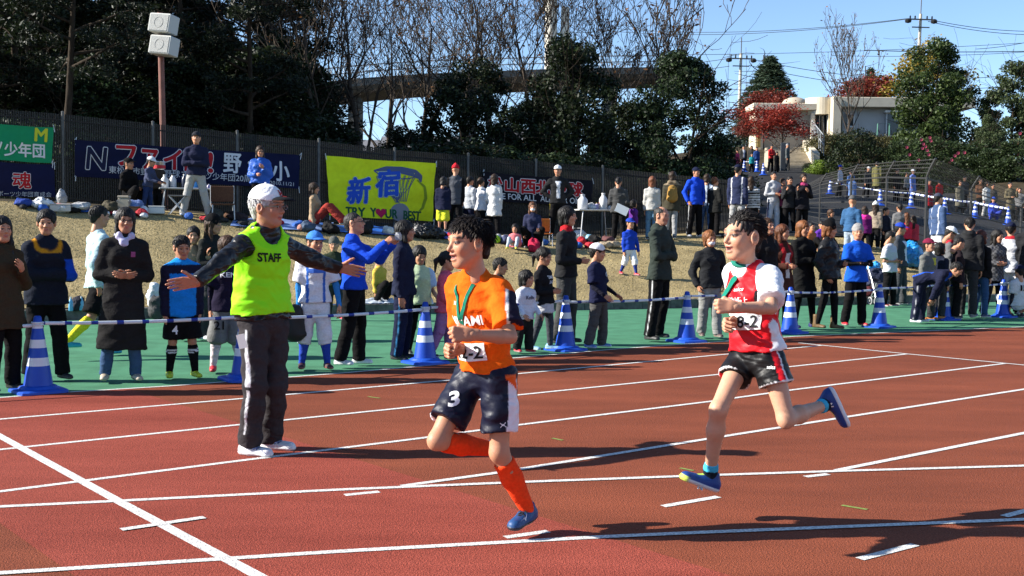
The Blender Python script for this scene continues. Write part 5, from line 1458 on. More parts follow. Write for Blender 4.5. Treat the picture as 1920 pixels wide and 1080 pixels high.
txt('shorts_number', '3', .055, .075, bv2, at(834, 745, 5.3) - rp, nrm(A_(.9, -.25, .25)), nrm(A_(.3, .1, 1)), (.82, .82, .84), so_, .035, .1)
def ua_mark(parent, bvh, c, r_, u_, sc, col):
    """two interlocking arcs crossed by a bar"""
    V, F = [], []
    for sgn in (1, -1):
        pts = [A_(-1, .85 * sgn), A_(-.55, .30 * sgn), A_(0, .14 * sgn), A_(.55, .30 * sgn), A_(1, .85 * sgn)]
        for i in range(4):
            t = nrm(pts[i + 1] - pts[i]); n = A_(-t[1], t[0]) * .13; o = len(V)
            V += [(*(pts[i] + n), 0), (*(pts[i] - n), 0), (*(pts[i + 1] - n), 0), (*(pts[i + 1] + n), 0)]; F.append([o, o + 1, o + 2, o + 3])
    o = len(V); V += [(-.5, -.1, .05), (.5, -.1, .05), (.5, .1, .05), (-.5, .1, .05)]; F.append([o, o + 1, o + 2, o + 3])
    return lay('logo', np.array(V) * sc, F, bvh, c, r_, u_, col, parent, .006)
ua_mark(so_, bv2, at(943, 802, 5.25) - rp, A_(1, 0, .1), A_(-.1, 0, 1), .013, (.8, .8, .82))
# socks and shoes
for i, (f0, f1) in enumerate(((.16, 1.0), (.12, 1.0))):
    k, a = J['kne'][i], J['ank'][i]
    sk = socked(root, 'sock', k, a, f0, f1, .058 * m, .059 * m, .040 * m, (.88, .060, .012))
    t = nrm(a - k); nr_ = A_(0, -1, 0)
    cpx = (969, 905, 5.36) if i == 0 else (868, 826, 5.36)
    ua_mark(sk, bvh_of(sk), at(*cpx) - rp, nrm(np.cross(t, nr_)) if i == 0 else A_(.35, 0, 1), -t if i == 0 else A_(1, 0, -.3), .013, (.82, .75, .70))
BLU = (.014, .065, .19)
ft = nrm(flat(950, 1003) - flat(1003, 982))
s1 = put_shoe(root, J['ank'][0] + A_(0, 0, -.004), ft + A_(0, 0, -.10), A_(.1, 0, 1), BLU, (.02, .02, .03), (.01, .01, .012), 'low', .005, .86)
b3 = bvh_of(s1)
V = np.array([(-1, -.7, 0), (-.2, .1, 0), (.1, -.5, 0), (1, .9, 0), (.2, -.9, 0), (-.15, -.35, 0)]) * .022
lay('shoe_mark', V, [[0, 1, 5], [1, 2, 5], [2, 3, 4]], b3, at(997, 972, 5.4) - rp, -ft, A_(0, 0, 1), (.7, .75, .8), s1, .004)
mb = MB()
for k_ in range(5):
    q = J['ank'][0] + ft * (.035 + .018 * k_) + A_(0, 0, -.006 - .012 * k_); w = nrm(np.cross(ft, A_(0, 0, 1)))
    mb.tube([q + w * .024 - A_(0, 0, .008), q + A_(0, 0, .010), q - w * .024 - A_(0, 0, .008)], .0038, 5)
mb.build('laces', mat('lace_black', (.012, .012, .014), .8), s1)
put_shoe(root, J['ank'][1] + A_(.01, .0, .0), A_(.10, -.15, -1), A_(-1, .1, .05), BLU, (.05, .05, .06), (.01, .01, .012), 'low', .006, .86)

# ---------------------------------------------------------------- runner in red and white
rp = flat(1400, 985); rp = A_(at(1420, 700, 5.85)[0], 5.85, 0)
J = dict(pel=at(1419, 655, 5.85), waist=at(1415, 612, 5.85), chest=at(1408, 556, 5.85), neck=at(1400, 496, 5.84), head=at(1394, 443, 5.80), hip=[at(1442, 674, 5.78), at(1396, 670, 5.92)], sh=[at(1446, 520, 5.74), at(1378, 512, 5.93)],
         elb=[at(1446, 578, 5.52), at(1392, 598, 6.05)], wri=[at(1378, 576, 5.44), at(1378, 604, 5.80)], kne=[at(1474, 786, 5.70), at(1347, 768, 5.70)], ank=[at(1550, 758, 5.98), at(1331, 893, 5.84)])
root, J = figure('boy runner in white shirt with red vest and black shorts', rp, J, .240, .88, 'runners')
S, up, m = J['S'], J['up'], J['m']; right = S
parts = []
fw = nrm(A_(-.88, -.47, .0)); Rh = basis(fw, A_(.02, 0, 1))
SK2 = (.55, .295, .185)
add_head(J, 'bo', .0042, SK2, BLK, Rh, parts)
add_hand(J['wri'][0], nrm(A_(-1, -.1, .06)), A_(-.1, .1, 1), 'fist', 1, .004, .88, SK2, parts)
add_hand(J['wri'][1], nrm(A_(-.8, -.6, -.1)), A_(.1, -.3, 1), 'grip', -1, .004, .88, SK2, parts)
V, F = solid(body_prims(J, m, .006), .009); parts.append((V, F, np.tile(np.array(SK2), (len(V), 1))))
joined('body', parts, M_skin, root)
V, F = hair_tpl('blown', .0042); V = np.where(V[:, 1:2] > .02, V * [.95, .93, .97], V * [.98, .97, .97])
mobj('hair', J['head'] + (V * J['hh'] / .23) @ Rh, F, M_hair, root, np.tile(np.array((.013, .010, .009)), (len(V), 1)), True)
ts = garment('undershirt', top_prims(J, m, .010, .0, 'short', 'low', fl=-.006), .0075, (.80, .80, .82), root, M_fabric, 12, .007, 48.)
def vest_paint(V, c):
    sd = V @ S - J['chest'] @ S; z = (V - J['chest']) @ up
    c = mixc(c, (.78, .78, .80), ((np.abs(sd) > .135 + .05 * np.clip(-z - .06, -1, 1)) & (z < -.03)) * 1.0)
    c = mixc(c, (.02, .018, .02), ((np.abs(sd) > .098) & (z > -.05) & (z < .04)) * 1.0)
    return c
pr = top_prims(J, m, .0160, .0, None, 'low', fl=-.006)
pr = [q for q in pr]
# armholes and neckline cut away from the vest
fwd = np.cross(S, up); fwd = fwd if fwd[1] < 0 else -fwd
for i in (0, 1):
    o_ = S * (1 if i == 0 else -1)
    pr.append(rc(J['sh'][i] + o_ * .030 + fwd * .2 + up * .06, J['sh'][i] + o_ * .030 - fwd * .2 + up * .06, .072, None, .01, op=1))
pr.append(rc(J['neck'] + fwd * .16 - up * .015, J['neck'] - fwd * .02 + up * .03, .055, None, .01, op=1))
FC = lambda a, b: J['chest'] + fwd * .1 + S * a + up * b
vs = garment('vest', pr, .0075, (.68, .012, .020), root, M_nylon, 12, .007, 48., vest_paint); bv = bvh_of(vs)
txt('vest_kanji', '東松山陸上', .155, .034, bv, FC(.0, .0), right, up, (.80, .78, .76), vs, .02)
txt('vest_logo', 'asics', .055, .018, bv, FC(.02, .055), right, up, (.82, .80, .78), vs, .02, .3)
bib(root, '148-2', FC(.015, -.110), .20, .085, bv, right, up)
tsb = bvh_of(ts)
c0 = FC(0, 0)
ribbon_on('sash', [(-.115, -.03), (-.085, .02), (-.045, .07), (.0, .115)], .034, bv, c0, right, up, (.010, .19, .13), root, .016, M_fabric)
mb = MB(); mb.tube([J['neck'] + A_(math.cos(t) * .066, math.sin(t) * .066, .008 + .016 * math.sin(t)) for t in np.linspace(0, 6.283, 21)], .014, 6); mb.build('neck_strap', mat('green_strap', (.010, .17, .12), .9), root, smooth=True)
def sh2_paint(V, c):
    for i in (0, 1):
        h, k = J['hip'][i], J['kne'][i]; t = (V - h) @ (k - h) / ((k - h) @ (k - h)); q = V - h - t[:, None] * (k - h); o_ = S * (1 if i == 0 else -1); sd = q @ o_; bk = q @ fwd
        mine = ((V - J['pel']) @ o_) > 0
        ang = np.arctan2(-bk, sd)
        if i == 0:
            c = mixc(c, (.66, .012, .02), (mine & (np.abs(ang + .40) < .20)) * 1.0)
            c = mixc(c, (.78, .77, .77), (mine & (np.abs(ang + .13) < .06)) * 1.0)
        else: c = mixc(c, (.66, .012, .02), (mine & (np.abs(ang + .1) < .5)) * 1.0)
        c = mixc(c, (.74, .73, .73), (mine & (t > .405) & (np.linalg.norm(q, axis=1) > .080)) * 1.0)
    return c
so_ = garment('shorts', bot_prims(J, m, .009, .42, .006), .0075, (.007, .0065, .007), root, M_nylon, 17, .006, 46., sh2_paint)
txt('shorts_logo', 'asics', .055, .018, bvh_of(so_), at(1447, 688, 5.6) - rp, right, up, (.8, .8, .8), so_, .02, .3)
for i in (0, 1):
    k, a = J['kne'][i], J['ank'][i]
    sk = socked(root, 'sock', k, a, .80 if i == 1 else .82, 1.05, .040 * m, .039 * m, .041 * m, (.012, .018, .03), .006, lambda V, c, k=k, a=a: mixc(c, (.06, .42, .62), ((V - k) @ (a - k) / ((a - k) @ (a - k)) < .885) * 1.0))
NB, NY = (.010, .045, .21), (.62, .85, .06)
for i, (fd, u_) in enumerate(((A_(.42, .05, -.85), A_(-.9, 0, -.42)), (nrm(A_(-.86, -.25, .36)), A_(.3, 0, 1)))):
    s_ = put_shoe(root, J['ank'][i], fd, u_, NB, (.66, .66, .66), NY, 'low', .005, .90)
    V_ = np.array([v.co[:] for v in s_.data.vertices]); f_ = nrm(fd); t = (V_ - J['ank'][i]) @ f_
    cc = np.empty(len(V_) * 4, np.float32); s_.data.color_attributes['Col'].data.foreach_get('color', cc); cc = cc.reshape(-1, 4)
    un = nrm(u_ - f_ * (u_ @ f_)); z = (V_ - J['ank'][i]) @ un
    toe = np.clip((t - .115) / .02, 0, 1) * (z < -.035) + np.clip((t - .03) / .02, 0, 1) * (z < -.066)
    if i == 1: cc[:, :3] = mixc(cc[:, :3], (.55, .68, .10), np.clip(toe, 0, 1))
    s_.data.color_attributes['Col'].data.foreach_set('color', cc.ravel())
    b3 = bvh_of(s_)
    if i == 1: txt('shoe_letter', 'N', .030, .026, b3, at(1320, 918, 5.75) - rp, -f_, un, (.75, .75, .75), s_, .05, .2, .004)
    else: txt('shoe_letter', 'N', .030, .026, b3, at(1566, 765, 5.85) - rp, A_(-.42, 0, .85), A_(-.85, 0, -.42), (.75, .75, .75), s_, .05, .2, .004)

# ---------------------------------------------------------------- steward with outstretched arms
rp = flat(492, 850)
ar, al = flat(468, 853) + A_(0, 0, .085), flat(509, 842) + A_(0, 0, .085)
J = dict(pel=at(492, 588, 7.42), waist=at(490, 543, 7.42), chest=at(492, 480, 7.41), neck=at(497, 425, 7.41), head=at(502, 389, 7.37), hip=[at(512, 606, 7.50), at(475, 608, 7.36)], sh=[at(532, 458, 7.50), at(458, 457, 7.28)],
         elb=[at(582, 484, 7.66), at(415, 492, 7.04)], wri=[at(636, 502, 7.78), at(371, 528, 6.88)], kne=[at(516, 724, 7.44), at(478, 726, 7.30)], ank=[al, ar])
root, J = figure('elderly steward in neon yellow STAFF vest and white cap holding his arms out', rp, J, .245, 1.0)
S, up, m = J['S'], J['up'], J['m']; right = S
fwd = np.cross(S, up); fwd = fwd if fwd[1] < 0 else -fwd
parts = []
fw = nrm(A_(.93, -.36, -.05)); Rh = basis(fw)
SK3 = (.44, .205, .125)
add_head(J, 'm', .0042, SK3, (.25, .24, .23), Rh, parts)
add_hand(J['wri'][1], nrm(A_(-1, -.35, -.12)), nrm(A_(.1, -.3, 1)), 'open', -1, .004, .98, SK3, parts)
add_hand(J['wri'][0], nrm(A_(1, .15, -.18)), nrm(A_(.35, -.1, 1)), 'open', 1, .004, .98, SK3, parts)
V, F = solid(body_prims(J, m, .012), .012); parts.append((V, F, np.tile(np.array(SK3), (len(V), 1))))
joined('body', parts, M_skin, root)
V, F = hair_tpl('short', .0042); V = np.where(V[:, 2:] > .06, V * [.92, .92, .82], V)
mobj('hair', J['head'] + (V * J['hh'] / .23) @ Rh, F, M_hair, root, np.tile(np.array((.42, .42, .41)), (len(V), 1)), True)
V, F, mk = hat_tpl('cap', .0045); V = V * [1, 1, 1.06]
c = mixc(np.tile(np.array((.80, .80, .81)), (len(V), 1)), (.012, .012, .014), mk)
hc = mobj('cap', J['head'] + (V * J['hh'] / .23 * 1.03) @ Rh, F, M_fabric, root, c, True)
txt('cap_emblem', 'H', .035, .045, bvh_of(hc), J['head'] + A_(0, 0, 0) + (A_(.0, -.115, .085) * 1.05) @ Rh, Rh[0], A_(0, 0, 1), (.35, .02, .02), hc, .06, .1)
mb = MB()
for q in (-1, 1):
    mb.tube([A_(q * .031 + .019 * math.cos(t), -.107, .002 + .013 * math.sin(t)) for t in np.linspace(0, 6.283, 15)], .0018, 4); mb.tube([A_(q * .049, -.104, .006), A_(q * .080, .005, .004)], .002, 4)
mb.tube([A_(-.013, -.108, .005), A_(.013, -.108, .005)], .002, 4)
mobj('glasses', J['head'] + (np.array(mb.V) * J['hh'] / .23) @ Rh, mb.F, mat('steel_frame', (.3, .3, .32), .3, .5, metal=.8), root)
jk = garment('jacket', top_prims(J, m, .017, .035, 'long', 'high'), .0085, (.013, .013, .014), root, mat('black_nylon', attr=True, rough=.36, spec=.3, bump=.3, bscale=40, bdist=.01, fold=.7, fscale=7.), 21, .009, 40.)
NEON = (.30, .88, .010)
pr = top_prims(J, m, .037, .0, None, 'none', fl=.0)
pr = [q for q in pr[:-1]]
for i in (0, 1):
    o_ = S * (1 if i == 0 else -1)
    pr.append(rc(J['sh'][i] + o_ * .055 + fwd * .3 - up * .02, J['sh'][i] + o_ * .055 - fwd * .3 - up * .02, .082, None, .012, op=1))
pr.append(rc(J['neck'] + fwd * .2 - up * .03, J['neck'] - fwd * .2 + up * .03, .088, None, .012, op=1))
vs = garment('staff_vest', pr, .0075, NEON, root, mat('neon_cloth', attr=True, rough=.75, spec=.2, bump=.4, bscale=220, bdist=.003, fold=.4, fscale=5.), 30, .0075, 44.)
bv = bvh_of(vs)
txt('staff_lettering', 'STAFF', .155, .058, bv, at(514, 484, 7.25) - rp, right, up, (.012, .014, .008), vs, .035)
def stripe(V, c):
    for i in (0, 1):
        h, k, a = J['hip'][i], J['kne'][i], J['ank'][i]; o_ = S * (1 if i == 0 else -1)
        for p, q in ((h, k), (k, a)):
            t = (V - p) @ (q - p) / ((q - p) @ (q - p)); w = V - p - t[:, None] * (q - p); ang = np.arctan2(w @ fwd, w @ o_)
            mine = ((V - (J['kne'][0] + J['kne'][1]) / 2) @ o_) > -.0
            wd = np.where(p is h, .05 + .20 * np.clip(t, 0, 1), .16 - .10 * np.clip(t, 0, 1))
            if i == 1: c = mixc(c, (.62, .62, .64), mine * np.clip((wd - np.abs(ang - .42)) / .05 + .5, 0, 1) * (t > (.1 if p is h else 0)) * (t < (1.0 if p is h else .8)))
    return c
garment('trousers', bot_prims(J, m, .018, 'long', .010),   .0075, (.038, .034, .036), root, M_fabric, 25, .010, 34., stripe)
txt_card = MB().box(at(441 + 12, 640, 7.2) - rp, (.05, .004, .09), M=Matrix.Rotation(rad(-14), 3, 'Y')).build('paper_slip', mat('paper', (.75, .75, .72), .9), root)
for i, fd in ((0, A_(.96, -.30, 0)), (1, A_(.92, -.42, 0))):
    s_ = put_shoe(root, J['ank'][i] + A_(0, 0, -.012), fd, A_(0, 0, 1), (.62, .62, .64), (.70, .70, .70), (.10, .13, .28), 'low', .005, .98)
    txt('shoe_mark', 'w', .05, .02, bvh_of(s_), J['ank'][i] + nrm(fd) * .03 + A_(0, -.1, -.03), nrm(fd), A_(0, 0, 1), (.08, .11, .25), s_, .02, 0, .004)
# ================================================================== THE SPECTATORS
BK = (.007, .0065, .007); CH = (.035, .035, .037); NV = (.010, .013, .035); WH = (.72, .72, .72); GY = (.20, .20, .205); LG = (.45, .45, .44); BL = (.012, .075, .50); RB = (.01, .04, .36); RD = (.55, .02, .025)
BR = (.05, .024, .012); GI = (.17, .062, .020); HB = (.012, .010, .009); DB = (.03, .017, .010); KH = (.10, .085, .05); PK = (.60, .10, .16); PU = (.09, .02, .17); JE = (.045, .085, .17); TAN = (.30, .21, .13)
SHB = ((.02, .02, .02), (.05, .05, .05)); SHW = ((.62, .62, .63), (.7, .7, .7)); SHR = ((.45, .02, .03), (.4, .3, .3)); SHL = ((.20, .38, .55), (.6, .65, .7)); SHG = ((.12, .12, .12), (.4, .4, .4))
G1 = 'spectators lined up behind the striped bar'
def sidestripe(col, w=.14, both=True, a0=0.0):
    def f(V, c, J):
        for i in (0, 1):
            h, k, a = J['hip'][i], J['kne'][i], J['ank'][i]; o_ = J['S'] * (1 if i == 0 else -1); mine = (V - (J['kne'][0] + J['kne'][1]) / 2) @ o_ > 0
            for p, q in ((h, k), (k, a)):
                t = (V - p) @ (q - p) / ((q - p) @ (q - p)); wv = V - p - t[:, None] * (q - p); ang = np.arctan2(-wv[:, 1], wv @ o_)
                c = mixc(c, col, mine * np.clip((w - np.abs(ang - a0)) / .08 + .5, 0, 1) * (t > -.05) * (t < 1.05))
        return c
    return f
def front_open(col, w=.05, z0=-.3, z1=.3):
    """an open jacket showing what is worn below"""
    def f(V, c, J): return mixc(c, col, ((np.abs(V[:, 0]) < w + .03 * np.clip((V[:, 2] - J['chest'][2]) / .1, 0, 1)) & (V[:, 1] < -.02) & (V[:, 2] > J['chest'][2] + z0) & (V[:, 2] < J['chest'][2] + z1)) * 1.0)
    return f
def sleeves(col, torso=False):
    def f(V, c, J):
        x = np.abs(V[:, 0]); lim = J['sh'][0][0] - .012
        return mixc(c, col, ((x > lim) * 1.0) if not torso else ((x < lim) * 1.0))
    return f
def hstripes(col, n=28.):
    return lambda V, c, J: mixc(c, col, (np.sin(V[:, 2] * n * 6.28) > .15) * 1.0)
def collar_ring(col, dz=-.02):
    return lambda V, c, J: mixc(c, col, ((V[:, 2] > J['neck'][2] + dz) & (np.abs(V[:, 0]) < .11)) * 1.0)
def mix_p(*fs):
    def f(V, c, J):
        for g in fs: c = g(V, c, J)
        return c
    return f
def chest_text(s, w, h, col, dz=0.0, back=False, dx=0.0, bold=.02):
    def f(root, J, tb, bob, D, Rh):
        sg = 1 if not back else -1
        V, F = text_mesh(s, bold); V = fit(V, w, h)
        lay('lettering', V, F, bvh_of(tb), J['chest'] + A_(dx, -.12 * sg, dz), A_(sg, 0, 0), A_(0, 0, 1), col, tb, .008)
    return f
def short_text(s, w, h, col, leg=1):
    def f(root, J, tb, bob, D, Rh):
        V, F = text_mesh(s, .02); V = fit(V, w, h)
        c = (J['hip'][leg] * .35 + J['kne'][leg] * .65) + A_(0, -.12, .02)
        lay('number', V, F, bvh_of(bob), c, A_(1, 0, 0), A_(0, 0, 1), col, bob, .008)
    return f
def both(*fs):
    def f(*a):
        for g in fs: g(*a)
    return f
def badge(col, dx, dz, w=.04, h=.05):
    def f(root, J, tb, bob, D, Rh):
        V, F = rect_grid(w, h, 3, 3); lay('badge', V, F, bvh_of(tb), J['chest'] + A_(dx, -.12, dz), A_(1, 0, 0), A_(0, 0, 1), col, tb, .006)
    return f
def handheld(kind, hand=0, col=(.05, .05, .05)):
    def f(root, J, tb, bob, D, Rh):
        w, e = J['wri'][hand], J['elb'][hand]; p = w + nrm(w - e) * .10
        wp = root.matrix_basis @ Vector(p)
        if kind == 'camera': o = MB().box((0, 0, 0), (.11, .05, .07), bevel=.008).lathe([(.028, 0), (.028, .05), (.024, .05)], 12, origin=(0, 0, 0)).build('compact_camera', mat('camera_grey', (.35, .35, .36), .4, .5), loc=wp); tag(o, 'small grey camera held up by the man in the bright blue jacket', 'camera')
        o.rotation_euler = (0, 0, root.rotation_euler[2])
    return f
def scarf(col, z=.0, name='scarf'):
    def f(root, J, tb, bob, D, Rh):
        pr = [rc(J['neck'] + A_(.05, -.045, .02), J['neck'] + A_(.06, .03, .02), .034, None, .02), rc(J['neck'] + A_(-.05, -.045, .02), J['neck'] + A_(-.06, .03, .02), .034, None, .02), rc(J['neck'] + A_(.05, -.05, .01), J['neck'] + A_(-.02, -.085, -.06), .032, .03, .02), rc(J['neck'] + A_(-.05, -.05, .01), J['neck'] + A_(.0, -.085, -.06), .032, .03, .02)]
        garment(name, pr, .010, col, root, M_fabric, 3, .004, 60.)
    return f
# ---- the row behind the striped bar, from the finish line onwards
person('woman in brown fur-collared parka with black trousers and boots beside first cone', 8, 738, 404, 60, ('coat', (.045, .032, .018), {'collar': 'fur', 'hem': .26}), ('pants', BK), hair=('long', HB), sex='f', arms=('chest', 'down'), head=(-15, 2), group=G1, shoes=((.03, .025, .02), (.05, .05, .05)), boots=True)
person('woman in navy jacket edged with orange at the collar, hair tied back', 86, 716, 392, 40, ('parka', (.013, .016, .026), {'collar': 'high'}), ('pants', BK), hair=('pony', HB), sex='f', arms=('crossed', 'crossed'), head=(-12, -3), group=G1, shoes=SHB,
       paint=mix_p(lambda V, c, J: mixc(c, (.62, .26, .015), np.clip((.016 - np.abs(np.hypot(V[:, 0] * .9, V[:, 1] - J['neck'][1]) - .108 + .25 * np.clip(V[:, 1], -1, 0))) / .006, 0, 1) * (V[:, 2] > J['neck'][2] - .12)), lambda V, c, J: mixc(c, BL, ((V[:, 0] > .14) & (V[:, 2] < J['chest'][2] - .02) & (V[:, 2] > J['chest'][2] - .22)) * 1.0)))
person('boy in pale blue jacket with yellow socks running behind the long black coat', 186, 672, 384, 130, ('jacket', (.42, .56, .58)), ('shorts', BK), arms=('down', 'swing'), legs=((14, 12), (-14, 26)), socks=(.18, 1, (.75, .68, .03)), shoes=((.02, .35, .45), (.02, .4, .5)), group=G1)
person('woman with black bob wearing a long black coat and lavender scarf', 226, 718, 388, 22, ('longcoat', (.016, .015, .015), {'collar': 'high', 'hem': .56}), ('jeans', JE), hair=('bob', HB), sex='f', arms=('clasp', 'clasp'), head=(4, 0), group=G1, shoes=((.42, .35, .27), (.35, .3, .24)), glasses=True, fin=both(scarf((.50, .48, .66)), badge((.28, .06, .16), .07, .02)))
person('boy in bright blue and black track jacket, black shorts number 4', 342, 711, 440, 25, ('jacket', (.010, .20, .62), {'collar': 'high'}), ('shorts', BK), arms=('down', 'down'), socks=(.2, 1, BK, WH), shoes=((.52, .58, .02), (.4, .45, .02)), head=(-5, -3), group=G1,
       paint=mix_p(sleeves((.012, .012, .03)), lambda V, c, J: mixc(c, (.012, .012, .03), (V[:, 2] > J['chest'][2] + .05) * 1.0), lambda V, c, J: mixc(c, (.010, .25, .70), (V[:, 2] > J['neck'][2] - .02) * 1.0)), fin=short_text('4', .055, .085, WH))
person('child with black topknot peeping from behind the woman in black beanie', 358, 640, 424, 30, ('sweater', TAN), ('pants', CH), hair=('bun', HB), group=G1, kid=True, arms=('face', 'down'))
person('woman with long brown hair wearing a black beanie and black sweater', 402, 640, 402, 50, ('sweater', (.018, .019, .018)), ('pants', CH), hair=('long', BR), hat=('beanie', BK), sex='f', arms=('front', 'front'), head=(20, 0), group=G1, shoes=SHW)
person('child in black lettered shirt, grey shorts 21 and red football boots', 424, 700, 441, 20, ('tee', (.016, .012, .03), {'hem': .08}), ('longshorts', (.17, .17, .165)), hair=('mid', BR), arms=('down', 'down'), inner=(.012, .010, .02), socks=(.2, 1, (.62, .52, .54), (.4, .36, .38)), shoes=((.50, .02, .03), (.3, .02, .03)), group=G1, fin=both(chest_text('KEN', .16, .05, WH, .02), short_text('21', .10, .085, BK)))
person('boy in blue baseball cap and white uniform with blue sleeves', 590, 695, 432, 15, ('tee', (.66, .66, .70), {'hem': .02}), ('knickers', (.66, .66, .70)), hat=('cap', (.05, .19, .55), (.04, .15, .5)), arms=('out', 'down'), inner=(.03, .20, .52), socks=(.2, 1, (.025, .06, .36)), shoes=((.05, .02, .02), (.3, .1, .08)), head=(18, 0), group=G1, fin=badge((.05, .14, .5), .0, .02, .16, .045),
       paint=lambda V, c, J: mixc(c, (.03, .12, .45), ((np.abs(np.abs(V[:, 0]) - .085) < .014)) * 1.0), bpaint=lambda V, c, J: mixc(c, (.02, .025, .09), (V[:, 2] > J['pel'][2] + .03) * 1.0))
person('child in grey knitted hat and dark green coat behind the capped ballplayer', 628, 602, 444, 20, ('parka', (.03, .04, .022)), ('pants', CH), hat=('beanie', (.10, .10, .09)), kid=True, shoes=SHR, group=G1)
person('man in bright blue jacket holding a camera up before his face', 664, 690, 396, 82, ('jacket', (.010, .060, .50), {'collar': 'high', 'sheen': False, 'hem': .05}), ('pants', BK), hair=('buzz', (.025, .022, .02)), arms=('phone', 'phone'), hands=('grip', 'grip'), head=(4, 4), glasses=True, shoes=SHW, group=G1, fin=handheld('camera'))
person('girl with shaggy black hair in navy hoodie and striped navy trousers', 752, 678, 412, 80, ('hoodie', (.014, .017, .038)), ('track', NV), hair=('bob', HB), arms=('down', 'down'), head=(5, 0), shoes=SHB, group=G1, bpaint=sidestripe((.06, .28, .55), .07))
person('small girl in pale green vest and light blue sleeves touching the second cone', 788, 668, 460, 25, ('tee', (.50, .62, .38)), ('leggings', BK), hair=('bob', HB), arms=('bar', 'down'), head=(0, -18), kid=True, paint=sleeves((.42, .56, .70)), group=G1)
person('small girl in pink track suit with her hair in a ponytail', 832, 678, 470, 80, ('jacket', PK), ('pants', (.30, .15, .30)), hair=('pony', HB), arms=('fwd', 'bar'), head=(10, -12), kid=True, group=G1)
person('boy in dark shirt half hidden behind the orange runner', 930, 655, 482, 75, ('shirt', (.02, .02, .025)), ('pants', CH), arms=('front', 'front'), kid=True, group=G1)
person('toddler in white lettered sweater, black trousers and red shoes', 982, 664, 505, 40, ('sweater', (.62, .63, .70), {'hem': .09}), ('pants', (.016, .016, .016)), hair=('mid', HB), arms=('bar', 'bar'), head=(30, 0), kid=True, shoes=SHR, group=G1, fin=chest_text('KoBe', .12, .045, (.06, .06, .09), .0))
person('girl in black printed shirt with pale skirt, leggings and light blue shoes', 1022, 660, 463, 62, ('shirt', (.012, .012, .014)), ('leggings', (.05, .055, .065)), hair=('pony', HB), arms=('front', 'front'), kid=True, shoes=SHL, group=G1, fin=both(chest_text('SMILE', .13, .04, (.6, .6, .6), .03), chest_text('BASE', .10, .04, (.5, .55, .65), -.03), lambda root, J, tb, bob, D, Rh: garment('skirt', [rc(J['pel'] + A_(0, 0, .03), J['pel'] - A_(0, 0, .16), .105 * J['m'], .15 * J['m'], .02, J['S'], .8, capb=True)], .013, (.50, .50, .52), root, M_fabric, 4, .006)))
person('tall youth in black jacket with red collar and grey trousers', 1060, 648, 386, 70, ('jacket', (.020, .020, .021), {'hem': .06, 'collar': 'high'}), ('pants', (.055, .055, .055)), hair=('mid', HB), arms=('down', 'front'), head=(20, 0), shoes=SHB, group=G1, paint=collar_ring((.40, .015, .02)))
person('boy in white cap with black peak and navy ball shirt', 1120, 655, 455, 60, ('tee', (.012, .014, .04), {'hem': .08}), ('pants', (.075, .072, .068)), hat=('cap', (.70, .70, .70), BK), arms=('bar', 'bar'), inner=(.010, .010, .018), head=(28, 0), kid=True, shoes=((.10, .20, .45), (.55, .6, .7)), group=G1, fin=chest_text('G', .07, .06, (.45, .58, .70), .02, False, .03), bpaint=None)
person('balding man in dark green windbreaker with crossed arms and striped black trousers', 1236, 640, 386, 55, ('jacket', (.030, .038, .032), {'collar': 'hood', 'hem': .13}), ('track', BK), hair=('bald', (.02, .018, .016)), arms=('crossed', 'crossed'), head=(15, 0), shoes=SHB, group=G1, bpaint=sidestripe((.62, .62, .62), .06), skin=(.42, .21, .13))
person('youth with ginger hair and white face mask in black jacket', 1332, 636, 431, 10, ('jacket', (.018, .019, .021)), ('pants', (.22, .22, .21)), hair=('mid', GI), arms=('pocket', 'pocket'), mask=True, head=(10, 0), shoes=((.08, .05, .05), (.3, .25, .2)), group=G1)
person('woman all in black with long brown hair behind the white-shirted runner', 1437, 628, 408, 40, ('coat', (.013, .012, .013), {'hem': .25}), ('pants', BK), hair=('long', BR), sex='f', arms=('down', 'pocket'), group=G1)
person('woman with auburn hair, red cardigan over white shirt and dark coat', 1464, 622, 420, 30, ('coat', (.06, .022, .015), {'hem': .30}), ('pants', BK), hair=('long', (.10, .032, .012)), sex='f', arms=('clasp', 'front'), head=(25, -6), group=G1, paint=mix_p(front_open((.55, .54, .52), .04, -.35, .02), lambda V, c, J: mixc(c, (.30, .015, .02), ((np.abs(V[:, 0]) > .045) & (np.abs(V[:, 0]) < .10) & (V[:, 1] < -.03) & (V[:, 2] > J['chest'][2] - .2)) * 1.0)))
person('woman with ginger bob in plain long black coat', 1506, 618, 413, 28, ('coat', (.010, .010, .010), {'hem': .40}), ('leggings', BK), hair=('bob', GI), sex='f', arms=('crossed', 'crossed'), head=(8, -4), group=G1, shoes=((.02, .02, .10), (.05, .05, .2)))
person('woman in black beanie and quilted black jacket with brown boots', 1553, 620, 414, 55, ('down', (.014, .014, .015), {'hem': .10}), ('leggings', BK), hair=('mid', GI), hat=('beanie', BK), sex='f', arms=('front', 'pocket'), head=(18, -4), group=G1, boots=True, shoes=((.13, .075, .03), (.10, .06, .03)))
person('man in grey beanie and blue shirt over black sleeves with red shoes', 1602, 614, 420, 10, ('tee', (.010, .085, .50), {'hem': .14}), ('pants', BK), hair=('short', HB), hat=('beanie', (.26, .25, .24)), arms=('crossed', 'crossed'), inner=(.012, .012, .013), head=(-2, 0), shoes=SHR, group=G1)
person('boy in light grey short-sleeved shirt standing on the kerb side', 1666, 577, 433, 45, ('tee', (.50, .50, .54), {'hem': .10}), ('pants', BK), hair=('short', HB), arms=('front', 'clasp'), inner=None, head=(18, -3), shoes=((.20, .04, .04), (.6, .6, .6)), group=G1)
person('boy in royal blue cap with white towel round his neck', 1686, 574, 417, 55, ('jacket', (.05, .055, .065)), ('pants', (.05, .055, .06)), hat=('cap', (.02, .05, .32), (.02, .05, .32)), head=(15, 0), group=G1, paint=front_open((.60, .62, .68), .06, -.3, .1))
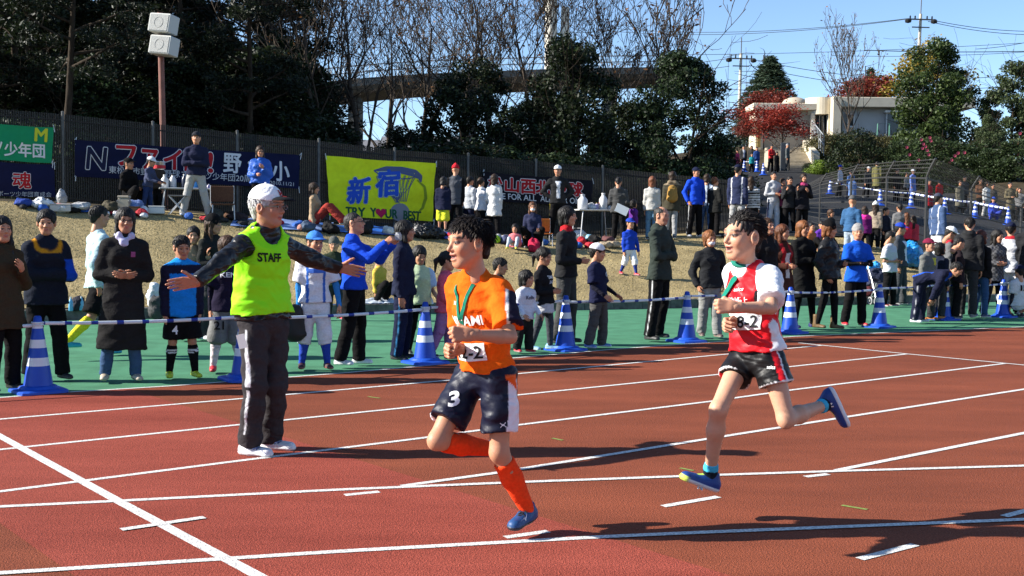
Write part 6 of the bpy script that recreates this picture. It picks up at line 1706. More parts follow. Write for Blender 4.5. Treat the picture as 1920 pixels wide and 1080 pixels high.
person('boy bending down in navy track suit with white shoes', 1722, 607, 505, 60, ('jacket', (.012, .014, .032)), ('track', (.014, .016, .035)), arms=('knee', 'knee'), pose='bend', H=1.42, head=(0, -35), shoes=SHW, group=G1, bpaint=sidestripe((.5, .5, .52), .06), paint=lambda V, c, J: mixc(c, (.012, .07, .42), ((np.abs(V[:, 2] - J['chest'][2]) < .07) & (np.abs(V[:, 0]) < .1)) * 1.0))
person('boy in maroon cap and grey jacket with yellow panels', 1737, 602, 446, 40, ('jacket', (.13, .13, .12)), ('pants', CH), hat=('cap', (.16, .015, .04), (.10, .01, .03)), group=G1, kid=True, shoes=((.4, .12, .02), (.4, .2, .1)), paint=lambda V, c, J: mixc(c, (.58, .52, .06), ((V[:, 2] > J['chest'][2] - .03) & (V[:, 2] < J['chest'][2] + .09) & (V[:, 0] > -.02)) * 1.0))
person('black-haired child in dark blue sweater beside the maroon cap', 1760, 600, 454, 120, ('sweater', (.012, .016, .03)), ('pants', CH), hair=('mid', HB), kid=True, group=G1, shoes=((.45, .16, .02), (.4, .2, .1)))
person('boy in white cap and grey jacket with red collar', 1779, 592, 424, 70, ('jacket', (.11, .11, .115), {'collar': 'high'}), ('pants', CH), hat=('cap', (.72, .72, .72), (.72, .72, .72)), head=(0, -22), group=G1, paint=collar_ring((.35, .02, .03)))
person('boy in black and dark red jersey looking down by the cone', 1792, 600, 444, 80, ('shirt', (.02, .012, .014)), ('pants', BK), hair=('buzz', HB), head=(0, -25), group=G1)
person('tall man in black hooded jacket seen from behind', 1812, 598, 406, 150, ('jacket', (.020, .020, .021), {'collar': 'hood', 'hem': .10}), ('pants', (.035, .035, .036)), hair=('short', HB), group=G1, shoes=((.20, .19, .17), (.4, .4, .38)))
person('woman with reddish bob in black top and blue jeans', 1838, 597, 431, 120, ('sweater', (.012, .011, .012), {'hem': .10}), ('jeans', (.035, .08, .17)), hair=('bob', (.085, .026, .014)), sex='f', group=G1, shoes=((.03, .04, .10), (.6, .6, .6)))
person('smiling woman with long black hair in checked grey shirt', 1862, 594, 430, 15, ('cardigan', (.13, .13, .135), {'hem': .18}), ('pants', BK), hair=('long', HB), sex='f', arms=('clasp', 'clasp'), head=(20, -4), group=G1, paint=lambda V, c, J: mixc(c, (.03, .03, .035), ((np.sin(V[:, 2] * 85) > .1) ^ (np.sin(V[:, 0] * 85) > .1)) * .8))
person('man in white track suit with red collar and navy cap seen from behind', 1893, 592, 416, 160, ('jacket', (.66, .66, .67), {'collar': 'high', 'hem': .12, 'sheen': False}), ('pants', (.64, .64, .66)), hat=('cap', NV, NV), group=G1, shoes=SHW, paint=collar_ring((.45, .02, .03)))
person('child in white ball uniform numbered 15 crouching behind the last cone', 1908, 596, 520, 200, ('tee', (.60, .60, .60)), ('knickers', (.6, .6, .6)), hat=('cap', NV, NV), inner=(.02, .02, .03), pose='squat', H=1.35, group=G1, fin=both(chest_text('1', .035, .10, BK, .0, True, .04), chest_text('5', .06, .10, BK, .0, True, -.03)))
person('person in dark coat at the end of the row of cones', 1926, 594, 405, 150, ('coat', (.018, .018, .02)), ('pants', BK), group=G1)
# ---- on the grass bank
G2 = 'people on the grass bank'
person('man in navy jacket and light grey trousers with crossed arms before the banner', 366, 408, 246, 8, ('jacket', (.018, .020, .045), {'hem': .06}), ('pants', (.36, .35, .33)), hat=('cap', (.03, .03, .035), (.03, .03, .035)), arms=('crossed', 'crossed'), group=G2, shoes=SHW, stance=.11)
person('woman with long brown hair in glossy blue quilted jacket', 487, 408, 273, 10, ('down', (.025, .10, .42), {'hem': .06}), ('pants', BK), hair=('long', DB), sex='f', arms=('chest', 'front'), group=G2, head=(10, 0), glasses=True, d=24.2)
person('person in white cap and navy sweater bending over the drinks table', 277, 398, 292, 80, ('sweater', (.05, .06, .11)), ('jeans', (.02, .04, .12)), hat=('cap', WH, WH), arms=('fwd', 'fwd'), group=G2, head=(0, -15), lean=10, d=23.8)
person('person in black jacket and cap squatting by the navy banner', 243, 400, 312, 70, ('jacket', BK), ('pants', BK), hat=('cap', BK, BK), pose='squat', H=1.65, group=G2, arms=('front', 'front'), d=23.8)
person('person hidden behind the drinks table in brown jacket', 297, 397, 298, -20, ('jacket', (.05, .035, .025)), ('pants', BK), group=G2, d=25.3)
person('woman in tan sweater with brown bob sitting on the blue sheet', 590, 424, 360, 85, ('sweater', (.34, .24, .15)), ('pants', (.3, .04, .03)), hair=('bob', DB), sex='f', pose='sit', H=1.58, group=G2, head=(10, 0))
person('boy in navy jacket and bright yellow shorts seen from behind', 829, 437, 331, 170, ('jacket', (.014, .016, .035), {'hem': .12}), ('longshorts', (.62, .62, .03)), hair=('mid', HB), group=G2)
person('person in red knitted hat and grey vest facing the fence', 852, 434, 308, 175, ('sweater', (.07, .075, .085), {'hem': .18}), ('pants', BK), hair=('short', HB), hat=('peak', (.52, .02, .03)), group=G2, paint=sleeves(BK), d=27.6)
person('person in pale jacket between the red hat and the white cardigan', 878, 434, 330, 140, ('jacket', (.40, .43, .48)), ('pants', NV), hair=('short', HB), group=G2, d=28.0)
person('woman in white shirt with tied hair facing away', 903, 438, 332, 150, ('shirt', (.62, .62, .64), {'hem': .1}), ('pants', BK), hair=('pony', DB), sex='f', arms=('chest', 'down'), group=G2, d=27.8)
person('woman in long white cardigan with dark hair facing away', 925, 440, 326, 165, ('cardigan', (.66, .65, .62), {'hem': .30}), ('pants', BK), hair=('bob', DB), sex='f', arms=('front', 'down'), group=G2, d=27.6)
person('man in white cap and open black jacket with striped trousers', 1046, 450, 309, 5, ('jacket', (.018, .018, .019), {'hem': .06}), ('track', BK), hat=('cap', WH, WH), arms=('hip', 'hip'), group=G2, paint=front_open((.66, .67, .70), .035, -.3, .12), bpaint=sidestripe((.55, .45, .05), .06), fin=None, d=28.0)
person('toddler in pink jacket sitting on the grass', 965, 468, 410, -10, ('jacket', (.60, .16, .17)), ('jeans', (.38, .42, .46)), hair=('mid', HB), pose='sit', H=.92, kid=True, shoes=((.65, .60, .05), (.6, .6, .1)), group=G2, arms=('front', 'front'))
person('woman with very long brown hair and white mask squatting on the grass', 998, 466, 378, 0, ('sweater', (.025, .028, .06)), ('pants', BK), hair=('long', (.085, .036, .016)), sex='f', pose='squat', H=1.56, mask=True, group=G2, arms=('fwd', 'bar'))
person('small ballplayer in royal blue shirt and cap walking down the bank', 1179, 518, 408, 25, ('shirt', (.012, .045, .36)), ('knickers', (.68, .68, .70)), hat=('cap', (.02, .05, .34), (.02, .05, .34)), socks=(.25, 1, (.02, .04, .2)), shoes=SHR, legs=((16, 10), (-10, 22)), arms=('out', 'down'), kid=True, group=G2)
person('person in dark grey hooded parka stooping with papers seen from behind', 1160, 452, 332, 165, ('parka', (.055, .055, .055), {'collar': 'hood'}), ('pants', BK), group=G2, arms=('front', 'front'), hair=('short', HB))
person('child in purple jacket beside the stooping grey parka', 1188, 450, 374, 120, ('jacket', (.10, .025, .20)), ('pants', BK), hair=('mid', HB), kid=True, group=G2)
person('woman in light grey sweater with ginger hair and jeans seen from behind', 1221, 452, 330, 170, ('sweater', (.42, .41, .38), {'hem': .10}), ('jeans', (.10, .20, .30)), hair=('bob', (.16, .06, .03)), sex='f', group=G2)
person('woman in khaki coat with fur hood and mustard backpack', 1256, 450, 321, 175, ('parka', (.05, .045, .03), {'collar': 'fur', 'hem': .18}), ('jeans', (.26, .26, .26)), hair=('mid', DB), sex='f', group=G2, paint=lambda V, c, J: mixc(c, (.22, .17, .11), (V[:, 2] > J['neck'][2] - .05) * 1.0),
       fin=lambda root, J, tb, bob, D, Rh: garment('backpack', [rc(J['chest'] + A_(0, .16, .04), J['waist'] + A_(0, .19, .0), .085, .11, .04, J['S'], .8)], .02, (.30, .17, .045), root, M_fabric, 6, .008))
person('man in vivid blue jacket and navy cap standing at the top of the bank', 1302, 446, 313, 20, ('jacket', (.012, .06, .52), {'collar': 'high'}), ('track', BK), hat=('cap', NV, NV), group=G2, arms=('pocket', 'pocket'), bpaint=sidestripe((.55, .55, .55), .08), shoes=SHW, head=(10, 0))
person('person in white shirt with dark straps behind the vivid blue jacket', 1322, 443, 326, 160, ('sweater', (.50, .56, .64)), ('jeans', (.06, .10, .18)), hair=('mid', DB), group=G2, paint=lambda V, c, J: mixc(c, NV, (np.abs(np.abs(V[:, 0]) - .06) < .02) * 1.0))
person('woman in dark coat with white collar and orange-brown bun', 1341, 446, 332, 130, ('coat', (.016, .016, .015), {'hem': .2}), ('pants', BK), hair=('bun', (.14, .05, .02)), sex='f', group=G2, arms=('chest', 'front'), paint=collar_ring((.55, .52, .46), -.05))
person('man in navy cap and navy jacket with white side stripes facing away', 1381, 450, 308, 150, ('jacket', (.022, .028, .065), {'hem': .12}), ('pants', (.30, .30, .30)), hat=('cap', NV, NV), group=G2, paint=lambda V, c, J: mixc(c, (.6, .6, .62), (np.abs(np.abs(V[:, 0]) - .13) < .012) * 1.0))
person('woman in black and white striped sweater facing away', 1409, 448, 330, 165, ('sweater', (.60, .60, .60)), ('pants', BK), hair=('long', DB), sex='f', group=G2, paint=hstripes(BK, 16.))
person('young man in pale grey sweater and white trousers with his arm folded', 1450, 436, 321, 20, ('sweater', (.44, .44, .45)), ('pants', (.6, .6, .62)), hair=('short', HB), arms=('front', 'clasp'), group=G2, bpaint=sidestripe(NV, .5))
person('person in pink scarf half hidden behind the photographer', 1468, 436, 333, 10, ('jacket', (.30, .05, .10)), ('pants', BK), hair=('bob', DB), sex='f', group=G2, arms=('face', 'face'))
person('person in black coat raising a phone before the face', 1479, 438, 330, 5, ('jacket', (.022, .022, .024), {'hem': .14}), ('pants', BK), hair=('short', HB), arms=('face', 'face'), group=G2)
person('smiling woman in black coat with pink lining at the collar', 1502, 440, 325, 5, ('coat', (.013, .012, .015), {'hem': .22}), ('pants', BK), hair=('bob', DB), sex='f', arms=('chest', 'down'), group=G2, paint=collar_ring((.5, .06, .16), -.04))
person('man in denim jacket and grey hat on the grass facing away', 1592, 500, 367, 140, ('jacket', (.035, .095, .20), {'sheen': False, 'hem': .06}), ('jeans', (.30, .36, .44)), hair=('short', (.15, .14, .13)), hat=('beanie', (.09, .09, .09)), arms=('front', 'front'), group=G2)
person('child in purple coat with pink hood sitting by the wire fence', 1622, 470, 386, 170, ('coat', (.12, .012, .10), {'hem': .14, 'collar': 'hood'}), ('pants', BK), hair=('bob', DB), kid=True, group=G2, paint=lambda V, c, J: mixc(c, (.62, .03, .25), ((V[:, 2] > J['neck'][2] - .09) & (V[:, 1] > .04)) * 1.0))
person('child in white peaked knit hat next to the purple coat', 1640, 468, 378, 150, ('jacket', (.30, .24, .18)), ('pants', BK), hat=('peak', (.60, .60, .58)), hair=('long', DB), kid=True, group=G2)
person('boy in dark jacket with white stripe close to the wire fence', 1661, 468, 388, 30, ('jacket', (.02, .022, .035)), ('pants', BK), kid=True, group=G2, paint=lambda V, c, J: mixc(c, (.6, .6, .6), (np.abs(V[:, 0] - .1) < .02) * 1.0))
person('person in mid grey jacket with black hair facing the wire fence', 1684, 474, 381, 175, ('jacket', (.13, .13, .13)), ('pants', CH), group=G2)
person('girl with reddish hair in bright red coat at the wire fence', 1697, 476, 398, 165, ('coat', (.55, .03, .06), {'hem': .15}), ('pants', BK), hair=('long', (.12, .045, .02)), sex='f', kid=True, group=G2)
person('girl in coral red coat bending beside the girl in bright red', 1711, 476, 404, 150, ('coat', (.58, .06, .09), {'hem': .15}), ('pants', BK), hair=('long', DB), sex='f', kid=True, group=G2)
person('man in navy cap and blue-grey jacket standing before the fence corner', 1757, 512, 357, 110, ('jacket', (.045, .075, .15), {'hem': .10}), ('pants', (.62, .62, .62)), hat=('cap', (.05, .055, .08), (.05, .055, .08)), group=G2, paint=lambda V, c, J: mixc(c, (.6, .62, .66), (np.abs(np.abs(V[:, 0]) - .12) < .008) * 1.0))
person('child in purple and orange jacket low by the first wire fence post', 1540, 470, 405, 20, ('jacket', (.10, .03, .28)), ('pants', BK), kid=True, pose='sit', H=1.2, group=G2)
person('child in orange top sitting beside the purple and orange jacket', 1521, 474, 410, 40, ('jacket', (.40, .14, .05)), ('pants', BK), kid=True, pose='sit', H=1.2, group=G2)
person('boy in black sitting under the wire fence post', 1556, 462, 392, 30, ('jacket', (.02, .02, .02)), ('pants', BK), hair=('mid', BR), kid=True, group=G2)
person('child in yellow sweater squatting on the grass behind the navy hoodie', 712, 566, 500, 60, ('sweater', (.55, .38, .06)), ('pants', BK), kid=True, pose='squat', H=1.2, group=G2)
# ---- on the road behind the wire fence and at the steps
G3 = 'people on the road up the hill'
for lab, x, y0, y1, fc, tp, bt, kw in [
    ('person with white top and blue cap leaning on the far side of the fence', 1575, 372, 309, 60, ('jacket', (.5, .52, .6)), BK, dict(hat=('cap', RB, RB))),
    ('person in light blue jacket behind the second wire fence post', 1593, 376, 318, 200, ('jacket', (.10, .20, .45)), NV, {}), ('person stooping in pale blue coat on the road', 1598, 380, 330, 160, ('coat', (.12, .20, .40)), NV, {}),
    ('person in olive hooded coat on the road', 1644, 368, 299, 150, ('coat', (.14, .13, .05), {'collar': 'hood'}), CH, {}), ('person in dark clothes and white cap on the road behind olive coat', 1624, 372, 312, 30, ('jacket', CH), BK, dict(hat=('cap', WH, WH))),
    ('person in black jacket on the road holding a white sheet', 1682, 380, 316, 20, ('jacket', BK), BK, {}), ('person in periwinkle blue coat and white cap on the road', 1712, 378, 317, 40, ('coat', (.14, .20, .48)), NV, dict(hat=('cap', WH, WH))),
    ('person with grey hood on the road beside periwinkle coat', 1698, 380, 322, 80, ('jacket', GY), BK, {}),
    ('person in long dark red coat on the road', 1742, 394, 336, 30, ('longcoat', (.36, .012, .02)), BK, {}), ('person in bright red coat beside the dark red one', 1760, 392, 336, 200, ('coat', (.52, .02, .02)), BK, {}),
    ('woman in olive grey coat waiting by the road bar', 1799, 403, 338, 20, ('coat', (.12, .11, .08)), BK, dict(hair=('bob', DB), sex='f')), ('person in black and white scarf behind the olive grey coat', 1806, 396, 330, 10, ('jacket', CH), BK, {}),
    ('woman in brown patterned jacket with crossed arms by the road bar', 1838, 406, 334, 0, ('jacket', (.12, .06, .035)), BK, dict(arms=('crossed', 'crossed'))), ('woman in white shirt and pale trousers by the road bar', 1849, 408, 340, 20, ('shirt', (.5, .5, .48)), (.5, .48, .45), dict(hair=('bob', DB), sex='f')),
    ('person in grey jacket behind the crouching blue child', 1860, 406, 345, 0, ('jacket', (.09, .08, .07)), BK, {}), ('person in khaki coat holding a bag where the road bends', 1895, 416, 341, 10, ('coat', (.12, .10, .06)), BK, dict(arms=('face', 'front'))),
    ('person in grey jacket at the far end of the road bar', 1912, 418, 352, 330, ('jacket', (.15, .15, .15)), BK, {}),
    ('person in yellow jacket and pale trousers at the hill top', 1370, 322, 274, 60, ('jacket', (.55, .36, .06)), (.55, .52, .48), {}), ('child in pink coat among the group at the hill top', 1381, 321, 280, 20, ('coat', (.55, .06, .14)), BK, {}),
    ('person in black and white jacket at the hill top', 1393, 322, 273, 10, ('jacket', (.03, .03, .03)), BK, dict(paint=front_open((.6, .6, .6), .05))), ('person in dark coat with brown hair at the hill top', 1408, 320, 273, -20, ('coat', (.03, .028, .026)), BK, dict(hair=('bob', BR))),
    ('child in teal sweater at the hill top', 1409, 325, 287, 10, ('sweater', (.02, .25, .28)), BK, {}), ('person in blue overalls at the hill top', 1418, 322, 275, 20, ('jacket', (.03, .07, .22)), (.03, .06, .2), {}),
    ('man in red shirt with crossed arms near the maple trunk', 1444, 324, 271, 20, ('shirt', (.55, .03, .03)), BK, dict(arms=('crossed', 'crossed'))), ('woman in black with long hair beside the man in red', 1456, 325, 284, 30, ('longcoat', BK), BK, dict(hair=('long', BK), sex='f')),
    ('man in grey and black jacket by the maple trunk', 1477, 322, 269, 60, ('jacket', (.09, .10, .10)), (.05, .05, .05), dict(hair=('short', (.2, .2, .2)))),
    ('person in orange-brown jacket at the edge of the hill top group', 1360, 322, 275, 90, ('jacket', (.20, .08, .02)), BK, {}), ('person in white cap at the edge of the dark evergreens', 1356, 323, 273, 90, ('jacket', BK), BK, dict(hat=('cap', WH, WH)))]:
    person(lab, x, y0, y1, fc, tp, ('pants', bt), group=G3, **kw)
person('child in blue track suit crouching under the road bar', 1862, 414, 368, 0, ('jacket', (.03, .06, .42)), ('pants', (.03, .05, .3)), hat=('cap', (.03, .07, .4), (.03, .07, .4)), pose='squat', H=1.4, group=G3)
# ================================================================== CONES AND STRIPED BARS
CB, CW = (.008, .060, .42), (.66, .70, .74)
def cone_mesh(h=.66, r0=.125, r1=.032):
    mb = MB(); prof, cols = [], []
    bands = [(.0, CB), (.30, CB), (.302, CW), (.42, CW), (.422, CB), (.56, CB), (.562, CW), (.68, CW), (.682, CB), (.84, CB), (.842, CW), (.90, CW), (.902, CB), (1.0, CB)]
    for f, c in bands: prof.append((r0 + (r1 - r0) * f, .05 + (h - .05) * f)); cols.append(c)
    prof += [(r1 * .7, h + .012), (0.003, h + .014)]; cols += [CB, CB]
    mb.lathe(prof, 24, cols=cols, cap=False)
    me = fast_mesh('cone_body', mb.V, mb.F, np.array(mb.C), True); me.materials.append(mat('cone_plastic', attr=True, rough=.42, spec=.4, noise=.05, nscale=10))
    b = MB(); V, F = [], []
    prof = [(.215, 0), (.215, .018), (.20, .028), (.165, .034), (.150, .055), (.128, .062)]
    n = 32
    for r, z in prof:
        sq = 1 if r > .19 else .35 if r > .16 else 0
        for k in range(n):
            a = 2 * math.pi * k / n; c, s_ = math.cos(a), math.sin(a); q = 1 / max(abs(c), abs(s_)); f = r * (1 + sq * (min(q, 1.28) - 1)); V.append((f * c, f * s_, z))
    for i in range(len(prof) - 1):
        for k in range(n): F.append([i * n + k, i * n + (k + 1) % n, (i + 1) * n + (k + 1) % n, (i + 1) * n + k])
    F.append(list(range(n - 1, -1, -1)))
    b.add(V, F)
    bme = fast_mesh('cone_base', b.V, b.F, smooth=False); bme.materials.append(mat('cone_base_rubber', (.012, .075, .45), .45, .4))
    return me, bme
CONE = cone_mesh()
CONES = []
def cone(p, label, group, rz=0.0, s=1.0):
    o = empty('traffic_cone', p, rz, label, 'traffic cone', group); o.scale = (s, s, s)
    for nm, me in zip(('cone_body', 'cone_base'), CONE): link(bpy.data.objects.new(nm, me), o)
    return o
row = [flat(x, y) for x, y in ((72, 735), (458, 712), (797, 681), (1060, 657), (1287, 641), (1481, 625), (1648, 614), (1770, 600), (1880, 595))]
d_ = row[0] - row[1]; row = [row[0] + d_ * 1.0] + row
d_ = row[-1] - row[-2]; row = row + [row[-1] + d_ * 1.2]
near_lab = ['beside the brown parka', 'behind the steward\'s legs', 'touched by the small girl in pale green', 'before the tall youth with the red collar', 'between the balding man and the masked youth', 'just behind the runner in white', 'before the boy in light grey shirt', 'between the bending boy and the tall black jacket', 'before the white track suit']
for i, p in enumerate(row):
    if i == 0 or i == len(row) - 1: continue
    c_ = cone(p + [0, 0, .004], 'blue traffic cone with white bands ' + near_lab[i - 1], 'traffic cones along the track edge', rad(35 + R.uniform(-12, 12)))
def bar(a, b, label, group, r=.0165, n=17, first=0):
    a, b = np.asarray(a, float), np.asarray(b, float); L = np.linalg.norm(b - a)
    o = empty('striped_bar', a, 0, label, 'bar', group)
    mb = MB(); pts, cols = [], []
    for k in range(n):
        c = CW if (k + first) % 2 == 0 else (.01, .03, .26)
        wv = .72 if (k + first) % 2 == 0 else .28
        pts += [k, k + .999]; cols += [c, c]
    seg = np.array([0.0] + list(np.cumsum([1.45 if (k + first) % 2 == 0 else .55 for k in range(n)]))); seg /= seg[-1]
    P, C = [], []
    for k in range(n):
        for f in (seg[k] + 1e-4, seg[k + 1] - 1e-4): P.append((b - a) * f - A_(0, 0, .018 * 4 * f * (1 - f))); C.append(CW if (k + first) % 2 == 0 else (.01, .03, .26))
    mb.tube(P, r, 10, cols=C)
    mb.build('pole', mat('bar_plastic', attr=True, rough=.4, spec=.4), o, colors=True, smooth=True)
    for f in (0, 1):
        ring = MB(); c = (b - a) * f
        ring.tube([c + A_(math.cos(t) * .045, math.sin(t) * .045, .004) for t in np.linspace(0, 2 * math.pi, 17)], .010, 6)
        ring.build('end_ring', mat('ring_plastic', (.62, .66, .70), .4), o, smooth=True)
    return o
bar_lab = ['running out of sight past the brown parka', 'in front of the long black coat', 'between the steward and the small girl in green', 'in front of the toddler in white', 'under the hands of the boy in white cap', 'behind the runner in white', 'in front of the ginger-haired woman in black', 'before the boy in light grey shirt', 'across the tall black jacket', 'before the crouching child numbered 15']
for i in range(len(row) - 1):
    hz = .60 + (.012 if i % 2 else -.006)
    bar(row[i] + [0, 0, hz], row[i + 1] + [0, 0, .60 + (.012 if i % 2 else -.006)], 'blue and white striped bar ' + bar_lab[i], 'striped bars along the track edge', first=i % 2)
gf = 'traffic cones on the road up the hill'
far = [(1395, 324), (1419, 324), (1431, 330), (1556, 366), (1650, 388), (1708, 393), (1771, 404), (1828, 412), (1890, 424)]
FP = [hit(x, y) for x, y in far]
fl_ = ['by the group at the hill top', 'next to the child in teal', 'near the man in red', 'behind the first wire fence post', 'behind the olive coat', 'near the dark red coat', 'by the olive grey coat', 'by the white shirt woman', 'at the end of the road bar']
for p, l in zip(FP, fl_): cone(p + [0, 0, .05], 'distant blue traffic cone ' + l, gf, 0, 1.05)
for i in (0, 3, 4, 5, 6, 7): bar(FP[i] + [0, 0, .68], FP[i + 1] + [0, 0, .68], 'distant striped bar on the road ' + fl_[i], 'striped bars on the road', .03 if i < 5 else .045, 13)

# ================================================================== BANNERS TIED TO THE PICKET FENCE
def on_fence(px, py, off=.08):
    v = ray(px, py); d = (29.7 - off * 1.13) / (1 - .52 * v[0]); return A_(v[0] * d, d, EYE + v[2] * d)
fn_ = nrm(A_(.52, -1, 0))
class Banner:
    def __init__(s, name, label, corners, col, seed, amp=.02, m=None, off=.10, paint=None):
        s.c = [np.array(c, float) for c in corners]; s.off = off; s.seed = seed; s.amp = amp
        n, k = 60, 24; V, C = [], []
        for j in range(k + 1):
            for i in range(n + 1):
                u, w = i / n, j / k; V.append(s.at_uv(u, w)); C.append(col)
        F = [[j * (n + 1) + i, (j + 1) * (n + 1) + i, (j + 1) * (n + 1) + i + 1, j * (n + 1) + i + 1] for j in range(k) for i in range(n)]
        V = np.array(V); s.o0 = V.mean(0)
        # give the cloth a thickness
        B_ = V - fn_ * .004; N0 = len(V); F2 = [[a + N0 for a in f[::-1]] for f in F]
        s.root = empty('banner', s.o0, 0, label, 'banner', 'team banners tied to the fence')
        mobj('cloth', np.concatenate([V, B_]) - s.o0, F + F2, m or mat('banner_cloth', attr=True, rough=.85, spec=.15, noise=.06, nscale=9, bump=.25, bscale=50), s.root, np.tile(np.array(col, float), (2 * N0, 1)), True)
        for cpx in corners:
            p = on_fence(cpx[0], cpx[1], off); MB().tube([p - s.o0, p - s.o0 + A_(R.uniform(-.04, .04), .05, .06), p - s.o0 + A_(.02, -.01, -.10)], .008, 5).build('tie_cord', mat('cord_white', (.65, .65, .63), .8), s.root)
    def wave(s, px, py):
        return s.amp * (math.sin(px * .045 + s.seed + .02 * py) + .6 * math.sin(px * .11 - py * .05 + s.seed * 2) + .4 * math.sin(py * .17 + px * .02))
    def at_px(s, px, py, extra=0.0): return on_fence(px, py, s.off) + fn_ * (s.wave(px, py) + extra)
    def at_uv(s, u, w):
        a, b, c, d = s.c; p = (a * (1 - u) + b * u) * (1 - w) + (d * (1 - u) + c * u) * w
        p[1] += 1.2 * math.sin(u * math.pi) * (1 - w) + .8 * math.sin(u * 9 + s.seed) * .6
        return s.at_px(p[0], p[1])
    def draw(s, V, F, cx, cy, col, slope=.0, extra=.006, name='lettering'):
        """V in photo pixels around (cx, cy), y up"""
        P = [s.at_px(cx + v[0], cy - v[1] + slope * v[0], extra) - s.o0 for v in V]
        return mobj(name, P, F, M_print, s.root, np.tile(np.array(col, float), (len(P), 1)))
    def text(s, t, cx, cy, w, h, col, slope=.07, bold=.02, outline=None, ob=.05, shear=0.0):
        """bold letters are the same glyphs laid several times a little apart"""
        V0, F0 = text_mesh(t, 0.0, shear); V0 = fit(V0, w * (1 - bold), h * (1 - bold))
        def many(rad_, col_, extra, nm, n):
            VV, FF = [], []
            for k in range(n):
                a = 6.2832 * k / n; o = len(VV)
                VV += [(v[0] + rad_ * math.cos(a), v[1] + rad_ * math.sin(a), k) for v in V0]; FF += [[q + o for q in f_] for f_ in F0]
            P = [s.at_px(cx + v[0], cy - v[1] + slope * v[0], extra + .0007 * v[2]) - s.o0 for v in VV]
            mobj(nm, P, FF, M_print, s.root, np.tile(np.array(col_, float), (len(P), 1)))
        r0 = bold * min(h, 40) * .85
        if outline is not None: many(r0 + ob * min(h, 40) * .75, outline, .006, 'lettering_outline', 10)
        many(r0, col, .016 if outline is not None else .008, 'lettering', 6 if bold > .005 else 1)
RDT = (.42, .010, .016); WHT = (.66, .66, .66)
b1 = Banner('banner', 'green team banner with white characters and a yellow M', [(-60, 228), (101, 239), (97, 306), (-60, 297)], (.012, .24, .10), 1.0)
b1.text('M', 77, 253, 25, 25, (.55, .56, .03), .07, .05, shear=.05); b1.text('少年団', 46, 281, 78, 27, WHT, .06, .03); b1.text('ツ', -6, 276, 20, 24, WHT, .06, .03)
b2 = Banner('banner', 'navy team banner with one red character below the green banner', [(-60, 299), (101, 309), (104, 370), (-60, 366)], (.008, .010, .042), 2.2)
b2.text('魂', 41, 338, 35, 31, RDT, .04, .03, WHT, .05); b2.text('ポーツ少年団育成会', 46, 364, 100, 10, (.45, .45, .46), .02, .0)
b3 = Banner('banner', 'long navy banner with red and white cheering characters', [(140, 262), (562, 291), (560, 354), (140, 331)], (.007, .009, .036), 3.1, .025)
b3.text('N', 181, 297, 40, 42, (.008, .010, .038), .06, .03, WHT, .05, .1)
for ch, x, y, w in (('フ', 236, 292, 36), ('ァ', 281, 299, 30), ('イ', 324, 299, 34), ('ト', 360, 302, 28), ('!', 394, 305, 8)): b3.text(ch, x, y, w, 38, RDT, .06, .045, WHT, .05)
for ch, x, y in (('野', 436, 306), ('本', 482, 314), ('小', 526, 321)): b3.text(ch, x, y, 34, 37, WHT, .06, .03)
b3.text('東松山市野本小野球スポーツ少年団20周年', 345, 327, 285, 14, (.55, .55, .56), .065, .01); b3.text('2010.11/21', 528, 344, 46, 7, (.5, .5, .5), .065, .0)
b4 = Banner('banner', 'bright yellow-green banner with blue characters and a basketball hoop', [(611, 292), (817, 306), (812, 415), (617, 404)], (.72, .80, .018), 4.0, .035)
def ring_px(pts, w):
    V, F = [], []
    for i, p in enumerate(pts):
        p = np.array(p, float); t = nrm(np.array(pts[min(i + 1, len(pts) - 1)], float) - np.array(pts[max(i - 1, 0)], float)); n = A_(-t[1], t[0]) * (w[i] if hasattr(w, '__len__') else w) / 2; V += [p + n, p - n]
    return [(v[0], v[1], 0) for v in V], [[2 * i, 2 * i + 1, 2 * i + 3, 2 * i + 2] for i in range(len(pts) - 1)]
def px_stroke(b, pts, w, col, extra=.010, name='drawing'):
    Q, W_ = [], []
    for i in range(len(pts) - 1):
        n = max(1, int(math.hypot(pts[i + 1][0] - pts[i][0], pts[i + 1][1] - pts[i][1]) / 2.5))
        for k in range(n):
            f_ = k / n; Q.append((pts[i][0] * (1 - f_) + pts[i + 1][0] * f_, pts[i][1] * (1 - f_) + pts[i + 1][1] * f_))
            if hasattr(w, '__len__'): W_.append(w[i] * (1 - f_) + w[i + 1] * f_)
    Q.append(pts[-1]); W_.append(w[-1] if hasattr(w, '__len__') else 0)
    P = [(x, -y) for x, y in Q]; V, F = ring_px(P, W_ if hasattr(w, '__len__') else w); b.draw(V, F, 0, 0, col, 0, extra, name)
GB = (.085, .11, .20)
px_stroke(b4, [(702, 320), (725, 316), (752, 319), (775, 325), (786, 332), (788, 342)], [3, 9, 13, 14, 10, 3], GB)
px_stroke(b4, [(703, 321), (715, 330), (738, 336), (765, 335), (785, 330)], 2.2, GB)
for k in range(9):
    px_stroke(b4, [(708 + k * 8.5, 330 + 4 * math.sin(k)), (722 + k * 5.6, 352), (740 + k * 2.6, 378)], 1.3, GB); px_stroke(b4, [(706 + k * 8.5, 330), (714 + k * 6.5, 352), (748 - k * 1.0, 380)], 1.1, GB)
px_stroke(b4, [(781, 338), (795, 350), (798, 372), (792, 390), (784, 398)], [2, 5, 6, 5, 2], (.24, .33, .02))
disc = [(0, 0, 0)] + [(r_ * 18 * math.cos(t), r_ * 17 * math.sin(t), 0) for r_ in (.33, .66, 1) for t in np.linspace(0, 2 * math.pi, 29)[:-1]]
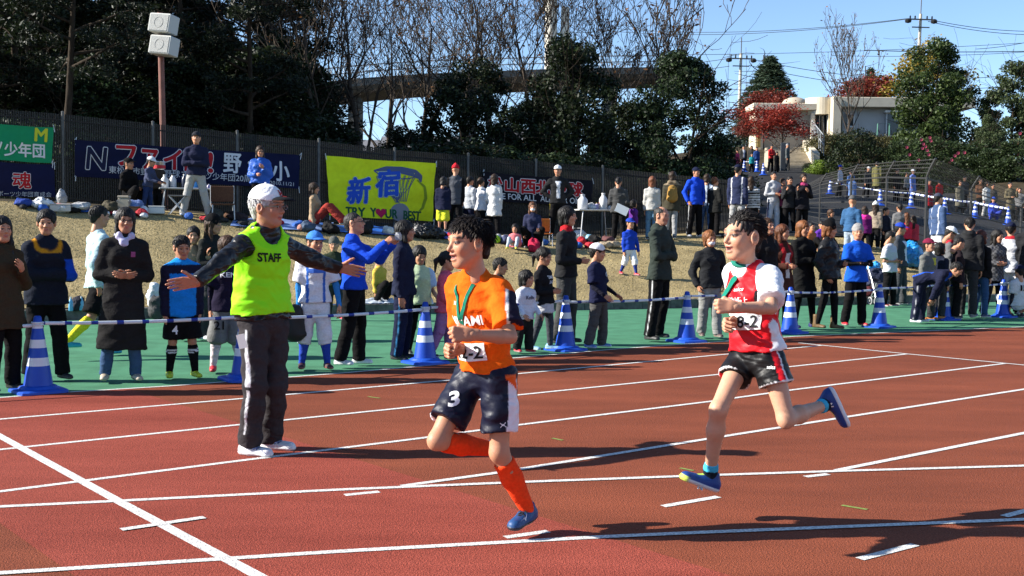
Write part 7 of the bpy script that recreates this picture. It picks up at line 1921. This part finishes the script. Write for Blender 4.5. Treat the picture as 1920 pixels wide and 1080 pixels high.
b4.draw(disc, [[0, 1 + k, 1 + (k + 1) % 28] for k in range(28)] + [[1 + r_ * 28 + k, 1 + r_ * 28 + 28 + k, 1 + r_ * 28 + 28 + (k + 1) % 28, 1 + r_ * 28 + (k + 1) % 28] for r_ in (0, 1) for k in range(28)], 749, 398, (.22, .23, .24), 0, .007, 'drawing')
b4.text('新', 673, 357, 46, 50, (.02, .085, .46), -.05, .05, (.40, .50, .45), .04, .1); b4.text('宿', 728, 343, 44, 52, (.02, .085, .46), -.05, .05, (.40, .50, .45), .04, .1)
b4.text('TRY', 667, 397, 38, 17, (.012, .09, .04), .05, .05); b4.text('Y', 700, 398, 11, 17, (.012, .09, .04), .05, .05); b4.text('UR', 733, 401, 22, 17, (.012, .09, .04), .05, .05); b4.text('BEST', 772, 404, 36, 17, (.012, .09, .04), .05, .05)
hrt = [(16 * math.sin(t) ** 3 * .62, (13 * math.cos(t) - 5 * math.cos(2 * t) - 2 * math.cos(3 * t) - math.cos(4 * t)) * .66, 0) for t in np.linspace(0, 2 * math.pi, 33)[:-1]]
b4.draw(hrt, [list(range(32))[::-1]], 714, 399, (.50, .012, .07), 0, .012, 'heart')
b5 = Banner('banner', 'black team banner with red characters and ONE FOR ALL slogan', [(906, 322), (1112, 338), (1108, 389), (906, 375)], (.010, .009, .014), 5.0)
for ch, x, y in (('松', 928, 345), ('山', 960, 347), ('西', 990, 350), ('北', 1017, 352), ('野', 1048, 354), ('球', 1080, 355)): b5.text(ch, x, y, 27, 27, RDT, .06, .05, WHT, .055)
b5.text('ONE FOR ALL  ALL FOR ONE', 1008, 372, 180, 11, WHT, .065, .02)

# ================================================================== PICNIC THINGS ON THE BANK
GP = 'picnic things on the bank'
def thing1(name, label, cat, mb_or_mesh, material, p, rz=0.0, colors=False, smooth=False):
    o = mb_or_mesh.build(name, material, loc=p, colors=colors, smooth=smooth); o.rotation_euler = (0, 0, rz); return tag(o, label, cat, GP)
def ground_sheet(label, poly, col, name='ground_sheet', lift=.03):
    """a plastic sheet lying on the grass: poly = pixel outline of its near and far edges"""
    (a, b), (c, d) = poly; n, k = 26, 10; V = []
    A0, B0, C0, D0 = [hit(*q) for q in (a, b, c, d)]
    for j in range(k + 1):
        for i in range(n + 1):
            u, w = i / n, j / k; p = (A0 * (1 - u) + B0 * u) * (1 - w) + (C0 * (1 - u) + D0 * u) * w
            z = float(terrain(p[0], p[1])) + lift + .018 * math.sin(i * .9 + j * .5) * math.sin(j * 1.1) + R.uniform(0, .012); V.append((p[0], p[1], z))
    V = np.array(V); o0 = V.mean(0); F = [[j * (n + 1) + i, j * (n + 1) + i + 1, (j + 1) * (n + 1) + i + 1, (j + 1) * (n + 1) + i] for j in range(k) for i in range(n)]
    V2 = V - [0, 0, .006]; m_ = len(V)
    o = mobj(name, np.concatenate([V, V2]) - o0, F + [[q + m_ for q in f[::-1]] for f in F], mat('sheet_%d' % int(sum(col) * 1e4), col, .38, .4, bump=.4, bscale=14), smooth=True, loc=o0); return tag(o, label, 'ground sheet', GP)
SB = (.02, .13, .52)
ground_sheet('small blue sheet with bags near the green banner', (((93, 398), (176, 402)), ((100, 389), (176, 393))), SB)
ground_sheet('long blue and white sheet under the woman in tan sweater', (((432, 426), (625, 436)), ((440, 412), (625, 420))), (.20, .30, .55))
ground_sheet('bright blue sheet below the yellow-green banner', (((560, 434), (772, 446)), ((560, 422), (780, 432))), SB)
ground_sheet('blue sheet under the black bags beside yellow shorts', (((772, 446), (850, 452)), ((775, 434), (850, 440))), (.015, .09, .42))
ground_sheet('white patterned sheet at the kerb behind the navy hoodie', (((640, 583), (742, 578)), ((655, 566), (735, 562))), (.50, .56, .62))
ground_sheet('blue folded sheet at the kerb behind the capped ballplayer', (((600, 590), (722, 585)), ((612, 578), (720, 572))), (.03, .22, .55), lift=.012)
def bag(label, px, py, w, h, col, name='bag', cat='bag', seed=0, sheen=False, dp=None, amp=.025, d=None):
    """lumpy soft bag resting on the ground: w, h in photo pixels"""
    p = hit(px, py) if d is None else ground(px, d); s = 1 / ppm(p[1]); W, Hh = w * s, h * s; D_ = (dp or min(W, .4)) * .5
    r = np.random.default_rng(seed + int(px)); pr = []
    for k in range(6): pr.append(el((r.uniform(-.28, .28) * W, r.uniform(-.25, .25) * D_, Hh * r.uniform(.3, .55)), (W * r.uniform(.22, .34), D_ * .75, Hh * r.uniform(.30, .45)), .05))
    pr.append(el((0, 0, Hh * .35), (W * .48, D_, Hh * .38), .04)); pr.append(cut((0, 0, .0), (0, 0, -1)))
    V, F = solid(pr, max(.018, min(.03, W / 14)), seed, amp * 1.5 * min(1, W * 2.2), 30.)
    V = V + r.normal(0, .012 if sheen else .006, V.shape) * min(1, W * 2)
    o = mobj(name, V, F, mat('bag_%s_%d' % ('s' if sheen else 'm', int(col[0] * 999) * 1000000 + int(col[1] * 999) * 1000 + int(col[2] * 999)), col, .35 if sheen else .8, .45 if sheen else .2, bump=.6, bscale=30, noise=.35, nscale=9), smooth=not sheen, loc=p); o.rotation_euler = (0, 0, 0)
    return tag(o, label, cat, GP)
WP_ = (.62, .63, .66)
for i, (lab, px, py, w, h, col, sh) in enumerate([('crumpled translucent white plastic bag by the navy banner', 78, 391, 42, 20, WP_, True), ('dark blue bag beside the crumpled white bag', 44, 388, 30, 16, (.02, .05, .25), False), ('grey bag with white cloth hung by the fence post', 115, 384, 16, 32, (.3, .31, .32), True),
        ('heap of white towels and black bag on the small blue sheet', 148, 397, 40, 16, (.45, .44, .42), False), ('black bag on the small blue sheet', 138, 399, 22, 12, BK, False), ('brown rucksack leaning by the drinks table', 205, 401, 26, 26, (.06, .05, .03), False), ('olive helmet bag under the seated black jacket', 192, 399, 22, 14, (.05, .055, .02), False),
        ('white plastic bag beside the cooler box', 266, 402, 16, 16, WP_, True), ('pale blue cloth bundle by the drinks table', 255, 398, 30, 24, (.16, .22, .42), False), ('black rucksack near the brown folding chair', 405, 412, 24, 26, (.05, .05, .045), False), ('pile of black and red bags behind the blue quilted jacket', 446, 414, 36, 18, (.03, .02, .022), False), ('dark bag with brown trim by the folding chair', 432, 412, 20, 14, (.09, .04, .02), False),
        ('grey blue cool bag beside the tan sweater', 577, 434, 26, 20, (.06, .09, .14), False), ('small white and red snack bag on the blue sheet', 563, 433, 12, 12, (.5, .25, .2), False), ('black rucksack behind the blue camera jacket', 620, 438, 28, 22, BK, False), ('black sports bag below the banner lettering', 676, 438, 44, 26, (.014, .014, .016), False),
        ('white paper sack below the heart on the banner', 728, 440, 20, 16, (.6, .58, .52), False), ('glossy black rubbish bag left of yellow shorts', 795, 448, 44, 32, (.012, .012, .013), True), ('glossy black rubbish bag beside the other rubbish bag', 818, 448, 28, 26, (.014, .014, .015), True), ('purple bag behind the rubbish bags', 772, 442, 18, 14, (.09, .05, .14), False),
        ('bright lime bag on the grass near the white cardigan', 930, 456, 14, 14, (.28, .60, .03), False), ('white supermarket bag under the right-hand table', 1087, 452, 24, 24, (.66, .66, .66), True), ('red bag under the right-hand table', 1090, 458, 20, 14, (.40, .02, .03), False), ('black bag under the right-hand table', 1112, 458, 30, 18, BK, False), ('pale blue bag under the right-hand table', 1108, 452, 16, 14, (.20, .40, .55), True),
        ('grey and red sports bag at the end of the table', 1140, 457, 26, 14, (.12, .05, .05), False), ('navy bag behind the pink toddler', 950, 458, 22, 18, (.05, .06, .12), False), ('white bundle behind the pink toddler', 976, 456, 18, 14, (.5, .5, .54), False), ('red and blue child rucksack before the squatting woman', 1001, 474, 22, 30, (.42, .015, .05), False),
        ('white and black bag at the kerb beside the long black coat', 292, 600, 26, 50, (.05, .05, .05), False), ('white cloth on the bag at the kerb', 289, 596, 26, 56, (.6, .6, .6), False), ('black bag with blue strap at the kerb behind orange collar', 145, 588, 24, 28, (.02, .02, .03), False),
        ('dark bags heaped behind the blue shirt man', 1640, 540, 40, 40, (.02, .025, .05), False), ('red and black bag by the pram wheels', 1632, 566, 20, 24, (.06, .012, .015), False), ('white plastic bag at the kerb by the pram', 1634, 569, 18, 18, (.5, .5, .5), True), ('blue rucksack on the grass behind blue shirt man', 1622, 530, 24, 26, (.02, .05, .22), False)]):
    bag(lab, px, py, w, h, col, 'bag', 'bag', i, sh)
# pleated blue tarpaulin heaped over goods on the right of the bank
bag('big crumpled bright blue tarpaulin heaped on the bank', 1706, 500, 52, 50, (.02, .25, .58), 'tarpaulin', 'tarpaulin', 3, True, .9)
bag('smaller bright blue tarpaulin by the blue shirt man', 1628, 520, 40, 34, (.03, .28, .60), 'tarpaulin', 'tarpaulin', 5, True, .6)
def crate(label, px, py, w, h, col, name='box', cat='box', lid=None, rz=.2):
    p = hit(px, py); s = 1 / ppm(p[1]); W, Hh = w * s, h * s
    o = empty(name, p, rz, label, cat, GP)
    MB().box((0, 0, Hh * .42), (W, W * .7, Hh * .84), bevel=.015).build('body', mat('box_%d' % int(sum(col) * 9999), col, .6, .3), o)
    MB().box((0, 0, Hh * .92), (W * 1.05, W * .75, Hh * .14), bevel=.012).build('lid', mat('boxlid_%d' % int(sum(lid or col) * 9999), lid or col, .6, .3), o)
    for sg in (-1, 1): MB().tube([(sg * W * .53, -.08, Hh * .7), (sg * W * .57, -.06, Hh * .62), (sg * W * .57, .06, Hh * .62), (sg * W * .53, .08, Hh * .7)], .01, 5).build('handle', mat('box_handle', (.3, .3, .3), .5), o)
crate('white cooler box under the drinks table', 294, 401, 28, 15, (.62, .62, .60), lid=(.55, .55, .53)); crate('cardboard box standing on the ground beside the cooler box', 253, 402, 20, 14, (.24, .13, .06)); crate('white plastic basket of goods on the small blue sheet', 115, 397, 36, 15, (.55, .50, .46))
crate('tall beige bin beside the seated black jacket', 233, 399, 20, 32, (.36, .31, .24), rz=0)
def table(label, pa, pb, top_y, d):
    """folding table seen end to end between two pixel columns"""
    a, b = at(pa, top_y, d), at(pb, top_y + 2, d + .35); c = (a + b) / 2; L = np.linalg.norm((b - a)[:2]); ang = math.atan2(b[1] - a[1], b[0] - a[0]); g = float(terrain(c[0], c[1])); Ht = c[2] - g
    o = empty('folding_table', (c[0], c[1], g), ang, label, 'table', GP)
    MB().box((0, 0, Ht), (L, .6, .03), bevel=.006).build('table_top', mat('table_white', (.62, .61, .58), .5), o)
    for sx in (-1, 1):
        for sy in (-1, 1): MB().tube([(sx * (L / 2 - .12), sy * .25, Ht - .02), (sx * (L / 2 - .05), sy * .27, 0)], .014, 6).build('leg', mat('table_leg', (.45, .45, .46), .35, .5, metal=.6), o)
        MB().tube([(sx * (L / 2 - .09), -.26, Ht * .4), (sx * (L / 2 - .09), .26, Ht * .4)], .010, 5).build('stretcher', mat('table_leg'), o)
    return o, np.array([c[0], c[1], g + Ht + .016]), ang
def bottle(label, p, h, r, col, cap=(.6, .6, .6), name='bottle', cat='bottle'):
    o = empty(name, p, 0, label, cat, GP)
    MB().lathe([(r * .9, 0), (r, .01), (r, h * .62), (r * .55, h * .80), (r * .38, h * .86), (r * .38, h * .92)], 14).build('body', mat('bottle_%d' % int(sum(col) * 9999), col, .3, .5), o, smooth=True)
    MB().lathe([(r * .45, h * .90), (r * .45, h), (0.002, h)], 12).build('cap', mat('cap_%d' % int(sum(cap) * 9999), cap, .4), o)
    return o
t1, c1, a1 = table('folding drinks table behind the man with crossed arms', 298, 396, 353, 24.6)
def ontab(c, a, u, v=0.0): return c + A_(math.cos(a) * u - math.sin(a) * v, math.sin(a) * u + math.cos(a) * v, 0)
bottle('white water jug on the left-hand table', ontab(c1, a1, -.42), .28, .08, (.62, .62, .60)); bottle('second white jug with a dark cap on the left-hand table', ontab(c1, a1, -.25, .1), .30, .075, (.60, .60, .6), (.05, .05, .05)); bottle('dark bottle between white jugs and blue bucket', ontab(c1, a1, -.02), .30, .055, (.03, .035, .06))
o = empty('bucket', ontab(c1, a1, .18), 0, 'blue plastic bucket with handle on the left-hand table', 'bucket', GP)
MB().lathe([(.11, 0), (.14, .24), (.145, .25), (.13, .25), (.10, .02)], 20).build('pail', mat('bucket_blue', (.03, .18, .50), .4), o, smooth=True); MB().tube([(.14 * math.cos(t), 0, .25 + .20 * math.sin(t)) for t in np.linspace(0, math.pi, 13)], .006, 5).build('handle', mat('table_leg'), o)
bottle('pale cup on the left-hand table beside the bucket', ontab(c1, a1, .40), .12, .05, (.40, .50, .60)); bottle('lilac cup at the end of the left-hand table', ontab(c1, a1, .50, .1), .10, .045, (.35, .30, .50))
t2, c2, a2 = table('folding table with drink jugs beside the black banner', 1077, 1150, 393, 27.6)
for lab, u, h, r, col, cp in [('large white drinks dispenser on the right-hand table', -.32, .36, .12, (.58, .58, .60), (.5, .5, .52)), ('white thermos jug on the right-hand table', .22, .40, .10, (.64, .64, .62), (.6, .6, .58)), ('small cream jar on the right-hand table', .05, .16, .05, (.5, .45, .2), (.5, .4, .1)), ('white paper cup on the right-hand table', .38, .10, .04, (.62, .62, .62), (.6, .6, .6)), ('stack of paper cups at the table end', .45, .15, .04, (.6, .58, .58), (.6, .58, .58)), ('red-lidded jar on the right-hand table', .12, .17, .045, (.4, .3, .28), (.4, .03, .03))]:
    bottle(lab, ontab(c2, a2, u, -.05), h, r, col, cp, 'jug' if r > .08 else 'cup', 'jug' if r > .08 else 'cup')
bag('white food parcel lying on the right-hand table', 1100, 460, 22, 12, (.6, .6, .6), 'parcel', 'parcel', 9, True, .2).location = tuple(ontab(c2, a2, -.06))
bottle('clear water bottle with blue label on the kerb', hit(133, 602) + [0, 0, .155], .22, .034, (.10, .35, .55)); bottle('second clear water bottle on the kerb', hit(153, 601) + [0, 0, .155], .22, .034, (.12, .38, .56), (.5, .5, .5))
def chair(label, px, py, w, h, col, d=None):
    p = hit(px, py); s = 1 / ppm(p[1]); W, Hh = w * s, h * s
    o = empty('folding_chair', p, .3, label, 'chair', GP); cm = mat('chair_%d' % int(sum(col) * 9999), col, .8, noise=.2, nscale=30)
    MB().box((0, 0, Hh * .45), (W, W * .9, .03), bevel=.01).build('seat', cm, o); MB().box((0, W * .45, Hh * .76), (W, .03, Hh * .46), bevel=.01).build('backrest', cm, o)
    for sx in (-1, 1):
        for sy in (-1, 1): MB().tube([(sx * W * .46, sy * W * .4, Hh * .45), (sx * W * .48, sy * W * .46, 0)], .014, 6).build('leg', mat('table_leg'), o)
        MB().tube([(sx * W * .5, W * .45, Hh * .4), (sx * W * .5, W * .47, Hh)], .014, 6).build('back_post', mat('table_leg'), o)
chair('brown woven folding chair behind the grey trousers', 418, 412, 42, 64, (.10, .045, .025)); chair('orange folding chair behind the squatting woman', 1024, 462, 20, 52, (.55, .14, .02))
o = empty('folding_stool', hit(333, 404), .2, 'small black folding stool beside the drinks table', 'stool', GP)
MB().box((0, 0, .38), (.36, .30, .025), bevel=.008).build('seat', mat('stool_seat', (.12, .12, .12), .7), o)
for sx in (-1, 1):
    for sy in (-1, 1): MB().tube([(sx * .15, sy * .13, .37), (-sx * .17, sy * .14, 0)], .011, 6).build('leg', mat('table_leg'), o)
# paper in the stooping parka's hands, ball glove, red megaphone-like bucket
thing1('paper_sheet', 'white paper sheet held by the stooping grey parka', 'paper', MB().box((0, 0, 0), (.30, .01, .21), M=Matrix.Rotation(rad(25), 3, 'Y') @ Matrix.Rotation(rad(-20), 3, 'X')), mat('paper', (.75, .75, .72), .9), at(1166, 393, 26.6))
mb = MB(); V, F = solid([rc((0, 0, .12), (0, 0, -.12), .06, .09, .03, (1, 0, 0), .8), rc((.06, -.02, .0), (.10, -.03, -.12), .03, .025, .02)], .014, 2, .006)
o = mobj('baseball_glove', V, F, mat('glove_black', (.018, .016, .015), .6, .3), None, None, True, at(553, 603, 11.7)); tag(o, 'black baseball glove hanging from the hand of the boy in blue cap', 'glove', GP)
o = empty('drink_pot', at(299, 318, 24.3), .4, 'red and silver pot held over the drinks table', 'pot', GP)
MB().lathe([(.09, 0), (.12, .02), (.12, .16), (.13, .17), (.11, .17)], 18).build('pot_body', mat('pot_silver', (.55, .55, .56), .3, .5, metal=.7), o, smooth=True); MB().lathe([(.122, .02), (.122, .09)], 18, cap=False).build('red_band', mat('pot_red', (.5, .02, .03), .5), o)
# small pram behind the boy in light grey
p = hit(1655, 572); o = empty('pram', p, .3, 'small folded pram with grey wheels at the kerb', 'pram', GP)
for sx in (-.22, .22):
    for sy in (-.1, .12):
        w_ = MB().tube([(sx, sy + .07 * math.cos(t), .08 + .07 * math.sin(t)) for t in np.linspace(0, 6.283, 17)], .016, 6).build('wheel', mat('wheel_grey', (.30, .30, .30), .6), o); MB().lathe([(.02, -.015), (.02, .015)], 8, origin=(sx, sy, .08)).build('hub', mat('table_leg'), w_)
for sx in (-.22, .22): MB().tube([(sx, -.1, .1), (sx * .9, .1, .5), (sx * .9, .3, .85)], .012, 6).tube([(sx, .12, .1), (sx * .9, -.05, .45)], .012, 6).build('frame_tube', mat('table_leg'), o)
MB().box((0, .08, .34), (.34, .22, .20), M=Matrix.Rotation(rad(25), 3, 'X'), bevel=.03).build('seat_cloth', mat('pram_cloth', (.05, .05, .06), .9), o)
# signboard by the maple
thing1('sign_pillar', 'dark slim signboard standing by the maple trunk', 'sign', MB().box((0, 0, .9), (.55, .12, 1.8), bevel=.02), mat('sign_slate', (.07, .08, .09), .6), ground(1469, 72.5))

# loose clutter lying along the crest of the bank
rc_ = np.random.default_rng(77)
for nm_, col, sh in (('dark', (.02, .02, .022), False), ('white', (.55, .55, .56), True), ('blue', (.03, .10, .36), False), ('red', (.36, .02, .03), False), ('beige', (.32, .25, .17), False)):
    for k in range(8):
        px = rc_.uniform(40, 1150); py = 378 + px * .068 + rc_.uniform(8, 16)
        bag('small %s bag lying among the picnic clutter below the fence' % nm_, px, py, rc_.uniform(12, 26), rc_.uniform(7, 15), col, 'small_bag', 'bag', int(px), sh)['group'] = 'small %s bags along the crest' % nm_
